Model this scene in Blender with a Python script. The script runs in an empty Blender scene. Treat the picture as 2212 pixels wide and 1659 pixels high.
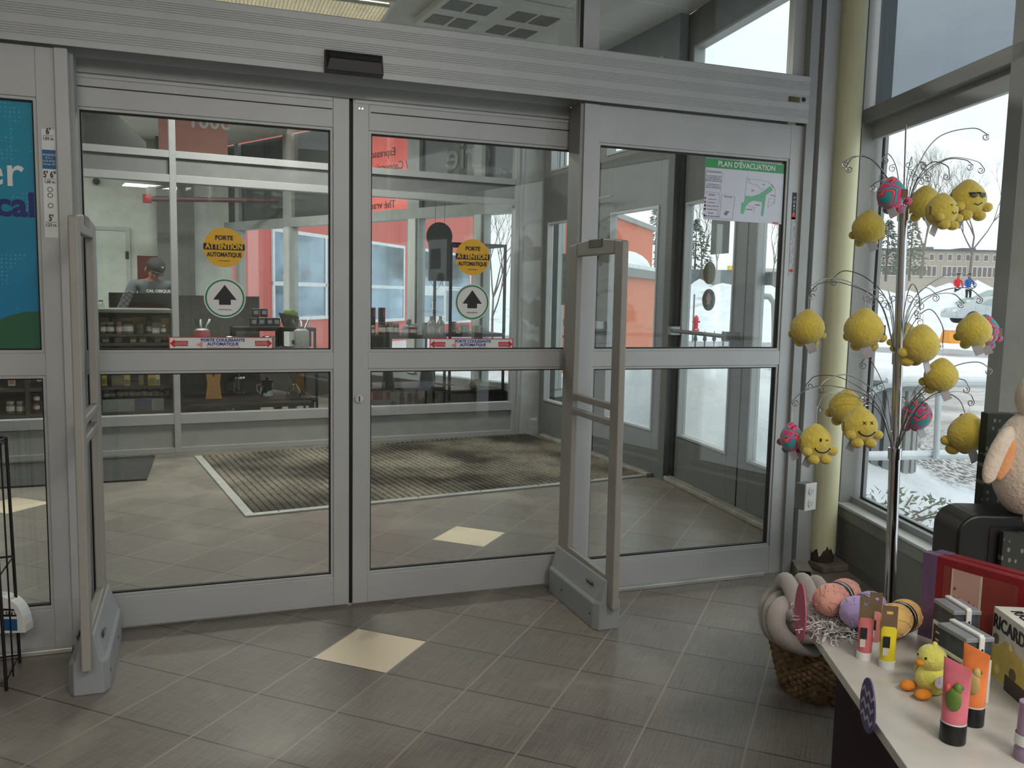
import bpy, bmesh, math, random
from mathutils import Vector, Matrix
random.seed(7)
R = math.radians
C = bpy.context.scene.collection
SC = bpy.context.scene

# ---------------------------------------------------------------- camera
CW_ = Vector((-0.584, -3.556, 1.336))
RT = Vector((0.9400, -0.3402, 0.0205)).normalized()
FW_ = Vector((0.3402, 0.9346, -0.1039)).normalized()
UP = RT.cross(FW_).normalized()
RT = FW_.cross(UP).normalized()
FPX = 1858.0
camd = bpy.data.cameras.new('camera')
cam = bpy.data.objects.new('camera', camd); C.objects.link(cam)
cam.matrix_world = Matrix(((RT.x, UP.x, -FW_.x, CW_.x), (RT.y, UP.y, -FW_.y, CW_.y), (RT.z, UP.z, -FW_.z, CW_.z), (0, 0, 0, 1)))
camd.sensor_fit = 'HORIZONTAL'; camd.sensor_width = 36.0; camd.lens = 36.0 * FPX / 2212.0
camd.clip_start = 0.05; camd.clip_end = 600
SC.camera = cam

def ray(px, py): return RT * ((px - 1106) / FPX) - UP * ((py - 829.5) / FPX) + FW_
def onz(px, py, z=0.0):
    d = ray(px, py); return CW_ + d * ((z - CW_.z) / d.z)
def ony(px, py, y=0.0):
    d = ray(px, py); return CW_ + d * ((y - CW_.y) / d.y)
def dep(px, py, d): return CW_ + ray(px, py) * d
class Pl:
    'a vertical wall plane: origin, direction angle; local x along it, y behind it, z up'
    def __init__(s, o, ang):
        s.o = Vector((o[0], o[1], 0)); s.a = R(ang)
        s.d = Vector((math.cos(s.a), math.sin(s.a), 0)); s.n = Vector((-math.sin(s.a), math.cos(s.a), 0))
    def hit(s, px, py, off=0.0):
        r = ray(px, py); t = ((s.o + s.n * off - CW_).dot(s.n)) / r.dot(s.n)
        X = CW_ + r * t - s.o; return X.dot(s.d), X.z
    def M(s): return Matrix.Translation(s.o) @ Matrix.Rotation(s.a, 4, 'Z')
    def w(s, x, y=0, z=0): return s.o + s.d * x + s.n * y + Vector((0, 0, z))

# ---------------------------------------------------------------- world and exposure
W = bpy.data.worlds.new('overcast_sky'); SC.world = W; W.use_nodes = True
nt = W.node_tree; nt.nodes.clear()
out = nt.nodes.new('ShaderNodeOutputWorld'); bg = nt.nodes.new('ShaderNodeBackground')
tc = nt.nodes.new('ShaderNodeTexCoord'); nz = nt.nodes.new('ShaderNodeTexNoise'); cr = nt.nodes.new('ShaderNodeValToRGB')
mp = nt.nodes.new('ShaderNodeMapping'); mp.inputs['Scale'].default_value = (1.2, 1.2, 3.0)
nz.inputs['Scale'].default_value = 1.6; nz.inputs['Detail'].default_value = 5
cr.color_ramp.elements[0].position = 0.35; cr.color_ramp.elements[0].color = (0.62, 0.67, 0.71, 1)
cr.color_ramp.elements[1].position = 0.65; cr.color_ramp.elements[1].color = (0.92, 0.95, 0.97, 1)
nt.links.new(tc.outputs['Generated'], mp.inputs['Vector']); nt.links.new(mp.outputs[0], nz.inputs['Vector'])
nt.links.new(nz.outputs['Fac'], cr.inputs[0]); nt.links.new(cr.outputs[0], bg.inputs[0]); nt.links.new(bg.outputs[0], out.inputs[0])
bg.inputs[1].default_value = 1.28
SC.view_settings.view_transform = 'Standard'; SC.view_settings.look = 'None'
SC.view_settings.gamma = 1.0; SC.view_settings.use_curve_mapping = False
SC.view_settings.exposure = 0.6
SC.cycles.max_bounces = 12; SC.cycles.transparent_max_bounces = 32; SC.cycles.caustics_reflective = False; SC.cycles.caustics_refractive = False
SC.cycles.sample_clamp_indirect = 4.0

def area(name, loc, size, energy, col=(1, 1, 1), rot=(0, 0, 0)):
    l = bpy.data.lights.new(name, 'AREA'); l.shape = 'RECTANGLE'; l.size = size[0]; l.size_y = size[1]; l.energy = energy; l.color = col
    o = bpy.data.objects.new(name, l); C.objects.link(o); o.location = loc; o.rotation_euler = rot; return o
# fill lamps added in the shop behind the camera; vestibule and cafe ceiling lamps
for lx, ly, le in ((0.9, -4.6, 56), (0.6, -7.0, 60), (-1.4, -5.6, 42), (-3.2, -7.6, 24)):
    area('shop_fill_light', (lx, ly, 3.27), (1.2, 0.6), le, (1, 0.94, 0.87))
area('vestibule_ceiling_light', (0.1, 2.72, 3.22), (1.15, 0.5), 42, (1, 0.97, 0.9))
for lx, ly in ((-3.0, 5.6), (-0.6, 6.2), (-4.4, 7.4)):
    area('cafe_ceiling_light', (lx, ly, 3.27), (1.2, 0.6), 46, (1, 0.97, 0.92))

# ---------------------------------------------------------------- materials
def s2l(c): return tuple((v / 255 / 12.92 if v <= 10 else ((v / 255 + 0.055) / 1.055) ** 2.4) for v in c)
MATS = {}
def M(name, rgb, rough=0.5, metal=0.0, nscale=8.0, namt=0.08, bump=0.0, bscale=60.0, spec=0.5, stretch=None, trans=0.0, sheen=0.0, emit=None, alpha=1.0):
    if name in MATS: return MATS[name]
    m = bpy.data.materials.new(name); m.use_nodes = True; t = m.node_tree; b = t.nodes['Principled BSDF']
    rgb = s2l(rgb) if max(rgb) > 1.0 else rgb
    tc = t.nodes.new('ShaderNodeTexCoord'); mp = t.nodes.new('ShaderNodeMapping'); n = t.nodes.new('ShaderNodeTexNoise')
    if stretch: mp.inputs['Scale'].default_value = stretch
    n.inputs['Scale'].default_value = nscale; n.inputs['Detail'].default_value = 4
    t.links.new(tc.outputs['Object'], mp.inputs[0]); t.links.new(mp.outputs[0], n.inputs['Vector'])
    r = t.nodes.new('ShaderNodeValToRGB')
    r.color_ramp.elements[0].position = 0.3; r.color_ramp.elements[0].color = tuple(max(0, c * (1 - namt)) for c in rgb) + (1,)
    r.color_ramp.elements[1].position = 0.7; r.color_ramp.elements[1].color = tuple(min(1, c * (1 + namt)) for c in rgb) + (1,)
    t.links.new(n.outputs['Fac'], r.inputs[0]); t.links.new(r.outputs[0], b.inputs['Base Color'])
    b.inputs['Roughness'].default_value = rough; b.inputs['Metallic'].default_value = metal
    b.inputs['Specular IOR Level'].default_value = spec
    if sheen: b.inputs['Sheen Weight'].default_value = sheen; b.inputs['Sheen Roughness'].default_value = 0.5
    if trans: b.inputs['Transmission Weight'].default_value = trans
    if emit:
        b.inputs['Emission Color'].default_value = (*[c for c in emit[:3]], 1); b.inputs['Emission Strength'].default_value = emit[3]
    if bump:
        n2 = t.nodes.new('ShaderNodeTexNoise'); n2.inputs['Scale'].default_value = bscale; n2.inputs['Detail'].default_value = 3
        t.links.new(mp.outputs[0], n2.inputs['Vector'])
        bp = t.nodes.new('ShaderNodeBump'); bp.inputs['Strength'].default_value = bump; bp.inputs['Distance'].default_value = 0.01
        t.links.new(n2.outputs['Fac'], bp.inputs['Height']); t.links.new(bp.outputs[0], b.inputs['Normal'])
    MATS[name] = m; return m
def GL(name, tint=(0.96, 0.98, 0.97), refl=1.0, rough=0.0):
    if name in MATS: return MATS[name]
    m = bpy.data.materials.new(name); m.use_nodes = True; t = m.node_tree; t.nodes.clear()
    o = t.nodes.new('ShaderNodeOutputMaterial'); mx = t.nodes.new('ShaderNodeMixShader'); tr = t.nodes.new('ShaderNodeBsdfTransparent')
    g = t.nodes.new('ShaderNodeBsdfGlossy'); f = t.nodes.new('ShaderNodeFresnel'); f.inputs[0].default_value = 1.45
    tc = t.nodes.new('ShaderNodeTexCoord'); n = t.nodes.new('ShaderNodeTexNoise'); n.inputs['Scale'].default_value = 3
    cr = t.nodes.new('ShaderNodeValToRGB'); cr.color_ramp.elements[0].color = tuple(c * 0.985 for c in tint) + (1,); cr.color_ramp.elements[1].color = tuple(tint) + (1,)
    t.links.new(tc.outputs['Object'], n.inputs['Vector']); t.links.new(n.outputs['Fac'], cr.inputs[0]); t.links.new(cr.outputs[0], tr.inputs[0])
    mu = t.nodes.new('ShaderNodeMath'); mu.operation = 'MULTIPLY'; mu.inputs[1].default_value = refl
    ge = t.nodes.new('ShaderNodeNewGeometry'); ir = t.nodes.new('ShaderNodeMapRange'); ir.inputs['To Min'].default_value = 1.45; ir.inputs['To Max'].default_value = 1 / 1.45
    t.links.new(ge.outputs['Backfacing'], ir.inputs['Value']); t.links.new(ir.outputs[0], f.inputs[0])   # a pane has no total reflection at its far face
    t.links.new(f.outputs[0], mu.inputs[0]); g.inputs['Roughness'].default_value = rough
    t.links.new(mu.outputs[0], mx.inputs[0]); t.links.new(tr.outputs[0], mx.inputs[1]); t.links.new(g.outputs[0], mx.inputs[2]); t.links.new(mx.outputs[0], o.inputs[0])
    MATS[name] = m; return m

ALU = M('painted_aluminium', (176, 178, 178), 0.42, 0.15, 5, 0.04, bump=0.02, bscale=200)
ALUD = M('aluminium_shaded', (150, 152, 150), 0.45, 0.15, 5, 0.05)  # darker copy of the frame aluminium, shade of side faces put into its colour
GASK = M('black_gasket', (14, 14, 15), 0.6)
BLK = M('black_plastic', (18, 18, 19), 0.38)
BLKM = M('black_metal', (22, 21, 21), 0.5, 0.2)
WHT = M('white_plastic', (226, 226, 222), 0.4)
WHTP = M('white_paint', (206, 210, 204), 0.6)
CHR = M('chrome', (205, 205, 208), 0.12, 1.0, namt=0.03)
WIRE = M('silver_wire', (150, 150, 152), 0.22, 0.95, namt=0.03)
GLASS = GL('clear_glass')
GLTINT = GL('tinted_glass', (0.47, 0.50, 0.52), 0.8)
GLJAR = GL('jar_glass', (0.86, 0.9, 0.9), 1.6)
YEL = M('yellow_print', (232, 178, 34), 0.45, namt=0.03)
REDP = M('red_print', (196, 22, 40), 0.45, namt=0.03)
GRNP = M('green_print', (20, 130, 84), 0.45, namt=0.03)
BLUP = M('blue_print', (24, 40, 140), 0.45, namt=0.03)
WHP = M('white_print', (222, 224, 222), 0.45, namt=0.03)
BKP = M('black_print', (16, 16, 16), 0.45, namt=0.03)
GRYP = M('grey_print', (120, 120, 122), 0.5, namt=0.03)

# ---------------------------------------------------------------- mesh helpers
class MB:
    def __init__(s, m=None): s.v = []; s.f = []; s.m = m.copy() if m else Matrix.Identity(4)
    def add(s, vs, fs, m=None):
        k = len(s.v); mm = s.m @ m if m is not None else s.m
        s.v += [mm @ Vector(p) for p in vs]; s.f += [tuple(k + i for i in f) for f in fs]; return s
    def box(s, x0, x1, y0, y1, z0, z1, m=None):
        return s.add([(x, y, z) for z in (z0, z1) for y in (y0, y1) for x in (x0, x1)], [(0, 2, 3, 1), (4, 5, 7, 6), (0, 1, 5, 4), (2, 6, 7, 3), (0, 4, 6, 2), (1, 3, 7, 5)], m)
    def lathe(s, prof, n=24, m=None, cap=True, sx=1, sy=1):
        vs = []; fs = []
        for r, z in prof:
            for i in range(n):
                a = 2 * math.pi * i / n; vs.append((r * sx * math.cos(a), r * sy * math.sin(a), z))
        for j in range(len(prof) - 1):
            for i in range(n):
                i2 = (i + 1) % n; fs.append((j * n + i, j * n + i2, (j + 1) * n + i2, (j + 1) * n + i))
        if cap:
            fs.append(tuple(range(n - 1, -1, -1))); fs.append(tuple((len(prof) - 1) * n + i for i in range(n)))
        return s.add(vs, fs, m)
    def cyl(s, a, b, r, n=16, r2=None):
        a = Vector(a); b = Vector(b); d = b - a; q = d.to_track_quat('Z', 'Y').to_matrix().to_4x4()
        return s.lathe([(r, 0), (r if r2 is None else r2, d.length)], n, Matrix.Translation(a) @ q)
    def ell(s, c, r, n=20, k=12, m=None, f=None):
        mm = Matrix.Translation(c); mm = mm @ m if m is not None else mm
        vs = [(0, 0, -r[2])]; fs = []
        for j in range(1, k):
            p = -math.pi / 2 + math.pi * j / k
            for i in range(n):
                a = 2 * math.pi * i / n; vs.append((r[0] * math.cos(p) * math.cos(a), r[1] * math.cos(p) * math.sin(a), r[2] * math.sin(p)))
        vs.append((0, 0, r[2]))
        for i in range(n):
            i2 = (i + 1) % n; fs.append((0, 1 + i2, 1 + i)); L = 1 + (k - 2) * n; fs.append((L + i, L + i2, len(vs) - 1))
            for j in range(k - 2): fs.append((1 + j * n + i, 1 + j * n + i2, 1 + (j + 1) * n + i2, 1 + (j + 1) * n + i))
        if f: vs = [f(Vector(p)) for p in vs]
        return s.add(vs, fs, mm)
    def tube(s, pts, r, n=8, close=False, rf=None):
        pts = [Vector(p) for p in pts]; vs = []; fs = []; N = len(pts); up = None
        for j, p in enumerate(pts):
            if close: d = pts[(j + 1) % N] - pts[j - 1]
            else: d = pts[min(j + 1, N - 1)] - pts[max(j - 1, 0)]
            d = d.normalized() if d.length > 1e-9 else Vector((0, 0, 1))
            if up is None: up = d.orthogonal().normalized()
            up = (up - d * up.dot(d)); up = up.normalized() if up.length > 1e-6 else d.orthogonal().normalized()
            sd = d.cross(up); rr = rf(j / (N - 1)) if rf else r
            for i in range(n):
                a = 2 * math.pi * i / n; vs.append(p + (up * math.cos(a) + sd * math.sin(a)) * rr)
        for j in range(N if close else N - 1):
            j2 = (j + 1) % N
            for i in range(n):
                i2 = (i + 1) % n; fs.append((j * n + i, j * n + i2, j2 * n + i2, j2 * n + i))
        if not close: fs.append(tuple(range(n - 1, -1, -1))); fs.append(tuple((N - 1) * n + i for i in range(n)))
        return s.add(vs, fs)
    def prism(s, poly, y0, y1, m=None):
        'polygon in local x,z extruded along y'
        n = len(poly); vs = [(x, y0, z) for x, z in poly] + [(x, y1, z) for x, z in poly]
        return s.add(vs, [tuple(range(n)), tuple(range(2 * n - 1, n - 1, -1))] + [(i, n + i, n + (i + 1) % n, (i + 1) % n) for i in range(n)], m)
    def ring(s, outer, inner, y0, y1):
        'frame between two polygons of equal length in local x,z'
        n = len(outer); vs = [(x, y0, z) for x, z in outer] + [(x, y0, z) for x, z in inner] + [(x, y1, z) for x, z in outer] + [(x, y1, z) for x, z in inner]; fs = []
        for i in range(n):
            j = (i + 1) % n; fs += [(i, j, n + j, n + i), (2 * n + i, 3 * n + i, 3 * n + j, 2 * n + j), (i, 2 * n + i, 2 * n + j, j), (n + i, n + j, 3 * n + j, 3 * n + i)]
        return s.add(vs, fs)
    def build(s, name, mat, parent=None, smooth=False, bev=0.0, ang=40, sub=0):
        me = bpy.data.meshes.new(name); me.from_pydata([tuple(v) for v in s.v], [], s.f)
        bm = bmesh.new(); bm.from_mesh(me); bmesh.ops.recalc_face_normals(bm, faces=bm.faces); bm.to_mesh(me); bm.free()
        if mat: me.materials.append(mat)
        if smooth:
            for p in me.polygons: p.use_smooth = True
            me.set_sharp_from_angle(angle=R(ang))
        o = bpy.data.objects.new(name, me); C.objects.link(o)
        if parent: o.parent = parent
        if bev:
            b = o.modifiers.new('bevel', 'BEVEL'); b.width = bev; b.segments = 2; b.limit_method = 'ANGLE'
        if sub:
            b = o.modifiers.new('sub', 'SUBSURF'); b.levels = sub; b.render_levels = sub
        return o
def circ(r, n=40, cx=0, cz=0, sz=1): return [(cx + r * math.cos(2 * math.pi * i / n), cz + sz * r * math.sin(2 * math.pi * i / n)) for i in range(n)]

def tag(o, label=None, cat=None, group=None, kind=None):
    if label: o['label'] = label
    if cat: o['category'] = cat
    if group: o['group'] = group
    if kind: o['kind'] = kind
    return o
def thing(name, label, cat, m=None, group=None):
    o = bpy.data.objects.new(name, None); C.objects.link(o); o.empty_display_size = 0.05
    if m is not None: o.matrix_world = m if isinstance(m, Matrix) else Matrix.Translation(m)
    return tag(o, label, cat, group)
def at(loc, rz=0, rx=0, ry=0): return Matrix.Translation(loc) @ Matrix.Rotation(R(rz), 4, 'Z') @ Matrix.Rotation(R(ry), 4, 'Y') @ Matrix.Rotation(R(rx), 4, 'X')
def struct(name, mb, mat, parent=None, **k):
    o = mb.build(name, mat, parent, **k)
    if not parent: o['kind'] = 'structure'
    return o
def emptyS(name, m):
    o = bpy.data.objects.new(name, None); C.objects.link(o); o.matrix_world = m; o['kind'] = 'structure'; return o
def copytree(o, m=None, parent=None):
    c = o.copy(); C.objects.link(c)
    if parent: c.parent = parent; c.matrix_parent_inverse = o.matrix_parent_inverse
    for ch in list(o.children): copytree(ch, None, c)
    if m is not None: c.matrix_world = m
    return c
def text(name, body, size, mat, parent, m, bold=0.0, ext=0.0006, align='CENTER', sx=1.0, mirror=False, space=1.0):
    'lettering in the local x,z plane, facing local -y'
    cu = bpy.data.curves.new(name, 'FONT'); cu.body = body; cu.size = size; cu.align_x = align; cu.align_y = 'CENTER'; cu.offset = bold; cu.extrude = ext; cu.space_character = space
    cu.resolution_u = 3
    t = bpy.data.objects.new(name, cu); C.objects.link(t); dg = bpy.context.evaluated_depsgraph_get()
    me = bpy.data.meshes.new_from_object(t.evaluated_get(dg)); bpy.data.objects.remove(t)
    mm = m @ Matrix.Rotation(R(90), 4, 'X') @ Matrix.Diagonal((-sx if mirror else sx, 1, 1, 1))
    me.transform(mm)
    me.materials.clear(); me.materials.append(mat)
    o = bpy.data.objects.new(name, me); C.objects.link(o)
    if parent: o.parent = parent
    return o
T3 = Matrix.Translation
# ================================================================ SHELL
# tile grid of the floor: local frame to tile indices
TS = 0.308; TH = 0.839066
def floor_material():
    m = bpy.data.materials.new('floor_tiles'); m.use_nodes = True; t = m.node_tree; b = t.nodes['Principled BSDF']; L = t.links.new
    N = t.nodes.new
    def math_(op, a, bb=None, cc=None):
        n = N('ShaderNodeMath'); n.operation = op
        for i, v in enumerate((a, bb, cc)):
            if v is None: continue
            if isinstance(v, (int, float)): n.inputs[i].default_value = v
            else: L(v, n.inputs[i])
        return n.outputs[0]
    tc = N('ShaderNodeTexCoord'); sp = N('ShaderNodeSeparateXYZ'); L(tc.outputs['Object'], sp.inputs[0])
    X, Y = sp.outputs[0], sp.outputs[1]
    s, c = math.sin(TH) / TS, math.cos(TH) / TS
    v = math_('ADD', math_('ADD', math_('MULTIPLY', X, s), math_('MULTIPLY', Y, -c)), -0.513)
    u = math_('ADD', math_('ADD', math_('MULTIPLY', X, c), math_('MULTIPLY', Y, s)), 1.622)
    def grout(q): return math_('LESS_THAN', math_('ABSOLUTE', math_('SUBTRACT', math_('FRACT', math_('ADD', q, 0.5)), 0.5)), 0.011)
    gu, gv = grout(u), grout(v); g = math_('MAXIMUM', gu, gv)
    fu, fv = math_('FLOOR', u), math_('FLOOR', v)
    cv = N('ShaderNodeCombineXYZ'); L(fu, cv.inputs[0]); L(fv, cv.inputs[1])
    wn = N('ShaderNodeTexWhiteNoise'); L(cv.outputs[0], wn.inputs['Vector'])
    def cell(a, bb): return math_('MULTIPLY', math_('COMPARE', fu, a, 0.2), math_('COMPARE', fv, bb, 0.2))
    lt = None
    for a, bb in ((0, 0), (5, -1), (3, -10), (-5, 3), (-4, -9)):
        q = cell(a, bb); lt = q if lt is None else math_('MAXIMUM', lt, q)
    # woven streaks in both tile directions
    cu = N('ShaderNodeCombineXYZ'); L(u, cu.inputs[0]); L(v, cu.inputs[1])
    def streak(sc, seed):
        mp = N('ShaderNodeMapping'); mp.inputs['Scale'].default_value = sc; mp.inputs['Location'].default_value = (seed, seed, 0); L(cu.outputs[0], mp.inputs[0])
        n = N('ShaderNodeTexNoise'); n.inputs['Scale'].default_value = 1; n.inputs['Detail'].default_value = 3; L(mp.outputs[0], n.inputs['Vector']); return n.outputs['Fac']
    s1 = streak((2.0, 60, 1), 3.1); s2 = streak((60, 2.5, 1), 9.7)
    st = math_('ADD', math_('MULTIPLY', s1, 0.6), math_('MULTIPLY', s2, 0.4))
    st = math_('ADD', st, math_('MULTIPLY', math_('SUBTRACT', wn.outputs['Value'], 0.5), 0.10))
    cr = N('ShaderNodeValToRGB'); cr.color_ramp.elements[0].position = 0.34; cr.color_ramp.elements[0].color = (*s2l((104, 97, 90)), 1)
    cr.color_ramp.elements[1].position = 0.68; cr.color_ramp.elements[1].color = (*s2l((138, 130, 121)), 1); L(st, cr.inputs[0])
    # salt smears: mostly by the mat and the doors
    n3 = N('ShaderNodeTexNoise'); n3.inputs['Scale'].default_value = 2.6; n3.inputs['Detail'].default_value = 7; n3.inputs['Distortion'].default_value = 0.6; L(tc.outputs['Object'], n3.inputs['Vector'])
    near = math_('SMOOTH_MIN', math_('MAXIMUM', math_('MULTIPLY', math_('SUBTRACT', Y, 0.9), 0.09), -0.02), 0.11, 0.05)
    salt = N('ShaderNodeMapRange'); salt.inputs['From Min'].default_value = 0.55; salt.inputs['From Max'].default_value = 0.72
    L(math_('ADD', n3.outputs['Fac'], near), salt.inputs['Value'])
    mx = N('ShaderNodeMixRGB'); L(lt, mx.inputs[0]); L(cr.outputs[0], mx.inputs[1]); mx.inputs[2].default_value = (*s2l((238, 222, 192)), 1)
    m2 = N('ShaderNodeMixRGB'); L(g, m2.inputs[0]); L(mx.outputs[0], m2.inputs[1]); gc_ = N('ShaderNodeMixRGB'); L(gv, gc_.inputs[0]); gc_.inputs[1].default_value = (*s2l((74, 69, 64)), 1); gc_.inputs[2].default_value = (*s2l((150, 141, 130)), 1); L(gc_.outputs[0], m2.inputs[2])  # grout paler in one direction: grazing reflection painted into its colour
    m3 = N('ShaderNodeMixRGB'); L(math_('MULTIPLY', salt.outputs[0], 0.6), m3.inputs[0]); L(m2.outputs[0], m3.inputs[1]); m3.inputs[2].default_value = (*s2l((150, 144, 130)), 1)
    # dirt crumbs
    vo = N('ShaderNodeTexVoronoi'); vo.inputs['Scale'].default_value = 3.2; L(tc.outputs['Object'], vo.inputs['Vector'])
    crumb = math_('LESS_THAN', vo.outputs['Distance'], 0.014)
    m4 = N('ShaderNodeMixRGB'); L(crumb, m4.inputs[0]); L(m3.outputs[0], m4.inputs[1]); m4.inputs[2].default_value = (0.01, 0.01, 0.01, 1)
    L(m4.outputs[0], b.inputs['Base Color'])
    rr = N('ShaderNodeMapRange'); rr.inputs['To Min'].default_value = 0.30; rr.inputs['To Max'].default_value = 0.46; L(st, rr.inputs['Value']); L(rr.outputs[0], b.inputs['Roughness'])
    b.inputs['Specular IOR Level'].default_value = 0.55
    bp = N('ShaderNodeBump'); bp.inputs['Strength'].default_value = 0.25; bp.inputs['Distance'].default_value = 0.002
    L(math_('SUBTRACT', math_('MULTIPLY', st, 0.3), g), bp.inputs['Height']); L(bp.outputs[0], b.inputs['Normal'])
    return m

PFW = Pl((-.764, 3.833), 5.03)       # glazed wall between vestibule and cafe
PFS = Pl((2.581, 2.02), 93.1)        # outer wall, far half of the vestibule
PNS = Pl((2.544, .603), 84.7)        # outer wall, near half
PRW = Pl((2.413, -.288), 254.5)      # right wall of the shop, local x towards the camera, y outwards
PCW = Pl((2.56, 4.1), 118.0)         # outer glazed wall of the cafe
CEIL = 3.3

q = PRW.w
rwE = q(7.0)
outl = [(-6, -9), (rwE.x, -9), (rwE.x, rwE.y), (q(-.32).x, q(-.32).y), (2.54, .3), (2.668, 1.98), (2.62, 3.0), (2.50, 4.05), (PCW.w(3.0).x, PCW.w(3.0).y), (PCW.w(6.6).x, PCW.w(6.6).y), (-6, 9.6)]
fl = MB(); fl.add([(x, y, 0) for x, y in outl] + [(x, y, -.12) for x, y in outl], [tuple(range(len(outl))), tuple(range(2 * len(outl) - 1, len(outl) - 1, -1))] + [(i, len(outl) + i, len(outl) + (i + 1) % len(outl), (i + 1) % len(outl)) for i in range(len(outl))])
struct('floor', fl, floor_material())
# suspended ceiling with a T-bar grid
def ceiling_material():
    m = bpy.data.materials.new('ceiling_tiles'); m.use_nodes = True; t = m.node_tree; b = t.nodes['Principled BSDF']; N = t.nodes.new; L = t.links.new
    tc = N('ShaderNodeTexCoord'); br = N('ShaderNodeTexBrick'); br.offset = 0; br.inputs['Scale'].default_value = 1.0
    br.inputs['Brick Width'].default_value = 1.22; br.inputs['Row Height'].default_value = 0.61; br.inputs['Mortar Size'].default_value = 0.011
    mp = N('ShaderNodeMapping'); mp.inputs['Rotation'].default_value = (0, 0, R(-3)); mp.inputs['Location'].default_value = (0.51, 0.16, 0)
    L(tc.outputs['Object'], mp.inputs[0]); L(mp.outputs[0], br.inputs['Vector'])
    br.inputs['Color1'].default_value = (0.80, 0.81, 0.78, 1); br.inputs['Color2'].default_value = (0.78, 0.79, 0.76, 1); br.inputs['Mortar'].default_value = (0.92, 0.93, 0.92, 1)
    L(br.outputs[0], b.inputs['Base Color']); b.inputs['Roughness'].default_value = 0.85; return m
ce = MB(); ce.add([(x, y, CEIL) for x, y in outl] + [(x, y, CEIL + .15) for x, y in outl], [tuple(range(len(outl))), tuple(range(2 * len(outl) - 1, len(outl) - 1, -1))] + [(i, len(outl) + i, len(outl) + (i + 1) % len(outl), (i + 1) % len(outl)) for i in range(len(outl))])
struct('ceiling', ce, ceiling_material())
WALLS = M('shop_wall_paint', (168, 164, 156), 0.8)
DWALL = M('dark_panel', (96, 98, 96), 0.6)
struct('wall_back', MB().box(-6, 3.5, -9.1, -9, 0, CEIL), WALLS)
struct('wall_left', MB().box(-6.1, -6, -9, 9.7, 0, CEIL), WALLS)

# ---- door wall of the shop (front plane y = 0 for the leaves, -0.14 for the fixed frames)
YF = -.14
def frame(parent, x0, x1, z0, z1, y0, y1, sw, tw, bw, mid=None, mat=ALU, name='frame', rs=None):
    'a glazing frame: stiles sw, top rail tw, bottom rail bw, mid rail (z0,z1)'
    rs = sw if rs is None else rs
    b = MB(); b.box(x0, x0 + sw, y0, y1, z0, z1); b.box(x1 - rs, x1, y0, y1, z0, z1)
    b.box(x0 + sw, x1 - rs, y0 + .001, y1, z1 - tw, z1); b.box(x0 + sw, x1 - rs, y0 + .001, y1, z0, z0 + bw)
    if mid: b.box(x0 + sw, x1 - rs, y0 + .001, y1, mid[0], mid[1])
    o = b.build(name, mat, parent, bev=.0015)
    # glazing beads and gasket
    g = MB(); k = MB(); e = .011
    zs = [(z0 + bw, z1 - tw)] if not mid else [(z0 + bw, mid[0]), (mid[1], z1 - tw)]
    for a, c in zs:
        xa, xb = x0 + sw, x1 - rs
        O = [(xa, a), (xb, a), (xb, c), (xa, c)]; I = [(xa + e, a + e), (xb - e, a + e), (xb - e, c - e), (xa + e, c - e)]
        g.ring(O, I, y0 + .006, y1 - .006)
        I2 = [(xa + e + .005, a + e + .005), (xb - e - .005, a + e + .005), (xb - e - .005, c - e - .005), (xa + e + .005, c - e - .005)]
        k.ring(I, I2, y0 + .014, y1 - .014)
    g.build('glazing_bead', ALU, o, bev=.001); k.build('gasket', GASK, o)
    ym = (y0 + y1) / 2
    for a, c in zs:
        MB().box(x0 + sw + e, x1 - rs - e, ym - .003, ym + .003, a + e, c - e).build('glass_pane', GLASS, o)
    return o

def sticker_round(parent, x, z, y=-.001, kind=0):
    b = MB(T3((x, y, z)))
    if kind == 0:
        s = b.prism(circ(.077, 48), -.0006, .0).build('warning_sticker', YEL, parent); s['label'] = 'round yellow warning sticker'
        st = MB(T3((x, y, z))); zz = .0125
        pts = [p for p in circ(.0772, 96) if abs(p[1] - .003) <= .0165]
        pr = sorted([p for p in pts if p[0] > 0], key=lambda p: p[1]); pl = sorted([p for p in pts if p[0] < 0], key=lambda p: -p[1])
        st.prism(pr + pl, -.0010, -.0006).build('black_band', BKP, s)
        text('lettering', 'PORTE', .023, BKP, s, T3((x, y - .0012, z + .0365)), bold=.0009, sx=.95)
        text('lettering', 'ATTENTION', .0285, YEL, s, T3((x, y - .0016, z + .0035)), bold=.0012, sx=.86)
        text('lettering', 'AUTOMATIQUE', .023, BKP, s, T3((x, y - .0012, z - .0285)), bold=.0009, sx=.78)
        text('lettering', 'PORTE SERVICE', .006, BKP, s, T3((x, y - .0012, z - .052)))
    else:
        s = b.prism(circ(.078, 48), -.0006, .0).build('direction_sticker', WHP, parent); s['label'] = 'round white sticker with black arrow'
        MB(T3((x, y, z))).ring(circ(.0735, 48), circ(.067, 48), -.0010, -.0006).build('green_ring', GRNP, s)
        MB(T3((x, y, z + .006))).prism([(-.022, -.032), (.022, -.032), (.022, -.012), (.044, -.012), (0, .046), (-.044, -.012), (-.022, -.012)], -.0012, -.0006).build('arrow', BKP, s)
        text('lettering', 'PORTE SERVICE', .007, BKP, s, T3((x, y - .0012, z - .045)))
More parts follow.
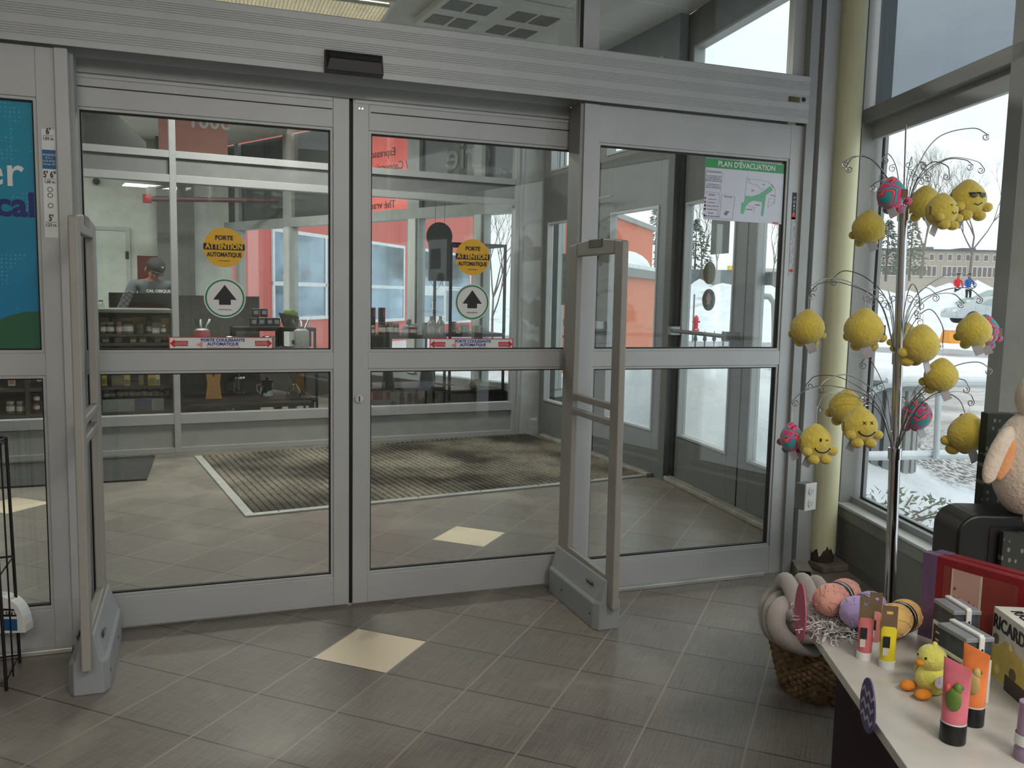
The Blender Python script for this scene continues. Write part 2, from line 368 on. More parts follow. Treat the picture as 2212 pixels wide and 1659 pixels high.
def sticker_bar(parent, x0, x1, z0, z1, y=-.001):
    s = MB().box(x0, x1, y - .0006, y, z0, z1).build('sliding_door_sticker', REDP, parent); s['label'] = 'long red and white sliding door sticker'
    MB().box(x0 + .004, x1 - .004, y - .0010, y - .0006, z0 + .0035, z1 - .0035).build('white_field', WHP, s)
    xm = (x0 + x1) / 2; zm = (z0 + z1) / 2; w = x1 - x0
    for sg in (-1, 1):
        cx = xm + sg * w * .405
        MB().prism([(cx + sg * .033, zm), (cx + sg * .015, zm + .017), (cx + sg * .015, zm + .010), (cx - sg * .033, zm + .010), (cx - sg * .033, zm - .010), (cx + sg * .015, zm - .010), (cx + sg * .015, zm - .017)], y - .0014, y - .0010).build('red_arrow', REDP, s)
        text('lettering', "EN CAS D'URGENCE\nPOUSSEZ POUR OUVRIR", .0062, WHP, s, T3((cx - sg * .008, y - .0016, zm)), sx=.72)
    text('lettering', 'PORTE COULISSANTE', .0165, BLUP, s, T3((xm + .004, y - .0014, zm + .0125)), bold=.0006, sx=1.02)
    text('lettering', 'AUTOMATIQUE', .0165, BLUP, s, T3((xm + .004, y - .0014, zm - .003)), bold=.0006, sx=1.0)
    text('lettering', 'Porta Service inc.  Tel.: (418) 527-3462', .008, REDP, s, T3((xm + .006, y - .0014, zm - .0162)))
    MB().prism([(xm - .095, zm - .004), (xm - .070, zm + .008), (xm - .073, zm - .018)], y - .0014, y - .0010).build('emblem', M('pink_print', (226, 150, 150), .5), s)

d1 = emptyS('door_1', T3((-.515, 0, 0)))
f1 = frame(d1, -.5, .508, .012, 2.133, 0, .045, .02, .15, .123, (1.015, 1.084), rs=.064)
MB().box(-.50, .440, -.0008, .0, 2.052, 2.056).build('groove', GASK, f1)
MB().box(-.50, .440, -.003, .0, 2.085, 2.132).build('carrier_rail', ALU, f1, bev=.001)
sticker_round(d1, .0255, 1.494, .018, 0); sticker_round(d1, .0255, 1.297, .018, 1); sticker_bar(d1, -.183, .207, 1.094, 1.145, .018)
d2 = emptyS('door_2', T3((.53, 0, 0)))
f2 = frame(d2, -.522, .53, .012, 2.133, 0, .045, .064, .15, .123, (1.015, 1.084), rs=.06)
MB().box(-.45, .53, -.0008, .0, 2.052, 2.056).build('groove', GASK, f2)
MB().box(-.515, .53, -.003, .0, 2.085, 2.132).build('carrier_rail', ALU, f2, bev=.001)
def sxz(px, py, y=.018): p = ony(px, py, y); return p.x, p.z
cx, cz = sxz(1021, 556); sticker_round(d2, cx - .53, cz, .018, 0)
cx, cz = sxz(1020, 653); sticker_round(d2, cx - .53, cz, .018, 1)
xa, za = sxz(928, 731); xb, zb = sxz(1108, 756); sticker_bar(d2, xa - .53, xb - .53, zb, za, .018)
MB().box(-.538, -.522, .012, .030, .012, 2.133).build('meeting_gasket', GASK, d2)
lk = MB(); lk.cyl((-.497, 0, .891), (-.497, -.012, .891), .0165, 24); lk.cyl((-.497, -.012, .891), (-.497, -.018, .891), .0115, 20); lock = lk.build('lock_cylinder', CHR, d2, smooth=True)
MB().box(-.4995, -.4945, -.0195, -.0178, .880, .902).build('key_slot', GASK, lock)
sc = MB()
for x, z in ((-.505, 2.11), (-.497, 2.065), (-.485, 2.065)): sc.cyl((x, -.003, z), (x, -.0045, z), .004, 10)
sc.build('rail_screw', CHR, f2)

# fixed frames
pL = emptyS('window_1', T3((-1.5, YF, 0)))
frame(pL, -.52, .46, 0, 2.145, 0, .05, .03, .17, .16, (1.015, 1.094), rs=.06)
pR = emptyS('window_2', T3((1.565, YF, 0)))
frame(pR, -.537, .525, 0, 2.145, 0, .05, .004, .155, .14, (1.026, 1.094), rs=.075)
posts = MB(); posts.box(-1.04, -.998, YF - .012, YF + .11, 0, 2.145); struct('trim_1', posts, ALU, bev=.002)
struct('trim_2', MB().box(.96, 1.03, YF - .006, YF + .12, 0, 2.145), ALU, bev=.002)
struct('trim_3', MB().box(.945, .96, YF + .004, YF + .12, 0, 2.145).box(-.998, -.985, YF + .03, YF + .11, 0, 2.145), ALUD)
# threshold strips and the floor trim of the fixed panels
struct('baseboard_right', MB().box(1.03, 1.97, YF - .03, YF, 0, .018), M('worn_aluminium', (190, 190, 186), .4, .5, 6, .15), bev=.003)
struct('baseboard_left', MB().box(-2.0, -1.04, YF - .03, YF, 0, .018), MATS['worn_aluminium'], bev=.003)
# header: a long ribbed cover over the operator
hd = emptyS('trim_4', T3((0, YF, 0)))
h = MB(); z0, z1 = 2.15, 2.362
prof = [(-.03, z0)]
for zc in (2.19, 2.255, 2.315):
    for k in range(5):
        a = zc + (k - 2) * .008
        prof += [(-.03, a - .0022), (-.0278, a - .0010), (-.0278, a + .0010), (-.03, a + .0022)]
prof += [(-.03, z1 - .004), (-.026, z1), (.26, z1), (.26, z0 + .075), (.125, z0 + .075), (.125, z0 - .0), (.12, z0 - .0), (.12, z0 + .07), (-.024, z0 + .07), (-.024, z0)]
pm = Matrix(((0, 1, 0, 0), (1, 0, 0, 0), (0, 0, 1, 0), (0, 0, 0, 1)))
h.prism(prof, -2.02, 2.082, pm)
h.build('header_cover', ALU, hd)
MB().box(-1.0, .95, .125, .135, 2.10, 2.2).box(-1.0, .95, .20, .24, 2.12, 2.23).build('track', ALUD, hd)
MB().box(-1.0, .95, .135, .20, 2.1345, 2.1485).build('track_gap', GASK, hd)
MB().box(-2.02, 2.082, .02, .24, 2.225, 2.235).build('soffit', DWALL, hd)
b = MB().box(1.968, 2.028, -.0315, -.03, 2.240, 2.262).build('maker_plate', M('brass_plate', (92, 84, 58), .4, .6, 40, .4), hd); b['label'] = 'small brass maker plate'
MB().cyl((2.05, -.03, 2.255), (2.05, -.033, 2.255), .010, 20).build('key_switch', BLK, hd, smooth=True)
# black sensor over the doors
t = thing('motion_sensor', 'black wedge shaped motion sensor on the door header', 'sensor', T3((.0, YF - .03, 2.30)))
sb = MB(); a0 = ony(700, 110, YF - .03); a1 = ony(826, 168, YF - .03); x0, x1 = a0.x, a1.x
W2 = (x1 - x0) / 2; xm = (x0 + x1) / 2; t.location = (xm, YF - .0305, (a0.z + a1.z) / 2); H2 = .043
sb.add([(-W2, 0, -H2), (W2, 0, -H2), (W2, 0, H2), (-W2, 0, H2), (-W2 + .004, -.045, -H2 + .004), (W2 - .004, -.045, -H2 + .004), (W2 - .016, -.05, .004), (-W2 + .016, -.05, .004), (-W2 + .004, -.02, H2 - .004), (W2 - .004, -.02, H2 - .004)],
       [(0, 1, 5, 4), (4, 5, 6, 7), (7, 6, 9, 8), (8, 9, 2, 3), (0, 4, 8, 3), (4, 7, 8), (1, 2, 9, 5), (5, 9, 6), (0, 3, 2, 1)])
sb.build('housing', BLK, t, bev=.002)
MB().add([(-W2 + .020, -.0502, .006), (W2 - .020, -.0502, .006), (W2 - .012, -.0226, H2 - .008), (-W2 + .012, -.0226, H2 - .008)], [(0, 1, 2, 3)]).build('lens', M('sensor_lens', (32, 33, 34), .15), t)

# transom glazing above the header
tr = emptyS('window_3', T3((0, YF + .02, 0)))
b = MB().box(.955, 1.03, 0, .05, 2.362, CEIL).box(2.02, 2.082, 0, .05, 2.362, CEIL).box(-2.02, -1.96, 0, .05, 2.362, CEIL).box(-2.02, 2.082, 0, .05, CEIL - .05, CEIL).box(-2.02, 2.082, 0, .05, 2.362, 2.375)
b.build('frame', ALU, tr, bev=.002)
MB().box(.940, .955, .004, .05, 2.375, CEIL).build('gasket', GASK, tr)
MB().box(-1.96, .940, .022, .028, 2.375, CEIL - .05).box(1.03, 2.02, .022, .028, 2.375, CEIL - .05).build('glass_pane', GLASS, tr)
# wall left of the doors, and the corner between doors and right wall
struct('wall_front', MB().box(-6, -2.02, YF, .0, 0, CEIL), WALLS)
cb = MB()
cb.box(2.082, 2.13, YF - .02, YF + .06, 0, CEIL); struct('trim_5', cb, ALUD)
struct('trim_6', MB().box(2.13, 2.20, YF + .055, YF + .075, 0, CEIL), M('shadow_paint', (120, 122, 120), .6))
struct('trim_7', MB().box(2.20, 2.29, YF + .03, YF + .075, 0, CEIL), ALU, bev=.002)
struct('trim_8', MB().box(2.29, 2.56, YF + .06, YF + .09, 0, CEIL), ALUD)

# pipe column
col = thing('pipe_column', 'cream painted steel pipe column with torn wrap at its foot', 'column', T3((2.345, -.125, 0)))
CREAM = M('cream_wrap', (206, 203, 168), .65, namt=.04, nscale=3, bump=.1, bscale=40)
n = 40; vs = []; fs = []
for j, z in enumerate((0, .02, CEIL)):
    for i in range(n):
        a = 2 * math.pi * i / n
        zz = .085 + .02 * math.sin(3 * a + .5) + (.03 if 20 < i < 24 or 27 < i < 29 else 0) + .01 * math.sin(11 * a) if j < 2 else z
        if j == 0: continue
        vs.append((.062 * math.cos(a), .062 * math.sin(a), zz))
for i in range(n): fs.append((i, (i + 1) % n, n + (i + 1) % n, n + i))
MB().add(vs, fs).build('wrap', CREAM, col, smooth=True)
MB().cyl((0, 0, 0), (0, 0, CEIL), .057, 32).build('steel_core', M('rusty_steel', (70, 58, 46), .8, .3, 20, .4), col, smooth=True)
MB().box(-.07, .16, -.10, .06, 0, .035).build('base_block', M('dirty_concrete', (112, 104, 92), .9, 0, 12, .3, bump=.4, bscale=30), col, bev=.006)
# loose drain channel scrap at the foot
t = thing('metal_channel', 'short dusty metal channel end lying by the pipe foot', 'channel', at((2.13, -.25, 0), -28))
MB().ring([(-.035, 0), (.035, 0), (.035, .06), (-.035, .06)], [(-.028, .006), (.028, .006), (.028, .054), (-.028, .054)], -.06, .10).build('channel', M('dusty_metal', (136, 130, 120), .7, .3, 15, .2), t)
# outlet box
oc = dep(1750, 1073, 3.62)
t = thing('electrical_outlet', 'white double socket on a raised grey box beside the pipe column', 'outlet', at((oc.x, oc.y, oc.z), 14))
MB().box(-.036, .036, .002, .05, -.056, .056).build('back_box', M('grey_box', (120, 122, 122), .6), t, bev=.004)
pl = MB().box(-.036, .036, -.004, .002, -.058, .058).build('cover_plate', WHT, t, bev=.002)
for dz in (.026, -.026):
    s = MB(T3((0, 0, dz))).prism(circ(.0165, 24, 0, 0, 1.05), -.008, -.004).build('socket', WHT, t)
    MB(T3((0, 0, dz))).box(-.0075, -.0055, -.0086, -.008, -.002, .008).box(.0055, .0075, -.0086, -.008, -.002, .006).box(-.002, .002, -.0086, -.008, -.0105, -.006).build('slot', GASK, s)

# ---- right wall of the shop: low wall, sill, tall window, tinted window above
rw = emptyS('wall_right', PRW.M())
PANEL = M('grey_wall_panel', (126, 127, 123), .65, namt=.04)
MB().box(-.32, 7, 0, .12, 0, .30).build('low_wall', PANEL, rw)
MB().box(-.32, 7, -.004, 0, .245, .30).build('sill_face', M('sill_face_paint', (150, 151, 146), .55), rw)
MB().box(-.32, 7, -.004, .0, .0, .055).build('skirting', M('skirting_paint', (118, 119, 116), .6), rw)
MB().box(-.32, 7, -.012, .16, .30, .315).build('window_sill', M('sill_paint', (196, 198, 196), .4), rw, bev=.003)
win = MB()
XM = [-.26, .90, 2.14, 3.4, 4.65, 5.9]
for k, x in enumerate(XM): win.box(x - (.06 if k == 0 else 0), x + (.05 if k == 0 else .085), 0 if k else -.0, .14, .315, CEIL)
win.box(-.32, 7, 0, .14, 2.20, 2.262); win.box(-.32, 7, .06, .14, .315, .345); win.box(-.32, 7, .0, .14, CEIL - .06, CEIL)
win.build('window_frame', ALUD, rw, bev=.002)
MB().box(-.2, .90, .052, .075, 2.12, 2.20).build('top_reveal', ALU, rw); MB().box(.985, 1.13, .0, .10, .316, 2.199).build('lit_mullion_face', M('lit_mullion_paint', (208, 212, 212), .5), rw)  # pale strip added for the next mullion's lit face, brightness in its colour
g1 = MB(); g2 = MB(); gk = MB()
for a, c in zip(XM, XM[1:]):
    a += .085; g1.box(a, c, .10, .106, .345, 2.20); g2.box(a, c, .04, .046, 2.262, CEIL - .06)
    gk.ring([(a, .345), (c, .345), (c, 2.2), (a, 2.2)], [(a + .008, .353), (c - .008, .353), (c - .008, 2.192), (a + .008, 2.192)], .09, .10)
g1.build('glass_pane', GLASS, rw); o = g2.build('tinted_pane', GLTINT, rw); o['label'] = 'grey tinted upper glass'
gk.build('gasket', GASK, rw)
struct('wall_return', MB().box(rwE.x - .1, rwE.x, -9, rwE.y, 0, CEIL), WALLS)

# ---- vestibule: glazed wall to the cafe
fw = emptyS('wall_cafe', PFW.M())
b = MB()
for x in (-3.0, 0, 3.0): b.box(x - .024, x + .024, 0, .09, 0, CEIL)
for a, c in ((-3.0, 0), (0, 3.0)):
    a += .024; c -= .024
    for z0, z1 in ((0, .042), (.235, .315), (2.155, 2.215), (2.345, 2.40), (CEIL - .05, CEIL)): b.box(a, c, .002, .09, z0, z1)
b.box(3.024, 3.06, -.02, .09, 0, CEIL)
b.build('window_frame', ALU, fw, bev=.002)
MB().box(-2.976, -.024, .03, .06, .042, .235).box(.024, 2.976, .03, .06, .042, .235).build('kick_panel', M('grey_kick_panel', (158, 160, 156), .5, 0, 10, .06), fw)
MB().box(-2.976, -.024, .03, .06, 2.215, 2.345).box(.024, 2.976, .03, .06, 2.215, 2.345).build('transom_panel', M('transom_panel_paint', (128, 130, 130), .5), fw)
g = MB()
for a, c in ((-2.976, -.024), (.024, 2.976)): g.box(a, c, .045, .051, .315, 2.155).box(a, c, .045, .051, 2.40, CEIL - .05)
g.build('glass_pane', GLASS, fw)
struct('wall_corner', MB(PFW.M()).box(3.06, 3.30, -.03, .12, 0, CEIL), M('white_corner_panel', (190, 193, 192), .5, 0, 6, .08))
struct('wall_vestibule_left', MB().box(-4.2, -4.1, 0, 3.9, 0, CEIL), WHTP)
# ---- outer walls of the vestibule
def outer_wall(name, P, x0, x1, openings, uppers):
    o = emptyS(name, P.M()); b = MB(); xs = x0
    # opaque parts built as boxes around openings
    for a, c in openings:
        b.box(xs, a, -.05, 0, 0, 2.42); b.box(a, c, -.05, 0, 0, .34); b.box(a, c, -.05, 0, 2.0, 2.42); xs = c
    b.box(xs, x1, -.05, 0, 0, 2.42); b.build('wall_panel', M('vestibule_panel', (104, 107, 106), .5, 0, 6, .06), o, bev=.002)
    u = MB(); xs = x0
    for a, c in uppers: u.box(xs, a, -.08, 0, 2.42, CEIL); u.box(a, c, -.08, 0, 2.42, 2.46); u.box(a, c, -.08, 0, 3.06, CEIL); xs = c
    u.box(xs, x1, -.08, 0, 2.42, CEIL); u.build('upper_frame', M('vestibule_upper', (128, 130, 128), .5), o)
    f = MB(); g = MB(); e = .016
    for a, c in openings:
        f.ring([(a, .34), (c, .34), (c, 2.0), (a, 2.0)], [(a + e, .34 + e), (c - e, .34 + e), (c - e, 2.0 - e), (a + e, 2.0 - e)], -.045, .012); g.box(a + e, c - e, -.028, -.022, .34 + e, 2.0 - e)
    for a, c in uppers:
        f.ring([(a, 2.46), (c, 2.46), (c, 3.06), (a, 3.06)], [(a + e, 2.46 + e), (c - e, 2.46 + e), (c - e, 3.06 - e), (a + e, 3.06 - e)], -.07, .008); g.box(a + e, c - e, -.06, -.054, 2.46 + e, 3.06 - e)
    f.build('window_frame', ALU, o); g.build('glass_pane', GLASS, o)
    return o
# both planes have their local y pointing into the vestibule
o1 = outer_wall('wall_outer_far', PFS, -.13, 2.05, [(.04, .75), (1.38, 1.93)], [(.06, .85), (1.0, 1.9)])
o2 = outer_wall('wall_outer_near', PNS, -.68, 1.47, [(-.50, .235), (.50, 1.215)], [(-.50, 1.20)])
# seams, push bars and floor trims
MB().box(.355, .362, 0, .004, .02, 2.42).box(1.26, 1.275, 0, .006, .02, 2.42).build('door_gap', GASK, o2)
MB().box(.95, .957, 0, .004, .02, 2.42).box(1.30, 1.306, 0, .004, .02, 2.42).build('door_gap', GASK, o1)
def bar(o, a, c, z):
    b = MB(); b.cyl((a, .07, z), (c, .07, z), .014, 14); b.box(a - .03, a + .03, 0, .09, z - .03, z + .03); b.box(c - .03, c + .03, 0, .09, z - .03, z + .03)
    b.build('push_bar', M('push_bar_metal', (150, 152, 150), .35, .6), o, smooth=True)
bar(o2, .44, 1.24, 1.10); bar(o1, .80, 1.36, 1.10)
c1 = MB().box(1.0, 1.30, 0, .05, 2.08, 2.17).cyl((1.1, .06, 2.12), (.55, .12, 2.11), .008, 8).build('door_closer', ALUD, o1)
FT = M('dusty_floor_trim', (150, 146, 136), .7, .2, 12, .25)
MB().box(-.6, 1.36, 0, .07, 0, .035).build('floor_trim', FT, o2, bev=.008); MB().box(0, 1.9, 0, .06, 0, .03).build('floor_trim', FT, o1, bev=.008)

# ---- recessed walk-off mat
t = thing('entrance_mat', 'worn ribbed grey walk-off mat in an aluminium frame by the cafe wall', 'mat', at((onz(530, 1118).x, onz(530, 1118).y, 0), 8.3))
def mat_material():
    m = bpy.data.materials.new('ribbed_mat'); m.use_nodes = True; t_ = m.node_tree; b = t_.nodes['Principled BSDF']; N = t_.nodes.new; L = t_.links.new
    tc = N('ShaderNodeTexCoord'); n = N('ShaderNodeTexNoise'); n.inputs['Scale'].default_value = 1.4; n.inputs['Detail'].default_value = 8; L(tc.outputs['Object'], n.inputs['Vector'])
    cr = N('ShaderNodeValToRGB'); e = cr.color_ramp.elements; e[0].position = .40; e[0].color = (*s2l((64, 58, 50)), 1); e[1].position = .60; e[1].color = (*s2l((150, 143, 128)), 1)
    L(n.outputs['Fac'], cr.inputs[0]); n2 = N('ShaderNodeTexNoise'); n2.inputs['Scale'].default_value = 60; n2.inputs['Detail'].default_value = 4; L(tc.outputs['Object'], n2.inputs['Vector'])
    mx = N('ShaderNodeMixRGB'); mx.blend_type = 'MULTIPLY'; mx.inputs[0].default_value = .8; L(cr.outputs[0], mx.inputs[1])
    c2 = N('ShaderNodeValToRGB'); c2.color_ramp.elements[0].position = .35; c2.color_ramp.elements[0].color = (.35, .34, .32, 1); c2.color_ramp.elements[1].position = .6; c2.color_ramp.elements[1].color = (1, 1, 1, 1); L(n2.outputs['Fac'], c2.inputs[0]); L(c2.outputs[0], mx.inputs[2])
    L(mx.outputs[0], b.inputs['Base Color']); b.inputs['Roughness'].default_value = .95; return m
LM, WM = 3.06, 2.02
prof = []
nr = 62
for k in range(nr):
    a = .05 + (LM - .10) * k / nr; w = (LM - .10) / nr
    prof += [(a, .003), (a + w * .28, .003), (a + w * .36, .013), (a + w * .92, .013), (a + w, .003)]
b = MB(); pr = [(.05, -.001)] + prof + [(LM - .05, -.001)]
b.prism([(x, z) for x, z in pr], .05, WM); b.build('ribbed_insert', mat_material(), t)
AT = M('mat_frame_aluminium', (186, 187, 182), .42, .4, 8, .12)
MB().box(0, LM + .3, 0, .05, .0, .012).box(0, .055, .05, WM, 0, .012).build('mat_frame', AT, t, bev=.003)
for k in range(7): MB().cyl((.2 + k * .45, .026, .012), (.2 + k * .45, .026, .014), .006, 10).build('frame_screw', GASK, t)
t2 = MB(at((0, 0, 0))); p0 = onz(317, 1038); p1 = onz(335, 986)
t2.add([(-3.4, 2.73, .0), (p0.x, p0.y, .0), (p1.x, p1.y, .0), (-3.4, 3.5, .0), (-3.4, 2.73, .012), (p0.x, p0.y, .012), (p1.x, p1.y, .012), (-3.4, 3.5, .012)], [(0, 1, 2, 3), (4, 7, 6, 5), (0, 4, 5, 1), (1, 5, 6, 2), (2, 6, 7, 3), (3, 7, 4, 0)])
o = t2.build('floor_mat', M('charcoal_mat', (54, 55, 54), .95, 0, 30, .25), None); tag(o, 'thin charcoal floor mat lying left of the ribbed entrance mat', 'mat')

# vestibule ceiling lights
t = thing('ceiling_light', 'lit ceiling light with a white egg-crate louvre above the doors', 'ceiling light', T3((.10, 2.76, CEIL)))
MB().ring([(-.61, -.31), (.61, -.31), (.61, .31), (-.61, .31)], [(-.57, -.27), (.57, -.27), (.57, .27), (-.57, .27)], -.005, .04).v
b = MB(Matrix.Rotation(R(90), 4, 'X')); b.ring([(-.61, -.31), (.61, -.31), (.61, .31), (-.61, .31)], [(-.57, -.27), (.57, -.27), (.57, .27), (-.57, .27)], -.005, .05); b.build('frame', WHT, t)
b = MB()
for k in range(46): x = -.57 + 1.14 * k / 45; b.box(x - .0012, x + .0012, -.27, .27, -.035, -.012)
for k in range(22): y = -.27 + .54 * k / 21; b.box(-.57, .57, y - .0012, y + .0012, -.035, -.012)
b.build('louvre', M('louvre_plastic', (214, 210, 198), .5), t)
MB().box(-.57, .57, -.27, .27, .0, .004).build('diffuser', M('lamp_diffuser', (240, 232, 210), .6, emit=(1, .95, .84, 1.6)), t)
t = thing('ceiling_light', 'unlit white ceiling light with eight grey square cells', 'ceiling light', at((1.38, 2.42, CEIL), 6))
MB().box(-.45, .45, -.36, .36, -.05, -.002).build('housing', WHT, t, bev=.006)
b = MB()
for i, x in enumerate((-.33, -.15, .15, .33)):
    for y in (-.17, .17): MB().box(x - .075, x + .075, y - .10, y + .10, -.054, -.05).build('cell', M('grey_cell', (126, 128, 126), .5), t)

# height chart on the left jamb
hx = -1.066
t = thing('height_chart', 'white strip with height marks and small logos on the left door jamb', 'sign', T3((hx, YF - .0005, 0)))
MB().box(-.021, .021, -.0008, .0, 1.50, 1.87).build('paper_strip', WHP, t)
MB().box(-.021, .021, -.0014, -.0008, 1.735, 1.80).build('blue_label', M('blue_label_print', (30, 96, 150), .5), t)
for z, a, c in ((1.848, "6'", '1,83 m.'), (1.701, "5' 6''", '1,68 m.'), (1.553, "5'", '1,53 m.')):
    MB().box(-.017, .017, -.0014, -.0008, z - .0006, z + .0006).build('mark_line', BKP, t)
    text('lettering', a, .030, BKP, t, T3((0, -.001, z + .014)), bold=.0009, sx=.72); text('lettering', c, .015, BKP, t, T3((0, -.001, z - .010)), bold=.0003, sx=.8)
text('lettering', 'URGENCE\n9-1-1\n310-4141\nCrimes 911', .0105, WHP, t, T3((0, -.0016, 1.767)))
for z in (1.665, 1.645, 1.610): MB(T3((0, 0, z))).ring(circ(.009, 20), circ(.006, 20), -.0014, -.0008).build('logo', GRYP, t)
# blue poster
def poster_mat():
    m = bpy.data.materials.new('blue_poster_print'); m.use_nodes = True; t_ = m.node_tree; b = t_.nodes['Principled BSDF']; N = t_.nodes.new; L = t_.links.new
    tc = N('ShaderNodeTexCoord'); sp = N('ShaderNodeSeparateXYZ'); L(tc.outputs['Object'], sp.inputs[0])
    # hill edge z < .16 + curve
    a = N('ShaderNodeMath'); a.operation = 'MULTIPLY_ADD'; L(sp.outputs[0], a.inputs[0]); L(sp.outputs[0], a.inputs[1]); a.inputs[2].default_value = 0
    b2 = N('ShaderNodeMath'); b2.operation = 'MULTIPLY_ADD'; L(a.outputs[0], b2.inputs[0]); b2.inputs[1].default_value = -2.4; b2.inputs[2].default_value = .135
    lt = N('ShaderNodeMath'); lt.operation = 'LESS_THAN'; L(sp.outputs[2], lt.inputs[0]); L(b2.outputs[0], lt.inputs[1])
    mr = N('ShaderNodeMapRange'); L(sp.outputs[2], mr.inputs['Value']); mr.inputs['From Max'].default_value = .9
    c1 = N('ShaderNodeMixRGB'); L(mr.outputs[0], c1.inputs[0]); c1.inputs[1].default_value = (*s2l((0, 122, 168)), 1); c1.inputs[2].default_value = (*s2l((0, 142, 168)), 1)
    c2 = N('ShaderNodeMixRGB'); L(lt.outputs[0], c2.inputs[0]); L(c1.outputs[0], c2.inputs[1]); c2.inputs[2].default_value = (*s2l((38, 96, 66)), 1)
    vo = N('ShaderNodeTexVoronoi'); vo.inputs['Scale'].default_value = 70; vo.inputs['Randomness'].default_value = .15; L(tc.outputs['Object'], vo.inputs['Vector'])
    d = N('ShaderNodeMath'); d.operation = 'LESS_THAN'; L(vo.outputs['Distance'], d.inputs[0]); d.inputs[1].default_value = .26
    n = N('ShaderNodeTexNoise'); n.inputs['Scale'].default_value = 7; L(tc.outputs['Object'], n.inputs['Vector']); g = N('ShaderNodeMath'); g.operation = 'GREATER_THAN'; L(n.outputs['Fac'], g.inputs[0]); g.inputs[1].default_value = .56
    dd = N('ShaderNodeMath'); dd.operation = 'MULTIPLY'; L(d.outputs[0], dd.inputs[0]); L(g.outputs[0], dd.inputs[1])
    d3 = N('ShaderNodeMath'); d3.operation = 'MULTIPLY'; L(dd.outputs[0], d3.inputs[0]); d3.inputs[1].default_value = .35
    c3 = N('ShaderNodeMixRGB'); L(d3.outputs[0], c3.inputs[0]); L(c2.outputs[0], c3.inputs[1]); c3.inputs[2].default_value = (*s2l((120, 200, 215)), 1)
    L(c3.outputs[0], b.inputs['Base Color']); b.inputs['Roughness'].default_value = .5; return m
t = thing('window_poster', 'blue poster with a green hill on the glass left of the doors', 'poster', T3((-1.128, YF + .021, 1.106)))
MB().box(-.80, .012, -.001, 0, 0, .86).build('poster_sheet', poster_mat(), t)
text('lettering', 'Manger', .15, WHP, t, T3((-.098 + .077, -.0015, .612)), align='RIGHT', bold=.001)
text('lettering', 'local', .115, M('navy_print', (22, 36, 110), .5), t, T3((.012, -.0015, .50)), align='RIGHT', bold=.0035)

# evacuation plan on the right fixed pane
a = ony(1525, 340, YF + .018); bb = ony(1700, 350, YF + .018); c_ = ony(1519, 474, YF + .018)
w_ = bb.x - a.x; h_ = a.z - c_.z
t = thing('evacuation_plan', 'evacuation plan sheet with a green header taped inside the right pane', 'sign', at((a.x, YF + .018, a.z), 0, 0, .3))
MB().box(0, w_, -.0012, -.0004, -h_, 0).build('sheet', M('plan_paper', (206, 208, 220), .35, namt=.02), t)
MB().box(0, w_, -.0016, -.0012, -.043, -.002).build('green_header', M('plan_green', (60, 150, 92), .35, 0, 6, .12), t)
text('lettering', "PLAN D'ÉVACUATION", .034, WHP, t, T3((w_ * .50, -.0018, -.0235)), bold=.0006, sx=.92)
def px2(x, y): return (x - 60) / 1880 * w_, -(y - 20) / 1520 * h_
def poly(name, pts, mat, y=-.0018): return MB().prism([px2(*p) for p in pts], y, y + .0004).build(name, mat, t)
poly('escape_route', [(990, 880), (1150, 885), (1310, 820), (1450, 700), (1570, 590), (1640, 690), (1475, 830), (1440, 1360), (1385, 1355), (1400, 1010), (1190, 990), (1090, 1050), (1020, 1150), (975, 1340), (905, 1335), (920, 1050), (975, 1060)], M('route_green', (110, 178, 142), .4))
def line(pts, mat=GRYP, r=3):
    b = MB()
    for (x0, y0), (x1, y1) in zip(pts, pts[1:]):
        a, c = px2(x0, y0), px2(x1, y1); d = Vector((c[0] - a[0], c[1] - a[1])); L_ = d.length or 1e-6; n_ = Vector((-d.y, d.x)) / L_ * .0005
        b.prism([(a[0] - n_.x, a[1] - n_.y), (c[0] - n_.x, c[1] - n_.y), (c[0] + n_.x, c[1] + n_.y), (a[0] + n_.x, a[1] + n_.y)], -.0018, -.0013)
    return b.build('plan_line', mat, t)
RL = M('plan_red', (200, 110, 118), .4)
line([(1015, 395), (985, 880)]); line([(1020, 545), (1100, 550), (1110, 580), (1260, 590), (1340, 685), (1430, 690)]); line([(1030, 455), (1300, 460), (1500, 490), (1600, 560), (1690, 660), (1700, 800), (1690, 1020), (1540, 1130), (1540, 1010)])
line([(1060, 1100), (1110, 1140), (1225, 1155), (1215, 1340)]); line([(1550, 910), (1680, 915), (1680, 1010), (1550, 1000), (1550, 910)], RL); line([(1040, 460), (1080, 460), (1080, 510), (1040, 510), (1040, 460)], RL)
line([(85, 325), (440, 345), (415, 865), (60, 850), (85, 325)]); line([(60, 890), (405, 905), (380, 1490), (30, 1480), (60, 890)]); line([(450, 905), (755, 930), (720, 1500), (425, 1490), (450, 905)])
poly('building_outline', [(555, 1295), (640, 1300), (635, 1340), (605, 1345), (595, 1405), (525, 1395), (530, 1340), (552, 1335)], GRYP)
poly('exit_mark', [(1605, 545), (1650, 620), (1640, 640), (1595, 560)], REDP); poly('exit_mark', [(1660, 815), (1685, 818), (1683, 850), (1657, 845)], REDP)
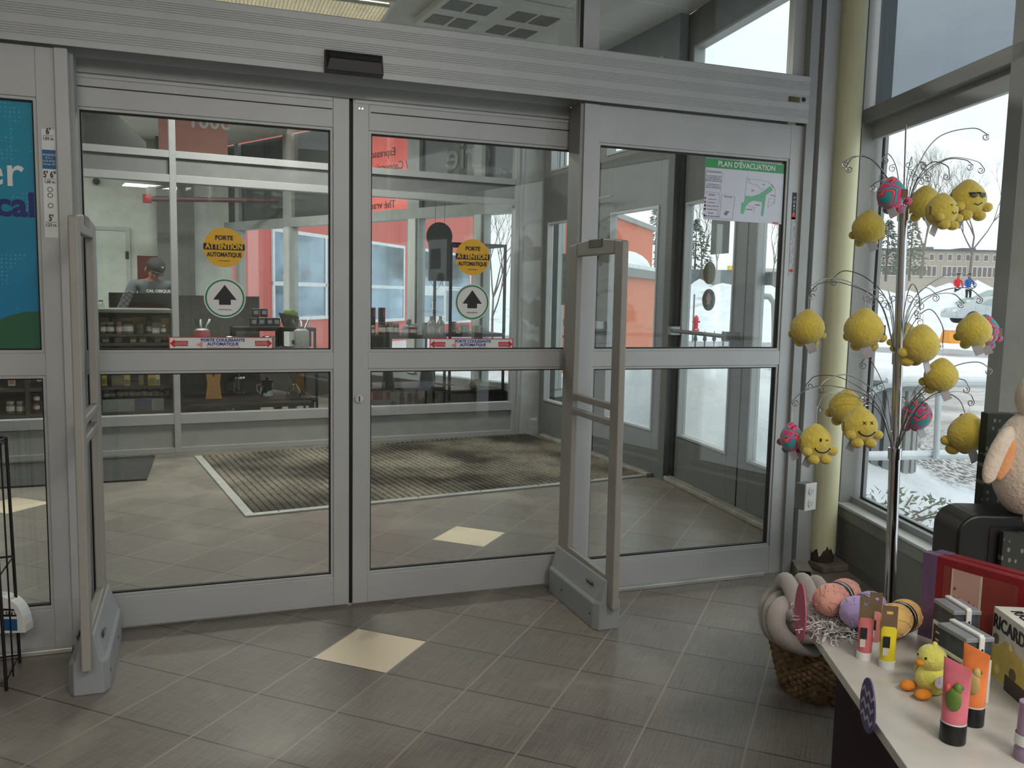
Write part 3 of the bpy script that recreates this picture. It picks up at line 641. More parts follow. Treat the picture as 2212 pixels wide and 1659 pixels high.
LGN = [('RECOMMANDATIONS', 250, 365, .0075), ("En cas d'evacuation, suivez\nles sorties indiquees et\nrestez calme. Ne prenez pas\nl'ascenseur. Aidez les autres.\n \nQuittez les lieux sans\nretard et rendez-vous au\npoint de rassemblement.", 250, 600, .0075), ('LEGENDE', 230, 930, .008), ('Vous etes ici', 250, 1030, .009), ('Extincteur', 240, 1110, .009), ("Station d'alarme", 250, 1195, .009), ('Premiers soins', 250, 1280, .009), ('Escalier', 230, 1370, .009), ('Point de rassemblement', 250, 1445, .0085), ('Plan du site', 600, 945, .0085), ('IGA', 1165, 740, .009), ('SAQ', 1415, 570, .007), ('BUREAU', 1295, 1095, .008), ('PHARMACIE', 1100, 1220, .007), ('CAFÉ', 1610, 825, .007)]
for s_, x, y, z in LGN: p_ = px2(x, y); text('lettering', s_, z, M('plan_text_grey', (92, 92, 98), .5), t, T3((p_[0], -.0018, p_[1])), ext=.0002)
for k, (y, m_) in enumerate(((1010, M('plan_blue', (60, 110, 150), .4)), (1105, REDP), (1190, BKP), (1280, BKP), (1440, BKP))): p_ = px2(85, y); MB(T3((p_[0], 0, p_[1]))).box(-.0045, .0045, -.0018, -.0013, -.0045, .0045).build('legend_symbol', m_, t)
poly('logo', [(1670, 1490), (1815, 1495), (1812, 1555), (1668, 1550)], RL)

# notices on the right stile
p_ = ony(1715, 445, YF); q_ = ony(1711, 530, YF)
t = thing('door_notice', 'narrow black notice at the top of the right door stile', 'sign', T3((p_.x, YF - .0006, p_.z)))
MB().box(-.012, .012, -.0008, 0, -.062, .062).build('label_sheet', BKP, t); text('lettering', 'P\nO\nR\nT\nE', .018, WHP, t, T3((0, -.001, 0)))
t = thing('door_notice', 'narrow white notice with red ends below the black one on the right door stile', 'sign', T3((q_.x, YF - .0006, q_.z)))
MB().box(-.012, .012, -.0008, 0, -.145, .145).build('label_sheet', M('notice_grey', (176, 178, 180), .5, 0, 90, .35), t)
MB().box(-.012, .012, -.0012, -.0008, .13, .145).build('red_field', REDP, t); MB().box(-.010, .010, -.0012, -.0008, -.125, -.112).build('red_field', REDP, t)
# ================================================================ CAFE BEHIND THE VESTIBULE
cw = emptyS('wall_cafe_outer', PCW.M())
WF = M('white_window_frame', (214, 220, 220), .5, namt=.04)
b = MB()
for x, w in ((.0, .10), (.955, .08), (1.965, .095), (3.15, .09), (4.40, .095), (5.62, .05)): b.box(x - w, x + w, -.10, 0, .42, 3.3)
b.box(-.1, 5.95, -.12, .01, 2.135, 2.25); b.box(-.1, 5.95, -.12, 0, .36, .44)
b.build('window_frame', M('cafe_window_frame', (160, 166, 164), .5), cw)
b = MB()
for x, w in ((.955, .05), (1.965, .06), (3.15, .055), (4.40, .06)): b.box(x - w, x + w, .0, .02, .44, 2.135)
b.build('frame_face', WF, cw)
MB().box(-.1, 5.95, -.12, 0, 0, .36).build('low_wall', M('dark_low_wall', (60, 58, 56), .7), cw)
MB().box(-.1, 5.95, -.06, -.054, .44, 2.135).build('glass_pane', GLASS, cw)
DF = M('dark_window_film', (74, 79, 76), .5, 0, 2, .1); RF = M('red_window_film', (226, 112, 106), .6, emit=(.75, .16, .14, .22))  # faint glow of the red film stands in for daylight passing through
MB().box(-.1, 1.90, -.07, -.05, 2.25, 3.3).box(3.24, 5.95, -.07, -.05, 2.25, 3.3).build('dark_film', DF, cw)
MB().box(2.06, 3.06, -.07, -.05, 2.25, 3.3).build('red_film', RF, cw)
# film is seen from inside, so its writing reads backwards
def cwtext(s_, px, py, size, mat, **k):
    x, z = PCW.hit(px, py, -.04); text('lettering', s_, size, mat, cw, T3((x, -.045, z)) @ Matrix.Rotation(R(180), 4, 'Z'), mirror=True, **k)
DT = M('dark_letters', (70, 58, 56), .6); LT = M('light_letters', (150, 158, 156), .6)
cwtext('Espresso', 826, 331, .125, DT); cwtext('Latté / Cappuccino', 856, 358, .125, DT); cwtext('Thé vrac', 826, 443, .125, DT)
cwtext('erie', 1010, 335, .42, LT, bold=.004); cwtext('er', 1080, 375, .30, M('dark_grey_letters', (52, 56, 54), .6), bold=.004)
# rooms beyond
BX = PCW.w(5.95).x; BY = PCW.w(5.95).y
xg = ony(420, 550, BY).x
struct('wall_cafe_end', MB().box(xg, BX + .1, BY, BY + .1, 0, CEIL), M('cafe_white_wall', (206, 213, 208), .6))
xd = ony(384, 550, 8.9).x
struct('wall_cafe_column', MB().box(xd - .25, ony(421, 550, 8.9).x, 8.9, 9.1, 0, CEIL), M('cafe_grey_column', (96, 100, 96), .6))
wl = MB().box(-6, xd, 9.2, 9.3, 0, CEIL); struct('wall_cafe_back', wl, M('cafe_back_wall', (196, 204, 198), .6))
d = emptyS('door_3', T3((ony(195, 500, 9.2).x, 9.195, 0)))
dw = ony(272, 500, 9.2).x - ony(195, 500, 9.2).x
MB().box(0, dw, -.02, 0, 0, 2.07).build('door_leaf', M('cafe_door_paint', (186, 196, 190), .5), d, bev=.003)
MB().ring([(-.05, 0), (dw + .05, 0), (dw + .05, 2.12), (-.05, 2.12)], [(0, 0), (dw, 0), (dw, 2.07), (0, 2.07)], -.03, 0).build('door_frame', M('cafe_door_frame', (168, 176, 172), .5), d)
for z in (1.75, .9): MB().box(dw - .01, dw + .03, -.04, -.02, z - .05, z + .05).build('hinge', BLKM, d)
# grey bulkhead of a stair with a slanting edge
def px_panel(name, pts, y0, y1, mat, kind='structure'):
    pp = [(ony(x, y, y0).x, ony(x, y, y0).z) for x, y in pts]
    o = MB().prism(pp, y0, y1).build(name, mat)
    if kind: o['kind'] = kind
    return o
px_panel('trim_9', [(60, 60), (160, 150), (243, 238), (314, 306), (314, 345), (60, 345)], 6.4, 6.5, M('stair_bulkhead', (38, 41, 39), .8))
t = thing('wall_poster', 'dark red poster on the cafe wall behind the person in the cap', 'poster', T3((ony(296, 552, 9.18).x, 9.18, ony(296, 552, 9.18).z)))
MB().box(0, ony(371, 552, 9.18).x - ony(296, 552, 9.18).x, 0, .015, -.36, 0).build('poster_sheet', M('dark_red_print', (92, 30, 36), .6, 0, 4, .3), t)
p_ = ony(341, 236, 5.2); q_ = ony(492, 343, 5.2)
t = thing('hanging_sign', 'pink red sign panel hanging high in the cafe with white digits seen from behind', 'sign', T3((p_.x, 5.2, q_.z)))
MB().box(0, q_.x - p_.x, 0, .02, 0, CEIL - q_.z).build('sign_panel', M('pink_panel', (214, 150, 144), .6, 0, 2, .06), t)
text('lettering', '5001', .19, WHP, t, T3((ony(452, 264, 5.2).x - p_.x, -.004, ony(452, 264, 5.2).z - q_.z)), mirror=True, bold=.004)
# camera on the wall
p_ = ony(208, 392, 9.15); t = thing('dome_camera', 'small round security camera high on the white cafe wall', 'camera', T3((p_.x, 9.15, p_.z)))
MB().ell((0, 0, 0), (.045, .045, .045)).build('dome', BLK, t, smooth=True); MB().cyl((0, 0, .02), (0, .05, .05), .03).build('bracket', WHT, t)
# red sprinkler box
p_ = ony(318, 429, 8.0)
t = thing('alarm_bell', 'red alarm box with a dark red pipe crossing the cafe window', 'alarm', T3((p_.x, 8.0, p_.z)))
MB().box(-.05, .05, -.03, .03, -.05, .05).build('box', M('alarm_red', (150, 26, 34), .5), t, bev=.005)
MB().cyl((.05, 0, 0), (ony(600, 428, 8.0).x - p_.x, 0, .06), .03, 14).build('pipe', M('pipe_dark_red', (92, 66, 66), .5), t, smooth=True)

# ---- placement behind the cafe glass: local x,z of the glass plane pushed back by off
def F(px, py, off): return PFW.hit(px, py, off)
BOARDS = [(-60, 372, 722, .75, 3), (-60, 372, 741, .75, 2), (-60, 372, 835, .75, 6), (-60, 380, 864, .75, 2), (-60, 372, 889, .75, 5), (392, 690, 757, .42, 3), (392, 690, 864, .42, 17), (780, 968, 724, .45, 2), (780, 968, 838, .45, 3), (972, 1088, 720, .45, 2), (972, 1088, 842, .45, 2)]
def FM(px, py, off, rz=0):
    x, z = F(px, py, off)
    for a, c, pb, ob_, tol in BOARDS:                 # things on a board stand on that board's top
        if a <= px <= c and pb - tol <= py <= pb + 2:
            z = F(px, pb, ob_)[1]
            if tol > 10:
                p = onz(px, py, z); return at((p.x, p.y, z), 5.03 + rz)
    return at(PFW.w(x, off, z), 5.03 + rz)
def dd(off, px): # metres per pixel there
    return (6.87 + off + (px - 372) * .0012) / FPX
def put(name, label, cat, px, py, off, rz=0, group=None): return thing(name, label, cat, FM(px, py, off, rz), group)
def matc(c, r=.5, **k): return M('pack_%d_%d_%d' % tuple(c), c, r, nscale=30, namt=.12, **k)

# display shelving of the left bays
t = put('display_shelf', 'dark shelving with a grey top under the counter behind the left cafe pane', 'shelf', 270, 668, .75)
xL = F(-60, 668, .75)[0] - F(270, 668, .75)[0]; xR = F(372, 668, .75)[0] - F(270, 668, .75)[0]
zt = F(270, 668, .75)[1]
def zz(py, off=.75): return F(270, py, off)[1] - zt
MB().box(xL, xR, -.06, .55, zz(675), 0).build('top_board', M('shelf_top_grey', (120, 117, 108), .5), t)
b = MB()
for y0, y1 in ((722, 727), (741, 747), (835, 841), (864, 868), (889, 894)): b.box(xL, xR, .12 if y0 == 864 else 0, .38, zz(y1), zz(y0))
b.build('shelf_board', M('shelf_board_brown', (78, 70, 64), .6), t)
b = MB().box(xL, xR, .38, .40, -zt + .02, zz(675)); b.build('back_panel', M('shelf_back_dark', (46, 45, 42), .7), t)
b = MB()
for x in (211, 371, 121, 52): xx = F(x, 668, .75)[0] - F(270, 668, .75)[0]; b.box(xx - .015, xx + .015, -.01, .38, -zt + .02, zz(675))
b.build('upright', M('upright_dark', (62, 60, 56), .6), t)

def jar(label, px, py, off, wpx, hpx, col, lid, cat='jar', group=None, lab=True):
    u = dd(off, px); r = wpx * u / 2; h = hpx * u
    t = put('glass_jar', label, cat, px, py, off, random.uniform(-15, 15), group)
    MB().lathe([(r * .92, 0), (r, h * .06), (r, h * .72), (r * .8, h * .82)], 18).build('jar_body', matc(col, .25), t, smooth=True)
    MB().lathe([(r * .86, h * .82), (r * .88, h * .84), (r * .88, h * .98), (r * .8, h)], 18).build('lid', matc(lid, .35), t, smooth=True)
    if lab: MB().lathe([(r * 1.01, h * .22), (r * 1.01, h * .6)], 18, cap=False).build('paper_label', matc((206, 200, 190)), t, smooth=True)
    return t
def pack(label, px, py, off, wpx, hpx, col, dep_=.05, cat='box', group=None, col2=None, name='product_box'):
    u = dd(off, px); w = wpx * u; h = hpx * u
    t = put(name, label, cat, px, py, off, random.uniform(-5, 5), group)
    MB().box(-w / 2, w / 2, 0, dep_, 0, h).build('box_body', matc(col), t, bev=.002)
    if col2: MB().box(-w * .42, w * .42, -.001, 0, h * .12, h * .55).build('printed_label', matc(col2), t)
    return t
G1 = 'jars on the cafe display shelf'; G2 = 'boxes on the cafe display shelf'
for px, w, h, c in ((225, 22, 32, (212, 164, 60)), (252, 20, 30, (160, 128, 60)), (274, 26, 32, (214, 166, 84)), (302, 26, 34, (218, 172, 66)), (338, 12, 34, (150, 116, 50))):
    pack('yellow carton standing behind the jars on the top cafe shelf', px, 722, 1.0, w, h, c, group=G2)
pack('bright yellow carton at the right end of the top cafe shelf', 359, 733, .86, 19, 46, (222, 178, 44), group=G2)
for px, w, h, c, l, n in ((222, 15, 25, (90, 92, 88), (180, 182, 180), 'left'), (238, 17, 25, (78, 66, 62), (196, 196, 192), 'second'), (258, 14, 25, (150, 104, 100), (196, 160, 156), 'third')):
    jar('squat glass jar, %s from the left on the top cafe shelf' % n, px, 722, .82, w, h, c, l, group=G1)
jar('large grey jar with black lid on the top cafe shelf', 276, 722, .82, 24, 27, (110, 112, 110), (18, 16, 18), group=G1)
jar('dark jar stacked in front of the yellow carton, lower of the pair', 302, 722, .82, 18, 12, (74, 78, 66), (120, 122, 120), group=G1, lab=False)
jar('dark jar stacked in front of the yellow carton, upper of the pair', 302, 710, .82, 18, 12, (84, 84, 78), (130, 132, 130), group=G1, lab=False)
jar('brown jar left of the pink boxes on the top cafe shelf', 322, 722, .84, 12, 27, (70, 56, 56), (90, 84, 80), group=G1)
pack('pink and white box on the top cafe shelf beside the yellow carton', 338, 720, .82, 18, 24, (158, 120, 122), col2=(220, 220, 218), group=G2)
jar('tilted small jar at the right end of the top cafe shelf', 353, 722, .8, 11, 20, (76, 74, 68), (168, 170, 168), group=G1)
for px, w, c, c2, n in ((228, 14, (96, 110, 130), (226, 222, 196), 'leftmost'), (255, 15, (128, 108, 100), (150, 130, 124), 'second'), (288, 12, (150, 128, 56), (226, 232, 232), 'third'), (309, 14, (168, 140, 60), (226, 232, 234), 'fourth'), (341, 13, (120, 96, 90), (160, 140, 132), 'rightmost')):
    pack('small sachet box on the narrow lower cafe shelf, %s of five' % n, px, 741, .80, w, 12, c, group=G2, col2=c2)
for px, w, y0, y1, c, n in ((223, 15, 806, 832, (186, 160, 50), 'yellow leftmost'), (255, 25, 806, 836, (92, 90, 110), 'slate purple wide'), (275, 12, 808, 831, (190, 162, 50), 'yellow middle'), (305, 10, 804, 828, (98, 104, 82), 'olive slim'), (328, 15, 802, 831, (190, 160, 44), 'yellow right'), (341, 8, 803, 827, (196, 192, 150), 'cream slim')):
    pack('%s packet standing on the second lowest cafe shelf' % n, px, 835, .80, w, y1 - y0 + 2, c, group=G2, col2=(120, 110, 60))
jj = 0
for px, w, h in ((229, 13, 16), (243, 13, 16), (260, 14, 22), (273, 11, 22), (286, 14, 22), (299, 11, 22), (312, 14, 24), (325, 11, 22), (338, 14, 24), (350, 10, 20), (362, 8, 26), (374, 9, 28)):
    c = ((96, 100, 96), (96, 100, 96), (110, 66, 50), (60, 58, 58), (116, 70, 52), (58, 56, 56), (90, 48, 44), (66, 62, 66), (96, 54, 44), (70, 66, 64), (90, 94, 90), (80, 84, 82))[jj]
    nm = ('leftmost', 'second', 'third', 'fourth', 'fifth', 'sixth', 'seventh', 'eighth', 'ninth', 'tenth', 'eleventh', 'twelfth')[jj]; jj += 1
    jar('small preserve jar in the lowest cafe shelf row, %s from the left bay edge' % nm, px, 864, .92, w, h, c, (150, 112, 84) if 2 <= jj <= 9 else (186, 188, 186), group=G1)
t = put('storage_box', 'pale green grey box with a slate purple front on the bottom cafe shelf', 'box', 289, 889, .76)
u = dd(.76, 289); MB().box(-61 * u, 61 * u, 0, .10, 0, 26 * u).build('box_body', matc((140, 148, 142)), t, bev=.003); MB().box(2 * u, 36 * u, -.002, 0, 0, 26 * u).build('purple_panel', matc((82, 82, 112)), t)
pack('white box with brown print on the shelf behind the poster pane', 25, 830, .80, 13, 25, (214, 212, 214), col2=(170, 120, 84), group=G2)
pack('teal packet on the shelf behind the poster pane', 60, 825, .80, 8, 20, (116, 160, 168), group=G2)
pack('green packet on the shelf behind the poster pane', 86, 825, .80, 13, 20, (120, 140, 72), col2=(200, 214, 196), group=G2)
t = put('coffee_pot', 'small steel pot with a black top on the shelf behind the poster pane', 'pot', 108, 834, .80)
u = dd(.8, 108); MB().lathe([(12 * u, 0), (12 * u, 2 * u), (8.5 * u, 20 * u)], 24).build('pot_body', CHR, t, smooth=True); MB().lathe([(9.5 * u, 20 * u), (10.5 * u, 28 * u)], 24).build('black_top', BLK, t, smooth=True)
for px, py, n in ((79, 889, 'bottom left'), (79, 868, 'top left'), (114, 889, 'bottom right'), (114, 868, 'top right')):
    jar('brown jar with pale blue label, %s of four behind the poster pane' % n, px, py, .80, 13, 19, (104, 56, 40), (40, 40, 44), group=G1).children[0]
for px, n in ((23, 'left'), (45, 'right')):
    jar('tall clip-top jar, %s one of two behind the poster pane' % n, px, 893, .80, 16, 26, (84, 88, 78), (170, 174, 166), group=G1)

# person behind the counter
SKIN = M('skin', (150, 108, 90), .55, nscale=20, namt=.05); SHIRT = M('grey_tshirt', (78, 86, 90), .85, nscale=6, namt=.12, bump=.3, bscale=14)
def skin_body(name, verts, edges, mat, parent, sub=2, m=None):
    me = bpy.data.meshes.new(name); me.from_pydata([v[:3] for v in verts], edges, []); o = bpy.data.objects.new(name, me); C.objects.link(o)
    s = o.modifiers.new('skin', 'SKIN'); me.skin_vertices or None
    if not me.skin_vertices:
        bm = bmesh.new(); bm.from_mesh(me); bm.verts.layers.skin.verify(); bm.to_mesh(me); bm.free()
    for i, v in enumerate(verts):
        sv = me.skin_vertices[0].data[i]; sv.radius = (v[3], v[4] if len(v) > 4 else v[3]); sv.use_root = (i == 0)
    s.branch_smoothing = .6; s.use_smooth_shade = True
    u = o.modifiers.new('sub', 'SUBSURF'); u.levels = sub; u.render_levels = sub
    dg = bpy.context.evaluated_depsgraph_get(); dg.update(); me2 = bpy.data.meshes.new_from_object(o.evaluated_get(dg)); bpy.data.objects.remove(o)
    if m is not None: me2.transform(m)
    for p in me2.polygons: p.use_smooth = True
    me2.materials.clear(); me2.materials.append(mat); o = bpy.data.objects.new(name, me2); C.objects.link(o); o.parent = parent; return o
p_ = dep(330, 690, 9.55); FZ = 0.0
per = thing('person', 'person in a black cap and grey lettered t-shirt looking down behind the cafe counter', 'person', at((p_.x, p_.y, 0), 8))
HT = dep(325, 558, 9.55).z                                             # top of the cap
# local: facing -y, head bent forward and towards +x
hz = HT - .12; hs = hz + .085
bv = [(0, 0, .92, .15, .11), (0, 0, 1.10, .16, .11), (0, .0, 1.26, .155, .10), (0, .0, hs - .23, .075, .06), (.01, -.03, hz - .10, .052, .052), (.03, -.055, hz - .05, .075, .085), (.03, -.05, hz + .02, .082, .095),
      (-.17, 0, hs - .25, .055), (-.235, -.03, hs - .42, .045), (-.25, -.12, hs - .60, .036), (-.17, -.28, hs - .64, .028), (-.12, -.35, hs - .65, .022),
      (.17, 0, hs - .25, .055), (.25, -.03, hs - .42, .045), (.27, -.12, hs - .60, .036), (.16, -.28, hs - .64, .028), (.10, -.35, hs - .65, .022),
      (-.09, 0, .80, .095), (-.10, -.02, .45, .06), (-.10, 0, .08, .045), (-.10, -.14, .035, .035), (.09, 0, .80, .095), (.10, -.02, .45, .06), (.10, 0, .08, .045), (.10, -.14, .035, .035)]
be = [(0, 1), (1, 2), (2, 3), (3, 4), (4, 5), (5, 6), (3, 7), (7, 8), (8, 9), (9, 10), (10, 11), (3, 12), (12, 13), (13, 14), (14, 15), (15, 16), (0, 17), (17, 18), (18, 19), (19, 20), (0, 21), (21, 22), (22, 23), (23, 24)]
for sx_, k in ((-1, 11), (1, 16)):
    bx, by, bz = bv[k][:3]
    for j in range(5):
        n0 = len(bv); ox = sx_ * (-.018 + .011 * j) if j else sx_ * -.026
        L1 = (.03, .04, .044, .041, .034)[j]; bv.append((bx + ox, by - .03, bz, .0095)); bv.append((bx + ox * 1.15, by - .03 - L1, bz - .008, .0085)); bv.append((bx + ox * 1.15, by - .03 - L1 * 1.6, bz - .022, .0075))
        be += [(k, n0), (n0, n0 + 1), (n0 + 1, n0 + 2)]
skin_body('body', bv, be, SKIN, per)
sv_ = [(0, 0, .98, .175, .135), (0, 0, 1.12, .185, .135), (0, 0, 1.28, .20, .135), (0, 0, hs - .215, .135, .10), (-.18, 0, hs - .25, .088), (-.225, -.02, hs - .36, .07), (-.245, -.05, hs - .44, .066), (.18, 0, hs - .25, .088), (.235, -.02, hs - .36, .07), (.255, -.05, hs - .44, .066)]
skin_body('tshirt', sv_, [(0, 1), (1, 2), (2, 3), (3, 4), (4, 5), (5, 6), (3, 7), (7, 8), (8, 9)], SHIRT, per)
text('lettering', 'CAL OBIQUE', .042, WHP, per, T3((.045, -.20, hs - .325)), bold=.0012, ext=.004)
tv = [(0, 0, .95, .17, .13), (-.09, 0, .80, .115), (-.10, -.02, .45, .08), (-.10, 0, .12, .065), (.09, 0, .80, .115), (.10, -.02, .45, .08), (.10, 0, .12, .065)]
skin_body('trousers', tv, [(0, 1), (1, 2), (2, 3), (0, 4), (4, 5), (5, 6)], M('dark_trousers', (36, 38, 44), .8), per)
hm = T3((.03, -.055, hz)) @ Matrix.Rotation(R(26), 4, 'X') @ Matrix.Rotation(R(18), 4, 'Y')
CAP = M('black_cap', (22, 23, 24), .8)
c_ = MB(hm); c_.ell((0, .012, .028), (.101, .118, .098), 28, 14, f=lambda v: Vector((v.x, v.y, max(v.z, -.012)))); cap = c_.build('cap', CAP, per, smooth=True)
b = MB(hm); b.lathe([(.074, 0), (.076, .006), (.0, .010)], 24, T3((0, -.105, .008)) @ Matrix.Rotation(R(-14), 4, 'X'), sx=1.05, sy=1.05); b.build('peak', CAP, cap, smooth=True)
MB(hm).ell((.045, -.082, .075), (.016, .008, .013), 10, 6).build('gold_badge', M('gold_thread', (196, 160, 88), .5), cap, smooth=True)
hr = MB(hm); hr.ell((0, .03, -.012), (.092, .095, .055), 24, 12); hr.build('hair', M('dark_hair', (30, 24, 20), .8, 0, 60, .3), per, smooth=True)
fc = MB(hm)
fc.ell((0, -.098, -.035), (.012, .018, .02), 10, 8); fc.ell((-.088, .0, -.03), (.01, .018, .028), 10, 8); fc.ell((.088, .0, -.03), (.01, .018, .028), 10, 8); fc.build('nose_and_ears', SKIN, per, smooth=True)
b = MB(hm); b.ell((-.03, -.088, -.014), (.012, .008, .006), 10, 6); b.ell((.03, -.088, -.014), (.012, .008, .006), 10, 6); b.build('eyes', M('eye_dark', (40, 30, 26), .3), per, smooth=True)
MB(hm).ell((0, -.083, -.072), (.024, .01, .006), 12, 6).build('mouth', M('lips', (140, 84, 78), .5), per, smooth=True)

# counter with the black machine in front of the person
off = 2.15
t = put('service_counter', 'dark counter with grey edge in front of the person', 'counter', 300, 671, off)
x0, x1 = F(150, 671, off)[0] - F(300, 671, off)[0], F(384, 671, off)[0] - F(300, 671, off)[0]; z0 = F(300, 671, off)[1]
MB().box(x0, x1, -.05, .40, -.04, 0).build('counter_top', M('counter_grey', (132, 130, 120), .5), t); MB().box(x0, x1, 0, .36, -z0, -.04).build('counter_front', M('counter_dark', (50, 48, 46), .7), t)
t = put('display_screen', 'wide black screen on the counter with a checked cloth on its left end', 'screen', 309, 671, off + .12)
u = dd(off + .12, 309); MB().box(-65 * u, 65 * u, 0, .05, .006, 37 * u).build('screen_body', BLK, t, bev=.004); MB().box(-12 * u, 12 * u, -.01, .08, 0, .012).build('foot', BLK, t)
t = put('checked_cloth', 'grey checked cloth draped over the left end of the black screen', 'cloth', 264, 671, off + .10)
b = MB(); b.prism([(-13 * u, 0), (8 * u, 0), (20 * u, 30 * u), (23 * u, 39 * u), (14 * u, 41.5 * u), (6 * u, 40 * u), (2 * u, 34 * u), (-6 * u, 14 * u)], -.012, .06)
ck = bpy.data.materials.new('grey_check'); ck.use_nodes = True; _b = ck.node_tree.nodes['Principled BSDF']; _c = ck.node_tree.nodes.new('ShaderNodeTexChecker'); _c.inputs['Scale'].default_value = 34; _c.inputs[1].default_value = (.11, .12, .14, 1); _c.inputs[2].default_value = (.2, .21, .23, 1)
_t = ck.node_tree.nodes.new('ShaderNodeTexCoord'); ck.node_tree.links.new(_t.outputs['Object'], _c.inputs[0]); ck.node_tree.links.new(_c.outputs[0], _b.inputs['Base Color']); _b.inputs['Roughness'].default_value = .9
b.build('cloth', ck, t, bev=.006)
t = put('spray_bottle', 'clear spray bottle standing on the counter left of the black screen', 'bottle', 219, 670, off)
u = dd(off, 219); MB().lathe([(7 * u, 0), (7.5 * u, 3 * u), (5 * u, 14 * u), (2.4 * u, 17 * u)], 16).build('bottle_body', GLJAR, t, smooth=True); MB().box(-5 * u, 4 * u, -.01, .01, 17 * u, 22 * u).build('trigger_head', matc((150, 156, 154)), t, bev=.003)

# ---- table 1: grinders, canisters, black rack (middle bay, above the rail) ----
def rack(label, pxl, pxr, tops, off, deep, zfloor=0.0, name='display_table', cross=()):
    'steel frame table; tops = list of pixel rows of its boards'
    t = put(name, label, 'table', pxl, tops[0], off); x0, z0 = F(pxl, tops[0], off); w = F(pxr, tops[0], off)[0] - x0
    fr = MB()
    for x in (0, w):
        for y in (0, deep): fr.box(x - .011, x + .011, y - .011, y + .011, -z0 + zfloor, 0)
    for y in tops:
        z = F((pxl + pxr) / 2, y, off)[1] - z0; bo = MB().box(0, w, 0, deep, z - .012, z).build('board', M('table_board_dark', (52, 46, 42), .55), t)
        fr.box(0, w, -.011, .011, z - .034, z - .012); fr.box(0, w, deep - .011, deep + .011, z - .034, z - .012)
        for x in (0, w): fr.box(x - .011, x + .011, 0, deep, z - .034, z - .012)
    fr.build('steel_frame', BLKM, t)
    return t
rack('black steel framed table carrying grinders behind the middle cafe pane', 392, 684, (757, 864), .42, .55)
t = rack('small black steel riser holding dark tins behind the canisters', 506, 606, (707,), .75, .22, zfloor=F(506, 757, .42)[1])
t = rack('small black steel riser under the dark planter box behind the grinder', 610, 680, (708,), .72, .22, zfloor=F(610, 757, .42)[1])
def grinder(label, px, py, off, col):
    u = dd(off, px); t = put('coffee_grinder', label, 'grinder', px, py, off)
    MB().lathe([(16 * u, 0), (16.5 * u, 1 * u), (16.5 * u, 40 * u), (15 * u, 43 * u)], 28).build('base', matc(col, .4), t, smooth=True)
    MB().lathe([(9 * u, 43 * u), (10 * u, 46 * u), (21 * u, 66 * u), (20.2 * u, 66 * u), (9.4 * u, 47 * u)], 28, cap=False).build('glass_hopper', GLJAR, t, smooth=True)
    MB().lathe([(15.5 * u, 42 * u), (10 * u, 46 * u), (9 * u, 46 * u)], 28).build('collar', matc((180, 184, 184), .3), t, smooth=True)
    MB().box(-20 * u, -15 * u, -.02, .02, 12 * u, 22 * u).build('chute', matc((60, 60, 60)), t, bev=.003)
    return t
grinder('grey electric grinder with a glass hopper at the right end of the table', 651, 755, .50, (150, 148, 138))
grinder('red electric grinder with a glass hopper at the left end of the table', 437, 757, .50, (172, 78, 84))
def canister(label, px, py, off, col=(164, 162, 150)):
    u = dd(off, px); t = put('storage_canister', label, 'canister', px, py, off)
    MB().lathe([(13 * u, 0), (13 * u, 5 * u)], 24).build('steel_foot', CHR, t, smooth=True); MB().lathe([(13.4 * u, 5 * u), (13.4 * u, 22 * u)], 24).build('clay_band', matc(col, .7), t, smooth=True)
    MB().lathe([(13 * u, 22 * u), (13 * u, 29 * u), (11 * u, 30 * u)], 24).build('steel_lid', CHR, t, smooth=True)
canister('grey and steel canister left of the dark tins', 497, 757, .5); canister('grey and steel canister right under the dark tins', 581, 757, .5)
TG = 'dark tins stacked on the steel riser'
for k, (px, py, n) in enumerate(((549, 705, 'bottom row left'), (566, 705, 'bottom row second'), (583, 705, 'bottom row third'), (598, 705, 'bottom row right'), (553, 685, 'top row left'), (571, 685, 'top row right'))):
    u = dd(.8, px); t = put('tea_tin', 'square dark tin with a pale window, %s of the stack' % n, 'tin', px, py, .8, 0, TG)
    MB().box(-7.5 * u, 7.5 * u, 0, .06, 0, 18.5 * u).build('tin_body', matc((62, 62, 66), .3), t, bev=.004); MB().box(-4.5 * u, 4.5 * u, -.0015, 0, 6 * u, 14 * u).build('pale_label', matc((150, 152, 158)), t)
t = put('planter_box', 'dark planter box with a green cloth bag beside the grey grinder', 'box', 626, 706, .76)
u = dd(.76, 626); MB().add([(-10 * u, 0, 0), (18 * u, 0, 0), (18 * u, .1, 0), (-10 * u, .1, 0), (-20 * u, 0, 30 * u), (20 * u, 0, 22 * u), (20 * u, .1, 22 * u), (-20 * u, .1, 30 * u)], [(0, 1, 5, 4), (1, 2, 6, 5), (2, 3, 7, 6), (3, 0, 4, 7), (0, 3, 2, 1), (4, 5, 6, 7)]).build('box_body', matc((72, 68, 64)), t)
t = put('cloth_bag', 'green and cream cloth bag bulging out of the dark planter box', 'bag', 628, 682, .80)
MB().ell((0, .02, 4 * u), (17 * u, .04, 10 * u), f=lambda v: v + Vector((0, 0, .006 * math.sin(v.x * 90)))).build('bag_body', matc((124, 150, 92), .9), t, smooth=True)
t = put('power_cable', 'dark coiled cable lying under the grey grinder', 'cable', 622, 756, .46); u = dd(.46, 622)
MB().tube([(-20 * u, .0, 2 * u), (-8 * u, 0, 9 * u), (0, 0, 4 * u), (10 * u, .01, 8 * u), (6 * u, 0, 1 * u), (30 * u, .02, .6 * u), (58 * u, .02, .6 * u), (62 * u, .02, 12 * u), (56 * u, .02, 14 * u), (60 * u, .02, 2 * u)], .004, 6).build('cable', BLK, t, smooth=True)
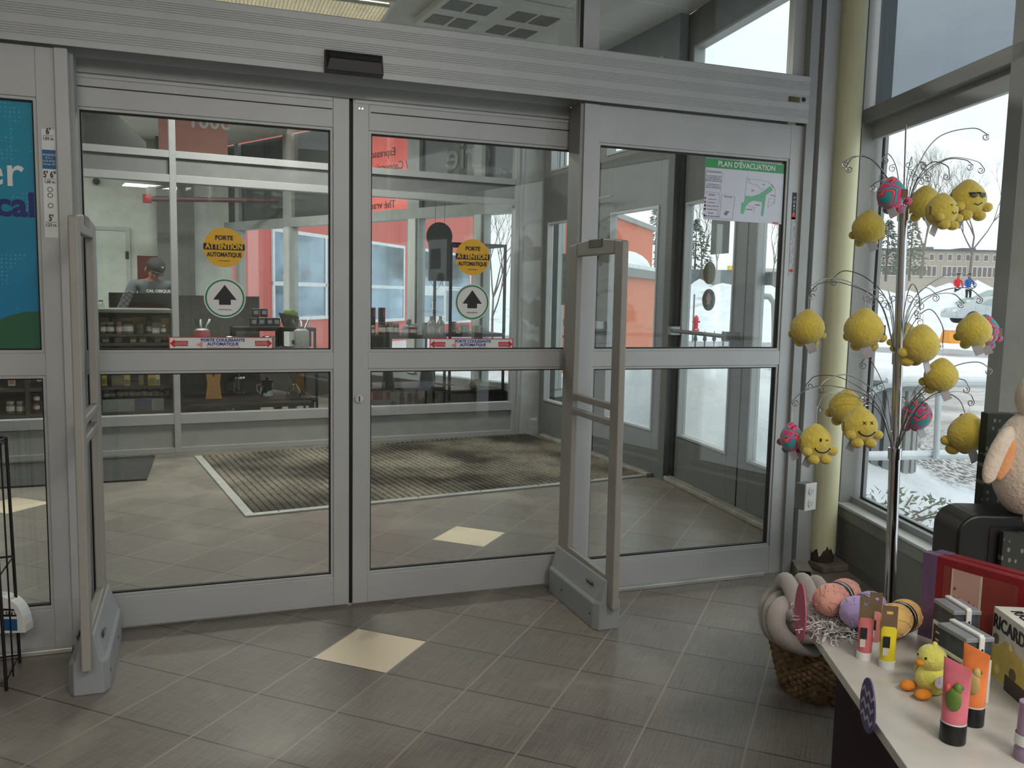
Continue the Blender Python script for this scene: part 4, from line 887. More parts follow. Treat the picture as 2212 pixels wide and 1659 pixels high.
# lower board: kraft bags, presses
def kraft(label, px, py, off, w, h, flip=False):
    u = dd(off, px); t = put('kraft_stand', label, 'packaging', px, py, off); s = u
    MB().prism([(-w / 2 * s, 0), (w / 2 * s, 0), (w * .38 * s, h * .5 * s), (w / 2 * s, h * s), (w * .22 * s, h * s), (0, h * .72 * s), (-w * .22 * s, h * s), (-w / 2 * s, h * s), (-w * .38 * s, h * .5 * s)], 0, .05).build('kraft_body', matc((170, 124, 76), .8), t, bev=.002)
    return t
kraft('waisted brown kraft stand at the left end of the lower table board', 462, 862, .46, 34, 66)
kraft('waisted brown kraft stand behind the glass funnel at the right of the lower board', 644, 853, .52, 34, 70)
t = put('french_press', 'glass and steel french press with a big dark handle on the lower board', 'coffee maker', 516, 848, .50); u = dd(.5, 516)
MB().lathe([(13 * u, 0), (13.5 * u, 1 * u), (13.5 * u, 34 * u)], 24).build('glass_beaker', GLJAR, t, smooth=True); MB().lathe([(14.4 * u, 0), (14.4 * u, 3 * u)], 24).lathe([(14.6 * u, 33 * u), (14.2 * u, 38 * u), (8 * u, 41 * u), (2 * u, 42 * u)], 24).build('steel_collar', CHR, t, smooth=True)
MB().lathe([(1 * u, 5 * u), (1 * u, 46 * u), (4 * u, 47 * u), (3 * u, 51 * u)], 12).lathe([(12 * u, 8 * u), (12 * u, 10 * u)], 20).build('plunger', CHR, t, smooth=True)
MB().tube([(-14 * u, 0, 28 * u), (-22 * u, 0, 30 * u), (-30 * u, 0, 22 * u), (-29 * u, 0, 8 * u), (-22 * u, 0, 2 * u), (-15 * u, 0, 4 * u)], 2.2 * u, 8).build('handle', BLK, t, smooth=True)
t = put('spotted_jug', 'white jug with black cow spots and a dark lid on the lower board', 'jug', 577, 856, .48); u = dd(.48, 577)
cowm = M('cow_spots', (205, 215, 220), .3, 0, 10, .05)
_n = cowm.node_tree; _r = [n for n in _n.nodes if n.type == 'VALTORGB'][0]; _r.color_ramp.interpolation = 'CONSTANT'; _r.color_ramp.elements[0].color = (.02, .02, .03, 1); _r.color_ramp.elements[0].position = 0; _r.color_ramp.elements[1].position = .5
MB().lathe([(12 * u, 0), (13 * u, 2 * u), (12 * u, 20 * u), (13 * u, 32 * u)], 24).build('jug_body', cowm, t, smooth=True); MB().lathe([(13.4 * u, 32 * u), (13.4 * u, 37 * u), (3 * u, 38 * u), (3 * u, 42 * u), (6 * u, 43 * u)], 24).build('dark_lid', BLK, t, smooth=True)
MB().tube([(-13 * u, 0, 27 * u), (-22 * u, 0, 26 * u), (-22 * u, 0, 14 * u), (-13 * u, 0, 5 * u)], 1.6 * u, 8).build('handle', WHT, t, smooth=True)
t = put('funnel_coffee_maker', 'clear hourglass shaped coffee maker in front of the right kraft stand', 'coffee maker', 634, 864, .44); u = dd(.44, 634)
MB().lathe([(15 * u, 0), (17 * u, 6 * u), (14 * u, 22 * u), (5 * u, 36 * u), (14 * u, 62 * u)], 24, cap=False).build('glass_body', GLJAR, t, smooth=True)
rack('low black steel frame on the floor behind the middle kick panel', 405, 676, (872,), .22, .12, name='low_rack')
for k, (px, n) in enumerate(((496, 'left'), (600, 'middle'), (632, 'right'))):
    t = put('steel_cup', 'small shiny steel cup on the bottom frame, %s of three' % n, 'cup', px, 886, .38, 0, 'steel cups by the bottom frame'); u = dd(.5, px)
    MB().lathe([(9 * u, 0), (9 * u, 1 * u), (12 * u, 16 * u)], 20).build('cup_body', CHR, t, smooth=True)
t = put('grey_partition', 'low dark grey panel standing behind the grinder table', 'panel', 385, 757, 1.1)
u = dd(1.1, 385); MB().box(0, 170 * u, 0, .03, -.65, 118 * u).build('panel_board', matc((112, 112, 106), .7), t)

# ---- right bay: jars, bottles, cups ----
rack('black table with dark boxes under it carrying jars and bottles behind the right pane', 780, 961, (724, 838), .45, .55)
t = rack('tall black open shelf stand with cups behind the right pane', 972, 1088, (720, 842), .45, .45, name='shelf_stand')
xx, z0 = F(972, 720, .45); w = F(1088, 720, .45)[0] - xx; zt2 = F(972, 523, .45)[1] - z0
b = MB()
for x in (0, w):
    for y in (0, .45): b.box(x - .012, x + .012, y - .012, y + .012, 0, zt2)
b.box(0, w, -.012, .012, zt2 - .025, zt2).box(0, w, .438, .462, zt2 - .025, zt2).box(-.012, .012, 0, .45, zt2 - .025, zt2).box(w - .012, w + .012, 0, .45, zt2 - .025, zt2)
b.build('upper_frame', BLKM, t)
G3 = 'jars on the black table behind the right pane'
for px, w, h, c, l, n in ((803, 15, 20, (110, 104, 60), (190, 190, 180), 'small green'), (826, 17, 27, (84, 34, 34), (60, 40, 36), 'dark red'), (842, 17, 28, (100, 44, 38), (140, 120, 110), 'red with cream label'), (856, 13, 26, (90, 40, 40), (150, 130, 120), 'slim red'), (876, 18, 20, (150, 128, 136), (196, 196, 196), 'pale pink'), (892, 19, 20, (128, 52, 62), (200, 200, 200), 'raspberry')):
    jar('%s jar on the black table right of the door gap' % n, px, 724, .55, w, h, c, l, group=G3)
for px, n in ((805, 'left'), (826, 'right')):
    t = put('black_carton', 'tall black carton with red lettering behind the jars, %s one' % n, 'box', px, 698, .75, 0, 'black cartons behind the jars'); u = dd(.75, px)
    MB().box(-6.5 * u, 6.5 * u, 0, .05, -24 * u, 34 * u).build('carton', matc((26, 26, 28), .35), t, bev=.002); MB().box(2 * u, 4.5 * u, -.001, 0, 14 * u, 30 * u).build('red_mark', REDP, t)
for px, py, n in ((883, 701, 'top'), (886, 712, 'left'), (896, 712, 'right')):
    jar('little steel grey jar stacked above the raspberry jar, %s' % n, px, py, .6, 12, 13, (130, 134, 136), (196, 200, 200), group=G3, lab=False)
t = put('stone_bottle', 'stoneware bottle standing left of the syrup bottles', 'bottle', 918, 724, .55); u = dd(.55, 918)
MB().lathe([(6 * u, 0), (6.5 * u, 2 * u), (6.5 * u, 24 * u), (5 * u, 27 * u)], 18).build('bottle_body', matc((120, 116, 104), .6), t, smooth=True)
for px, n in ((931, 'left'), (951, 'right')):
    t = put('syrup_bottle', 'clear round bottle with amber syrup at its bottom, %s of the two' % n, 'bottle', px, 725, .50, 0, 'syrup bottles on the black table'); u = dd(.5, px)
    MB().lathe([(9 * u, 0), (10 * u, 2 * u), (10.2 * u, 20 * u), (7 * u, 30 * u), (4 * u, 34 * u)], 22).build('glass_body', M('bottle_glass', (188, 186, 176), .15, 0, trans=.55), t, smooth=True)
    MB().lathe([(8.6 * u, .4 * u), (9.2 * u, 2 * u), (9.2 * u, 5 * u)], 20).build('syrup', matc((224, 150, 70), .3), t, smooth=True)
    MB().lathe([(3.6 * u, 34 * u), (3.8 * u, 41 * u), (3 * u, 42 * u)], 14).build('cap', matc((120, 118, 112)), t, smooth=True)
    MB().tube([(5 * u, 0, 30 * u), (9 * u, 0, 33 * u), (8 * u, 0, 37 * u), (4 * u, 0, 37 * u)], .9 * u, 6).build('ear_handle', GLJAR, t, smooth=True)
def mug(label, px, py, off, w, h, side=-1, n=1):
    u = dd(off, px); t = put('mug', label, 'mug', px, py, off, 0, 'mugs on the tall shelf stand')
    MB().lathe([(w * .36 * u, 0), (w * .45 * u, 2 * u), (w * .5 * u, h * u), (w * .46 * u, h * u), (w * .4 * u, 3 * u)], 22, cap=True).build('cup_body', matc((176, 182, 168), .4), t, smooth=True)
    MB().tube([(side * w * .47 * u, 0, h * .85 * u), (side * w * .78 * u, 0, h * .8 * u), (side * w * .75 * u, 0, h * .3 * u), (side * w * .42 * u, 0, h * .2 * u)], 1.1 * u, 8).build('handle', matc((176, 182, 168), .4), t, smooth=True)
mug('pale green mug with its handle to the left on the tall stand', 1004, 718, .5, 23, 19); mug('pale mug beside the green mug on the tall stand', 1028, 718, .5, 22, 17, 1)
for k in range(5): 
    u = dd(.5, 980); t = put('stacked_cup', 'pale cup in the stack at the left of the tall stand, number %s from below' % ('one', 'two', 'three', 'four', 'five')[k], 'cup', 980, 719 - k * 5, .5, 0, 'stacked cups'); MB().lathe([(5.5 * u, 0), (7 * u, 4.6 * u)], 18).build('cup_body', matc((176, 180, 178), .4), t, smooth=True)
t = put('plant_pot', 'small beige clay pot on the low board of the tall stand', 'pot', 1026, 841, .52); u = dd(.52, 1026)
MB().lathe([(8 * u, 0), (11 * u, 3 * u), (12.5 * u, 13 * u), (10.5 * u, 18 * u), (11.5 * u, 21 * u), (10 * u, 21 * u), (9 * u, 8 * u)], 24).build('pot_body', matc((134, 130, 108), .8), t, smooth=True)
for k, (px, w, h) in enumerate(((797, 12, 34), (838, 24, 36), (922, 30, 42))):
    n = ('left', 'middle', 'right')[k]; u = dd(.52, px); t = put('dark_tumbler', 'tapering dark tumbler box on the lower table board, %s of three' % n, 'container', px, 836, .52, 0, 'dark tumblers on the lower board')
    MB().lathe([(w * .62 * u, 0), (w * .45 * u, h * u)], 20).build('tumbler_body', matc((40, 44, 46), .35), t, smooth=True)
for px, w in ((816, 24), (839, 9)):
    u = dd(1.1, px); t = put('red_crate', 'red crate on the cafe floor under the black table, %s one' % ('wider' if w > 10 else 'narrower'), 'crate', px, 862, 1.1, 0, 'red crates under the black table'); MB().box(-w / 2 * u, w / 2 * u, 0, .1, -2 * u, 30 * u).box(-w / 2 * u - .004, w / 2 * u + .004, -.004, .104, 12 * u, 14 * u).build('crate_body', matc((150, 24, 36)), t, bev=.003)
t = put('stored_boxes', 'dark box stored under the black table', 'box', 815, 757, .62); u = dd(.62, 815); MB().box(-28 * u, 34 * u, 0, .3, -1 * u, 28 * u).build('box_body', matc((40, 38, 38)), t, bev=.004)
# hanging keyhole shaped black sign
t = put('hanging_sign', 'black keyhole shaped sign hanging on cords behind the right pane', 'sign', 947, 607, .35); u = dd(.35, 947)
pts = [(-22 * u, 0), (28 * u, 0), (28 * u, 80 * u)] + [(30 * u * math.cos(a) + 2 * u, 98 * u + 31 * u * math.sin(a)) for a in [R(x) for x in range(-30, 211, 12)]] + [(-22 * u, 74 * u)]
MB().prism(pts, 0, .02).build('sign_board', matc((44, 46, 48), .3), t)
b = MB().tube([(-8 * u, .01, 124 * u), (-8 * u, .01, 200 * u)], .002, 5).tube([(14 * u, .01, 124 * u), (14 * u, .01, 200 * u)], .002, 5); b.tube([(-20 * u, 0, 0), (-8 * u, 0, -18 * u), (-6 * u, 0, -34 * u)], .002, 5).tube([(8 * u, 0, 0), (0, 0, -14 * u), (-6 * u, 0, -20 * u)], .002, 5)
b.build('cord', BLK, t)
MB().box(-.2, -.17, -.012, -.0, 0, 0.001)
# pendant lamp
p_ = F(935, 296, 1.6); t = put('pendant_lamp', 'small warm glowing pendant lamp under the cafe ceiling', 'lamp', 935, 297, 1.6)
MB().lathe([(.05, -.012), (.055, .03), (.01, .06)], 18).build('lamp_shade', BLK, t, smooth=True); MB().lathe([(.04, -.016), (.045, -.01)], 18).build('bulb', M('warm_bulb', (255, 200, 120), .5, emit=(1, .6, .25, 3)), t, smooth=True); MB().cyl((0, 0, .05), (0, 0, CEIL - p_[1]), .004, 6).build('cord', BLK, t)
# ================================================================ OUTDOORS
GZ = -.12
gc = onz(2075, 1005, GZ)
def hgt(x, y):
    from mathutils import noise
    p = Vector((x, y, 0)); d = (p - CW_.xy.to_3d()).dot(Vector((.95, .31, 0)).normalized())
    z = GZ + .05 * noise.noise(p * .35)
    md = (p - MC).length; 
    if md < 3.2: z += 1.0 * (math.cos(md / 3.2 * math.pi) * .5 + .5) * (1 + .15 * noise.noise(p * 1.2))
    # far ploughed bank
    dd_ = (p - CW_.xy.to_3d()).length
    az = math.degrees(math.atan2(p.y - CW_.y, p.x - CW_.x))
    if az < 62: 
        k = min(max((dd_ - 53) / 8, 0), 1) * min(max((80 - dd_) / 10, 0), 1); k = k * k * (3 - 2 * k)
        z += k * (2.5 + .8 * noise.fractal(p * .22, 1.0, 2.0, 4) + .7 * noise.fractal(p * .9, 1.0, 2.0, 3))
    k2 = min(max((dd_ - 9) / 12, 0), 1); z -= .008 * min(max(dd_ - 10, 0), 45)
    z += .05 * k2 * noise.fractal(p * .6, 1, 2, 3)
    return z
MC = dep(1470, 900, 8.0); MC.z = 0
import mathutils
ax = [ -30 + i * 1.5 for i in range(18)] + [-3 + i * .45 for i in range(80)] + [33 + i * 1.1 for i in range(50)] + [88 + i * 6 for i in range(16)]
ay = [-60 + i * 2.2 for i in range(24)] + [-7 + i * .45 for i in range(60)] + [20 + i * 1.2 for i in range(55)] + [86 + i * 6 for i in range(16)]
vs = [(x, y, hgt(x, y)) for y in ay for x in ax]; nx = len(ax)
# leave out the ground under the building
def inside(x, y):
    c = False; n = len(outl)
    for i in range(n):
        x1, y1 = outl[i]; x2, y2 = outl[(i + 1) % n]
        if (y1 > y) != (y2 > y) and x < (x2 - x1) * (y - y1) / (y2 - y1) + x1: c = not c
    return c
for i, v in enumerate(vs):
    if inside(v[0] - .4, v[1]) or inside(v[0], v[1]) : vs[i] = (v[0], v[1], min(v[2], -.14))
fs = [(j * nx + i, j * nx + i + 1, (j + 1) * nx + i + 1, (j + 1) * nx + i) for j in range(len(ay) - 1) for i in range(nx - 1)]
def ground_material():
    m = bpy.data.materials.new('snow_and_gravel'); m.use_nodes = True; t = m.node_tree; b = t.nodes['Principled BSDF']; N = t.nodes.new; L = t.links.new
    tc = N('ShaderNodeTexCoord'); 
    def nz_(sc, det=4, st=None, dist=0):
        n = N('ShaderNodeTexNoise'); n.inputs['Scale'].default_value = sc; n.inputs['Detail'].default_value = det; n.inputs['Distortion'].default_value = dist
        if st: mp = N('ShaderNodeMapping'); mp.inputs['Scale'].default_value = st; L(tc.outputs['Object'], mp.inputs[0]); L(mp.outputs[0], n.inputs['Vector'])
        else: L(tc.outputs['Object'], n.inputs['Vector'])
        return n.outputs['Fac']
    def mm(op, a, c):
        n = N('ShaderNodeMath'); n.operation = op
        for i, v in enumerate((a, c)):
            if isinstance(v, (int, float)): n.inputs[i].default_value = v
            else: L(v, n.inputs[i])
        return n.outputs[0]
    def dist(c):
        v = N('ShaderNodeVectorMath'); v.operation = 'DISTANCE'; L(tc.outputs['Object'], v.inputs[0]); v.inputs[1].default_value = c; return v.outputs['Value']
    def ramp(f, p0, c0, p1, c1):
        r = N('ShaderNodeValToRGB'); r.color_ramp.elements[0].position = p0; r.color_ramp.elements[0].color = (*c0, 1); r.color_ramp.elements[1].position = p1; r.color_ramp.elements[1].color = (*c1, 1); L(f, r.inputs[0]); return r.outputs[0]
    snow = ramp(nz_(1.5), .3, s2l((222, 229, 237)), .7, s2l((246, 248, 250)))
    grav = ramp(nz_(26, 3), .42, s2l((92, 90, 86)), .56, s2l((196, 196, 194)))
    asph = ramp(nz_(1.3, 6), .40, s2l((128, 122, 116)), .62, s2l((190, 186, 182)))
    def mix(f, a, c): x = N('ShaderNodeMixRGB'); L(f, x.inputs[0]); L(a, x.inputs[1]); L(c, x.inputs[2]); return x.outputs[0]
    wob = mm('MULTIPLY', mm('SUBTRACT', nz_(.8, 4), .5), 2.4)
    g1 = N('ShaderNodeMapRange'); g1.inputs['From Min'].default_value = 2.9; g1.inputs['From Max'].default_value = 2.5; L(mm('ADD', dist((gc.x + .9, gc.y + .6, GZ)), wob), g1.inputs['Value'])
    a1c = onz(1990, 850, GZ); g2 = N('ShaderNodeMapRange'); g2.inputs['From Min'].default_value = 4.6; g2.inputs['From Max'].default_value = 4.0; L(mm('ADD', dist((a1c.x, a1c.y, GZ)), mm('MULTIPLY', wob, 1.6)), g2.inputs['Value'])
    # road: band by distance from the camera side
    rd = N('ShaderNodeMapRange'); rd.inputs['From Min'].default_value = 2.6; rd.inputs['From Max'].default_value = 2.0
    L(mm('ABSOLUTE', mm('SUBTRACT', dist((CW_.x, CW_.y, 0)), 32.0), 0), rd.inputs['Value'])
    # dirty lumps on the far bank
    far = N('ShaderNodeMapRange'); far.inputs['From Min'].default_value = 52; far.inputs['From Max'].default_value = 57; L(dist((CW_.x, CW_.y, 0)), far.inputs['Value'])
    lum = N('ShaderNodeMapRange'); lum.inputs['From Min'].default_value = .56; lum.inputs['From Max'].default_value = .68; L(nz_(.55, 7, (1, 1, 2.2)), lum.inputs['Value'])
    c = mix(g1.outputs[0], snow, grav); c = mix(mm('MULTIPLY', g2.outputs[0], .85), c, asph)
    rdc = N('ShaderNodeRGB'); rdc.outputs[0].default_value = (*s2l((150, 150, 152)), 1); c = mix(mm('MULTIPLY', rd.outputs[0], .9), c, rdc.outputs[0])
    dc = N('ShaderNodeRGB'); dc.outputs[0].default_value = (*s2l((150, 142, 132)), 1); c = mix(mm('MULTIPLY', mm('MULTIPLY', far.outputs[0], lum.outputs[0]), .7), c, dc.outputs[0])
    L(c, b.inputs['Base Color']); b.inputs['Roughness'].default_value = .85
    bp = N('ShaderNodeBump'); bp.inputs['Strength'].default_value = .35; bp.inputs['Distance'].default_value = .05; L(nz_(9, 5), bp.inputs['Height']); L(bp.outputs[0], b.inputs['Normal'])
    return m
gm = MB().add(vs, fs)
go = gm.build('snow_ground', ground_material(), None, smooth=True, ang=180); go['kind'] = 'structure'

def gput(name, label, cat, px, pyb, d, rz=0, group=None):
    p = dep(px, pyb, d); return thing(name, label, cat, at((p.x, p.y, p.z), rz), group)
def uu(d): return d / FPX
VA = math.degrees(math.atan2(RT.y, RT.x))                       # direction facing the camera
# --- red building with white framed windows opposite the cafe
RB = Pl(dep(650, 634, 22.0), 54)
rb = thing('building', 'long red building with white framed windows and a white door seen through the cafe', 'building', RB.M())
RWL = M('red_cladding', (206, 104, 98), .7, 0, .6, .06); FW2 = M('white_frame_paint', (224, 232, 238), .5)
MB().box(RB.hit(470, 600)[0], 14, 0, .3, -.3, 7.5).build('wall', RWL, rb); MB().box(RB.hit(470, 600)[0], 14.1, -.05, .4, 7.5, 7.7).build('parapet', M('parapet_grey', (190, 190, 190), .5), rb)
RG = M('window_reflection_glass', (140, 160, 178), .06, .75, .5, .5)
def bwin(pxl, pyt, pxr, pyb, pmid=None, vb=(), door=False):
    x0, z1 = RB.hit(pxl, pyt); x1, _ = RB.hit(pxr, pyt); _, z0 = RB.hit(pxl, pyb)
    w = .09; f = MB().ring([(x0, z0), (x1, z0), (x1, z1), (x0, z1)], [(x0 + w, z0 + w), (x1 - w, z0 + w), (x1 - w, z1 - w), (x0 + w, z1 - w)], -.04, .02)
    if pmid: zm = RB.hit(pxl, pmid)[1]; f.box(x0, x1, -.045, .02, zm - .05, zm + .05)
    for v in vb: xv = RB.hit(v, pyt)[0]; f.box(xv - .05, xv + .05, -.045, .02, z0, z1)
    o = f.build('window', FW2, rb); MB().box(x0 + w, x1 - w, -.02, .0, z0 + w, z1 - w).build('pane', RG, o); return x0, x1, z0, z1
bwin(586, 491, 745, 694, 612, (702,)); bwin(796, 520, 873, 697, 619); 
x0, x1, z0, z1 = bwin(903, 535, 1016, 622, None, (958,))
dx0, dz1 = RB.hit(903, 622); dx1, _ = RB.hit(958, 622); _, dz0 = RB.hit(903, 700)
f = MB().box(dx0, dx1, -.06, .02, dz0, dz1).build('door', FW2, rb)
MB().box(dx0 + .28, dx1 - .12, -.07, -.05, dz0 + .25, dz1 - .25).build('pane', RG, f)
text('lettering', '501', .34, WHP, f, T3(((dx0 + dx1) / 2 + .08, -.08, dz1 - .62)), bold=.012, ext=.01)
bwin(960, 622, 1016, 700, None, ())
# --- orange building to the right
OB = Pl(dep(1370, 634, 22.0), 49)
ob = thing('building', 'tall orange wall of a building with a slanting roof edge seen through the outer doors', 'building', OB.M())
OWL = M('orange_cladding', (196, 96, 60), .7, 0, .5, .05)
xr, zr = OB.hit(1411, 500); xl, zl = OB.hit(1325, 470)
xo = OB.hit(1185, 600)[0]; MB().box(xo, xr, 0, .35, -.3, zr).build('wall', OWL, ob); MB().box(xo, xr + .08, -.08, .4, zr, zr + .12).build('roof_edge', M('roof_edge_grey', (130, 130, 128), .5), ob)
x0, z0 = OB.hit(1345, 597, -2.2); x1, z1 = OB.hit(1416, 588, -2.2)
t = thing('entrance_canopy', 'low orange wing with a grey edge and thick snow on its roof', 'building', OB.M())
MB().box(x0 - .1, x1, -2.2, -1.7, -.3, z0).build('wall', M('orange_light', (204, 116, 82), .7, 0, .5, .05), t); MB().box(x0 - .15, x1 + .06, -2.28, -1.65, z0, z1).build('roof_edge', M('canopy_grey', (108, 112, 112), .5), t)
MB().ell(((x0 + x1) / 2 + .4, -1.9, z1), (1.1, .3, .30), 24, 10, f=lambda v: Vector((v.x, v.y, max(v.z, 0)))).box(x0 - .1, x1, -2.2, -1.7, z1, z1 + .07).build('roof_snow', M('roof_snow_white', (236, 240, 244), .8), t, smooth=True)

# --- bare trees
BARK = M('grey_bark', (116, 108, 102), .9, 0, 6, .2)
def tree(seed, H, spread=.45, depth=5, r0=.16, lean=0):
    rnd = random.Random(seed); b = MB()
    def br(p, d, L, r, k):
        pts = [p]; q = p.copy(); dv = d.copy()
        for s in range(3):
            dv = (dv + Vector((rnd.uniform(-1, 1), rnd.uniform(-1, 1), rnd.uniform(-.2, .6))) * .13).normalized(); q = q + dv * L / 3; pts.append(q.copy())
        b.tube(pts, r, 5 if k > 2 else 3, rf=lambda t_: r * (1 - .45 * t_))
        if k == 0: return
        n = 3 if k > 1 else 4
        for i in range(n + (1 if k == depth else 0)):
            az = rnd.uniform(0, 2 * math.pi); tt = rnd.uniform(.35, 1) if i else 1; base = pts[0].lerp(pts[-1], tt) if tt < 1 else pts[-1]
            if tt < 1: base = pts[min(3, int(tt * 3) + 1)]
            o = dv.orthogonal().normalized(); o.rotate(Matrix.Rotation(az, 3, dv)); nd = (dv + o * rnd.uniform(spread * .7, spread * 1.4) + Vector((0, 0, .12))).normalized()
            br(base, nd, L * rnd.uniform(.62, .82), r * .55, k - 1)
    br(Vector((0, 0, -.6)), Vector((lean, 0, 1)).normalized(), H * .30, r0, depth); return b
TR = {}
def place_tree(label, px, pyb, d, H, seed, group='bare trees beyond the snow bank', **k):
    key = (seed, H); p = dep(px, pyb, d)
    t = thing('bare_tree', label, 'tree', at((p.x, p.y, p.z), seed * 37), group)
    tree(seed, H, **k).build('trunk_and_branches', BARK, t)
place_tree('bare tree with many stems just right of the rack pole', 1990, 586, 72, 11.5, 3, depth=6, r0=.13)
place_tree('bare spreading tree at the right edge of the shop window', 2095, 586, 72, 11.5, 5, depth=6, r0=.12)
place_tree('slender bare tree left of the rack pole', 1893, 584, 70, 9.5, 8, depth=6, r0=.10)
place_tree('bare bushy tree behind the brown oval sticker', 1548, 600, 68, 9.0, 11, depth=6, r0=.08)
place_tree('bare tree seen left of the brown oval sticker', 1512, 600, 70, 10.0, 14, depth=6, r0=.10)
place_tree('thin bare tree right of the door post', 1668, 596, 68, 7.5, 17, depth=5, r0=.07)
place_tree('small bare tree in front of the red wall', 1066, 702, 18, 3.9, 21, None, depth=5, r0=.035)
place_tree('large bare tree outside beyond the cafe windows at far left', 560, 680, 24, 6.5, 24, None, depth=5, r0=.2)
# dark evergreen hedge mass
def conifer(label, px, pyb, d, H, w, seed):
    rnd = random.Random(seed); p = dep(px, pyb, d); t = thing('evergreen_tree', label, 'tree', at((p.x, p.y, p.z - .5), seed * 20), 'evergreens beyond the snow bank'); b = MB()
    for i in range(700):
        z = rnd.random() ** 1.2 * H; rr = w * (1 - z / H) + .1; a = rnd.uniform(0, 6.283); r = rr * rnd.uniform(.4, 1); c_ = Vector((r * math.cos(a), r * math.sin(a), z + .3)); s = rnd.uniform(.10, .24)
        dr = Vector((math.cos(a), math.sin(a), rnd.uniform(-.5, .2))) * s * 1.6; sd = Vector((-math.sin(a), math.cos(a), rnd.uniform(-.3, .3))) * s * .5
        b.add([c_ - sd, c_ + sd, c_ + dr, c_ + Vector((0, 0, s * .5))], [(0, 1, 2), (0, 3, 1), (1, 3, 2), (0, 2, 3)])
    b.build('foliage', M('dark_needles', (104, 110, 102), .9, 0, 3, .2), t); MB().cyl((0, 0, -.3), (0, 0, H * .9), .12, 8, .03).build('trunk', BARK, t)
conifer('dark evergreen just left of the rack pole', 1914, 588, 74, 4.6, 1.7, 2); conifer('dark evergreen just right of the rack pole', 1965, 588, 78, 5.4, 1.6, 4)
conifer('dark evergreen behind the outer door glass', 1500, 600, 72, 5.0, 2.2, 6); conifer('small dark evergreen beside the orange wall', 1414, 600, 72, 6.5, 1.6, 8)
# --- row house
p_ = dep(2010, 600, 98); t = thing('building', 'long beige two storey row house beyond the snow bank', 'building', at((p_.x, p_.y, p_.z), VA - 3))
u = uu(98); MB().box(-120 * u, 160 * u, 0, 8, -2, 58 * u).build('wall', M('beige_brick', (170, 160, 150), .8, 0, 3, .06), t); MB().box(-122 * u, 162 * u, -.3, 8, 58 * u, 61 * u).build('roof', M('roof_dark_grey', (92, 96, 98), .7), t)
b = MB().box(-20 * u, 10 * u, 1, 4, 61 * u, 67 * u).box(70 * u, 100 * u, 1, 4, 61 * u, 66 * u); b.build('rooftop_unit', M('rooftop_grey', (120, 126, 124), .7), t)
gl = M('row_house_glass', (110, 104, 104), .3, .2); fr_ = M('row_house_trim', (214, 206, 196), .7)
for k in range(13):
    x = (-96 + k * 19) * u; wn = MB().box(x - 5 * u, x + 5 * u, -.08, .0, 36 * u, 52 * u).build('window', fr_, t); MB().box(x - 3.6 * u, x + 3.6 * u, -.14, -.08, 38 * u, 50 * u).build('pane', gl, wn)
for k in range(24):
    x = (-100 + k * 10.6) * u
    if k % 6 == 5: continue
    wn = MB().box(x - 5 * u, x + 5 * u, -.08, .0, 2 * u, 26 * u).build('window', fr_, t); MB().box(x - 3.4 * u, x + 3.4 * u, -.14, -.08, 4 * u, 24 * u).build('pane', gl, wn)
# low shops with yellow fascia behind the outer doors
p_ = dep(1600, 606, 70); t = thing('building', 'low grey shop building with a yellow fascia across the road', 'building', at((p_.x, p_.y, p_.z), VA)); u = uu(70)
MB().box(-150 * u, 90 * u, 0, 6, -2, 22 * u).build('wall', M('far_shop_grey', (112, 118, 122), .8), t); MB().box(-30 * u, -6 * u, -.4, 0, 22 * u, 31 * u).build('yellow_fascia', M('fascia_yellow', (236, 196, 30), .6), t); MB().box(30 * u, 90 * u, -.2, 0, 20 * u, 27 * u).build('pale_fascia', M('fascia_pale', (196, 190, 178), .6), t)

# --- cars
def car(label, px, pyb, d, col, L=4.6, face=180):
    p = dep(px, pyb, d); t = thing('parked_car', label, 'car', at((p.x, p.y, p.z), VA + face - 180)); k = L / 4.6
    prof = [(-2.3, .35), (-2.25, .62), (-2.05, .78), (-1.3, .90), (-.55, 1.32), (.2, 1.45), (1.1, 1.38), (1.9, 1.02), (2.25, .95), (2.3, .4), (2.1, .28), (-2.15, .28)]
    b = MB(); n = len(prof); ws = [.80, .86, .88, .84, .64, .60, .62, .78, .80, .84, .84, .84]
    vs = [(x * k, -w * k, z * k) for (x, z), w in zip(prof, ws)] + [(x * k, w * k, z * k) for (x, z), w in zip(prof, ws)]
    b.add(vs, [tuple(range(n)), tuple(range(2 * n - 1, n - 1, -1))] + [(i, n + i, n + (i + 1) % n, (i + 1) % n) for i in range(n)]); b.build('body', col, t, smooth=True, bev=.05, ang=50)
    gm_ = M('car_glass', (150, 168, 164), .1, .5)
    MB().prism([(-1.15 * k, .93 * k), (-.55 * k, 1.26 * k), (.15 * k, 1.37 * k), (.2 * k, .95 * k)], -.80 * k, .80 * k).prism([(.28 * k, .95 * k), (.24 * k, 1.38 * k), (1.0 * k, 1.32 * k), (1.6 * k, 1.02 * k)], -.80 * k, .80 * k).build('window', gm_, t)
    for x in (-1.4, 1.4):
        for s in (-1, 1):
            w_ = MB().cyl((x * k, s * .70 * k, .33 * k), (x * k, s * .90 * k, .33 * k), .33 * k, 24).build('wheel', M('tyre', (36, 36, 38), .8), t, smooth=True); MB().cyl((x * k, s * .895 * k, .33 * k), (x * k, s * .915 * k, .33 * k), .22 * k, 12).build('hubcap', M('alloy', (170, 174, 178), .3, .7), w_)
    MB().box(-2.29 * k, -2.12 * k, -.78 * k, -.5 * k, .60 * k, .72 * k).box(-2.29 * k, -2.12 * k, .5 * k, .78 * k, .60 * k, .72 * k).build('headlight', WHT, t)
car('silver car parked beyond the road, nearest in the window', 2140, 700, 45, M('car_silver', (176, 182, 184), .3, .5))
car('pale green car parked behind the silver one', 2160, 676, 51, M('car_green', (140, 160, 150), .3, .3))
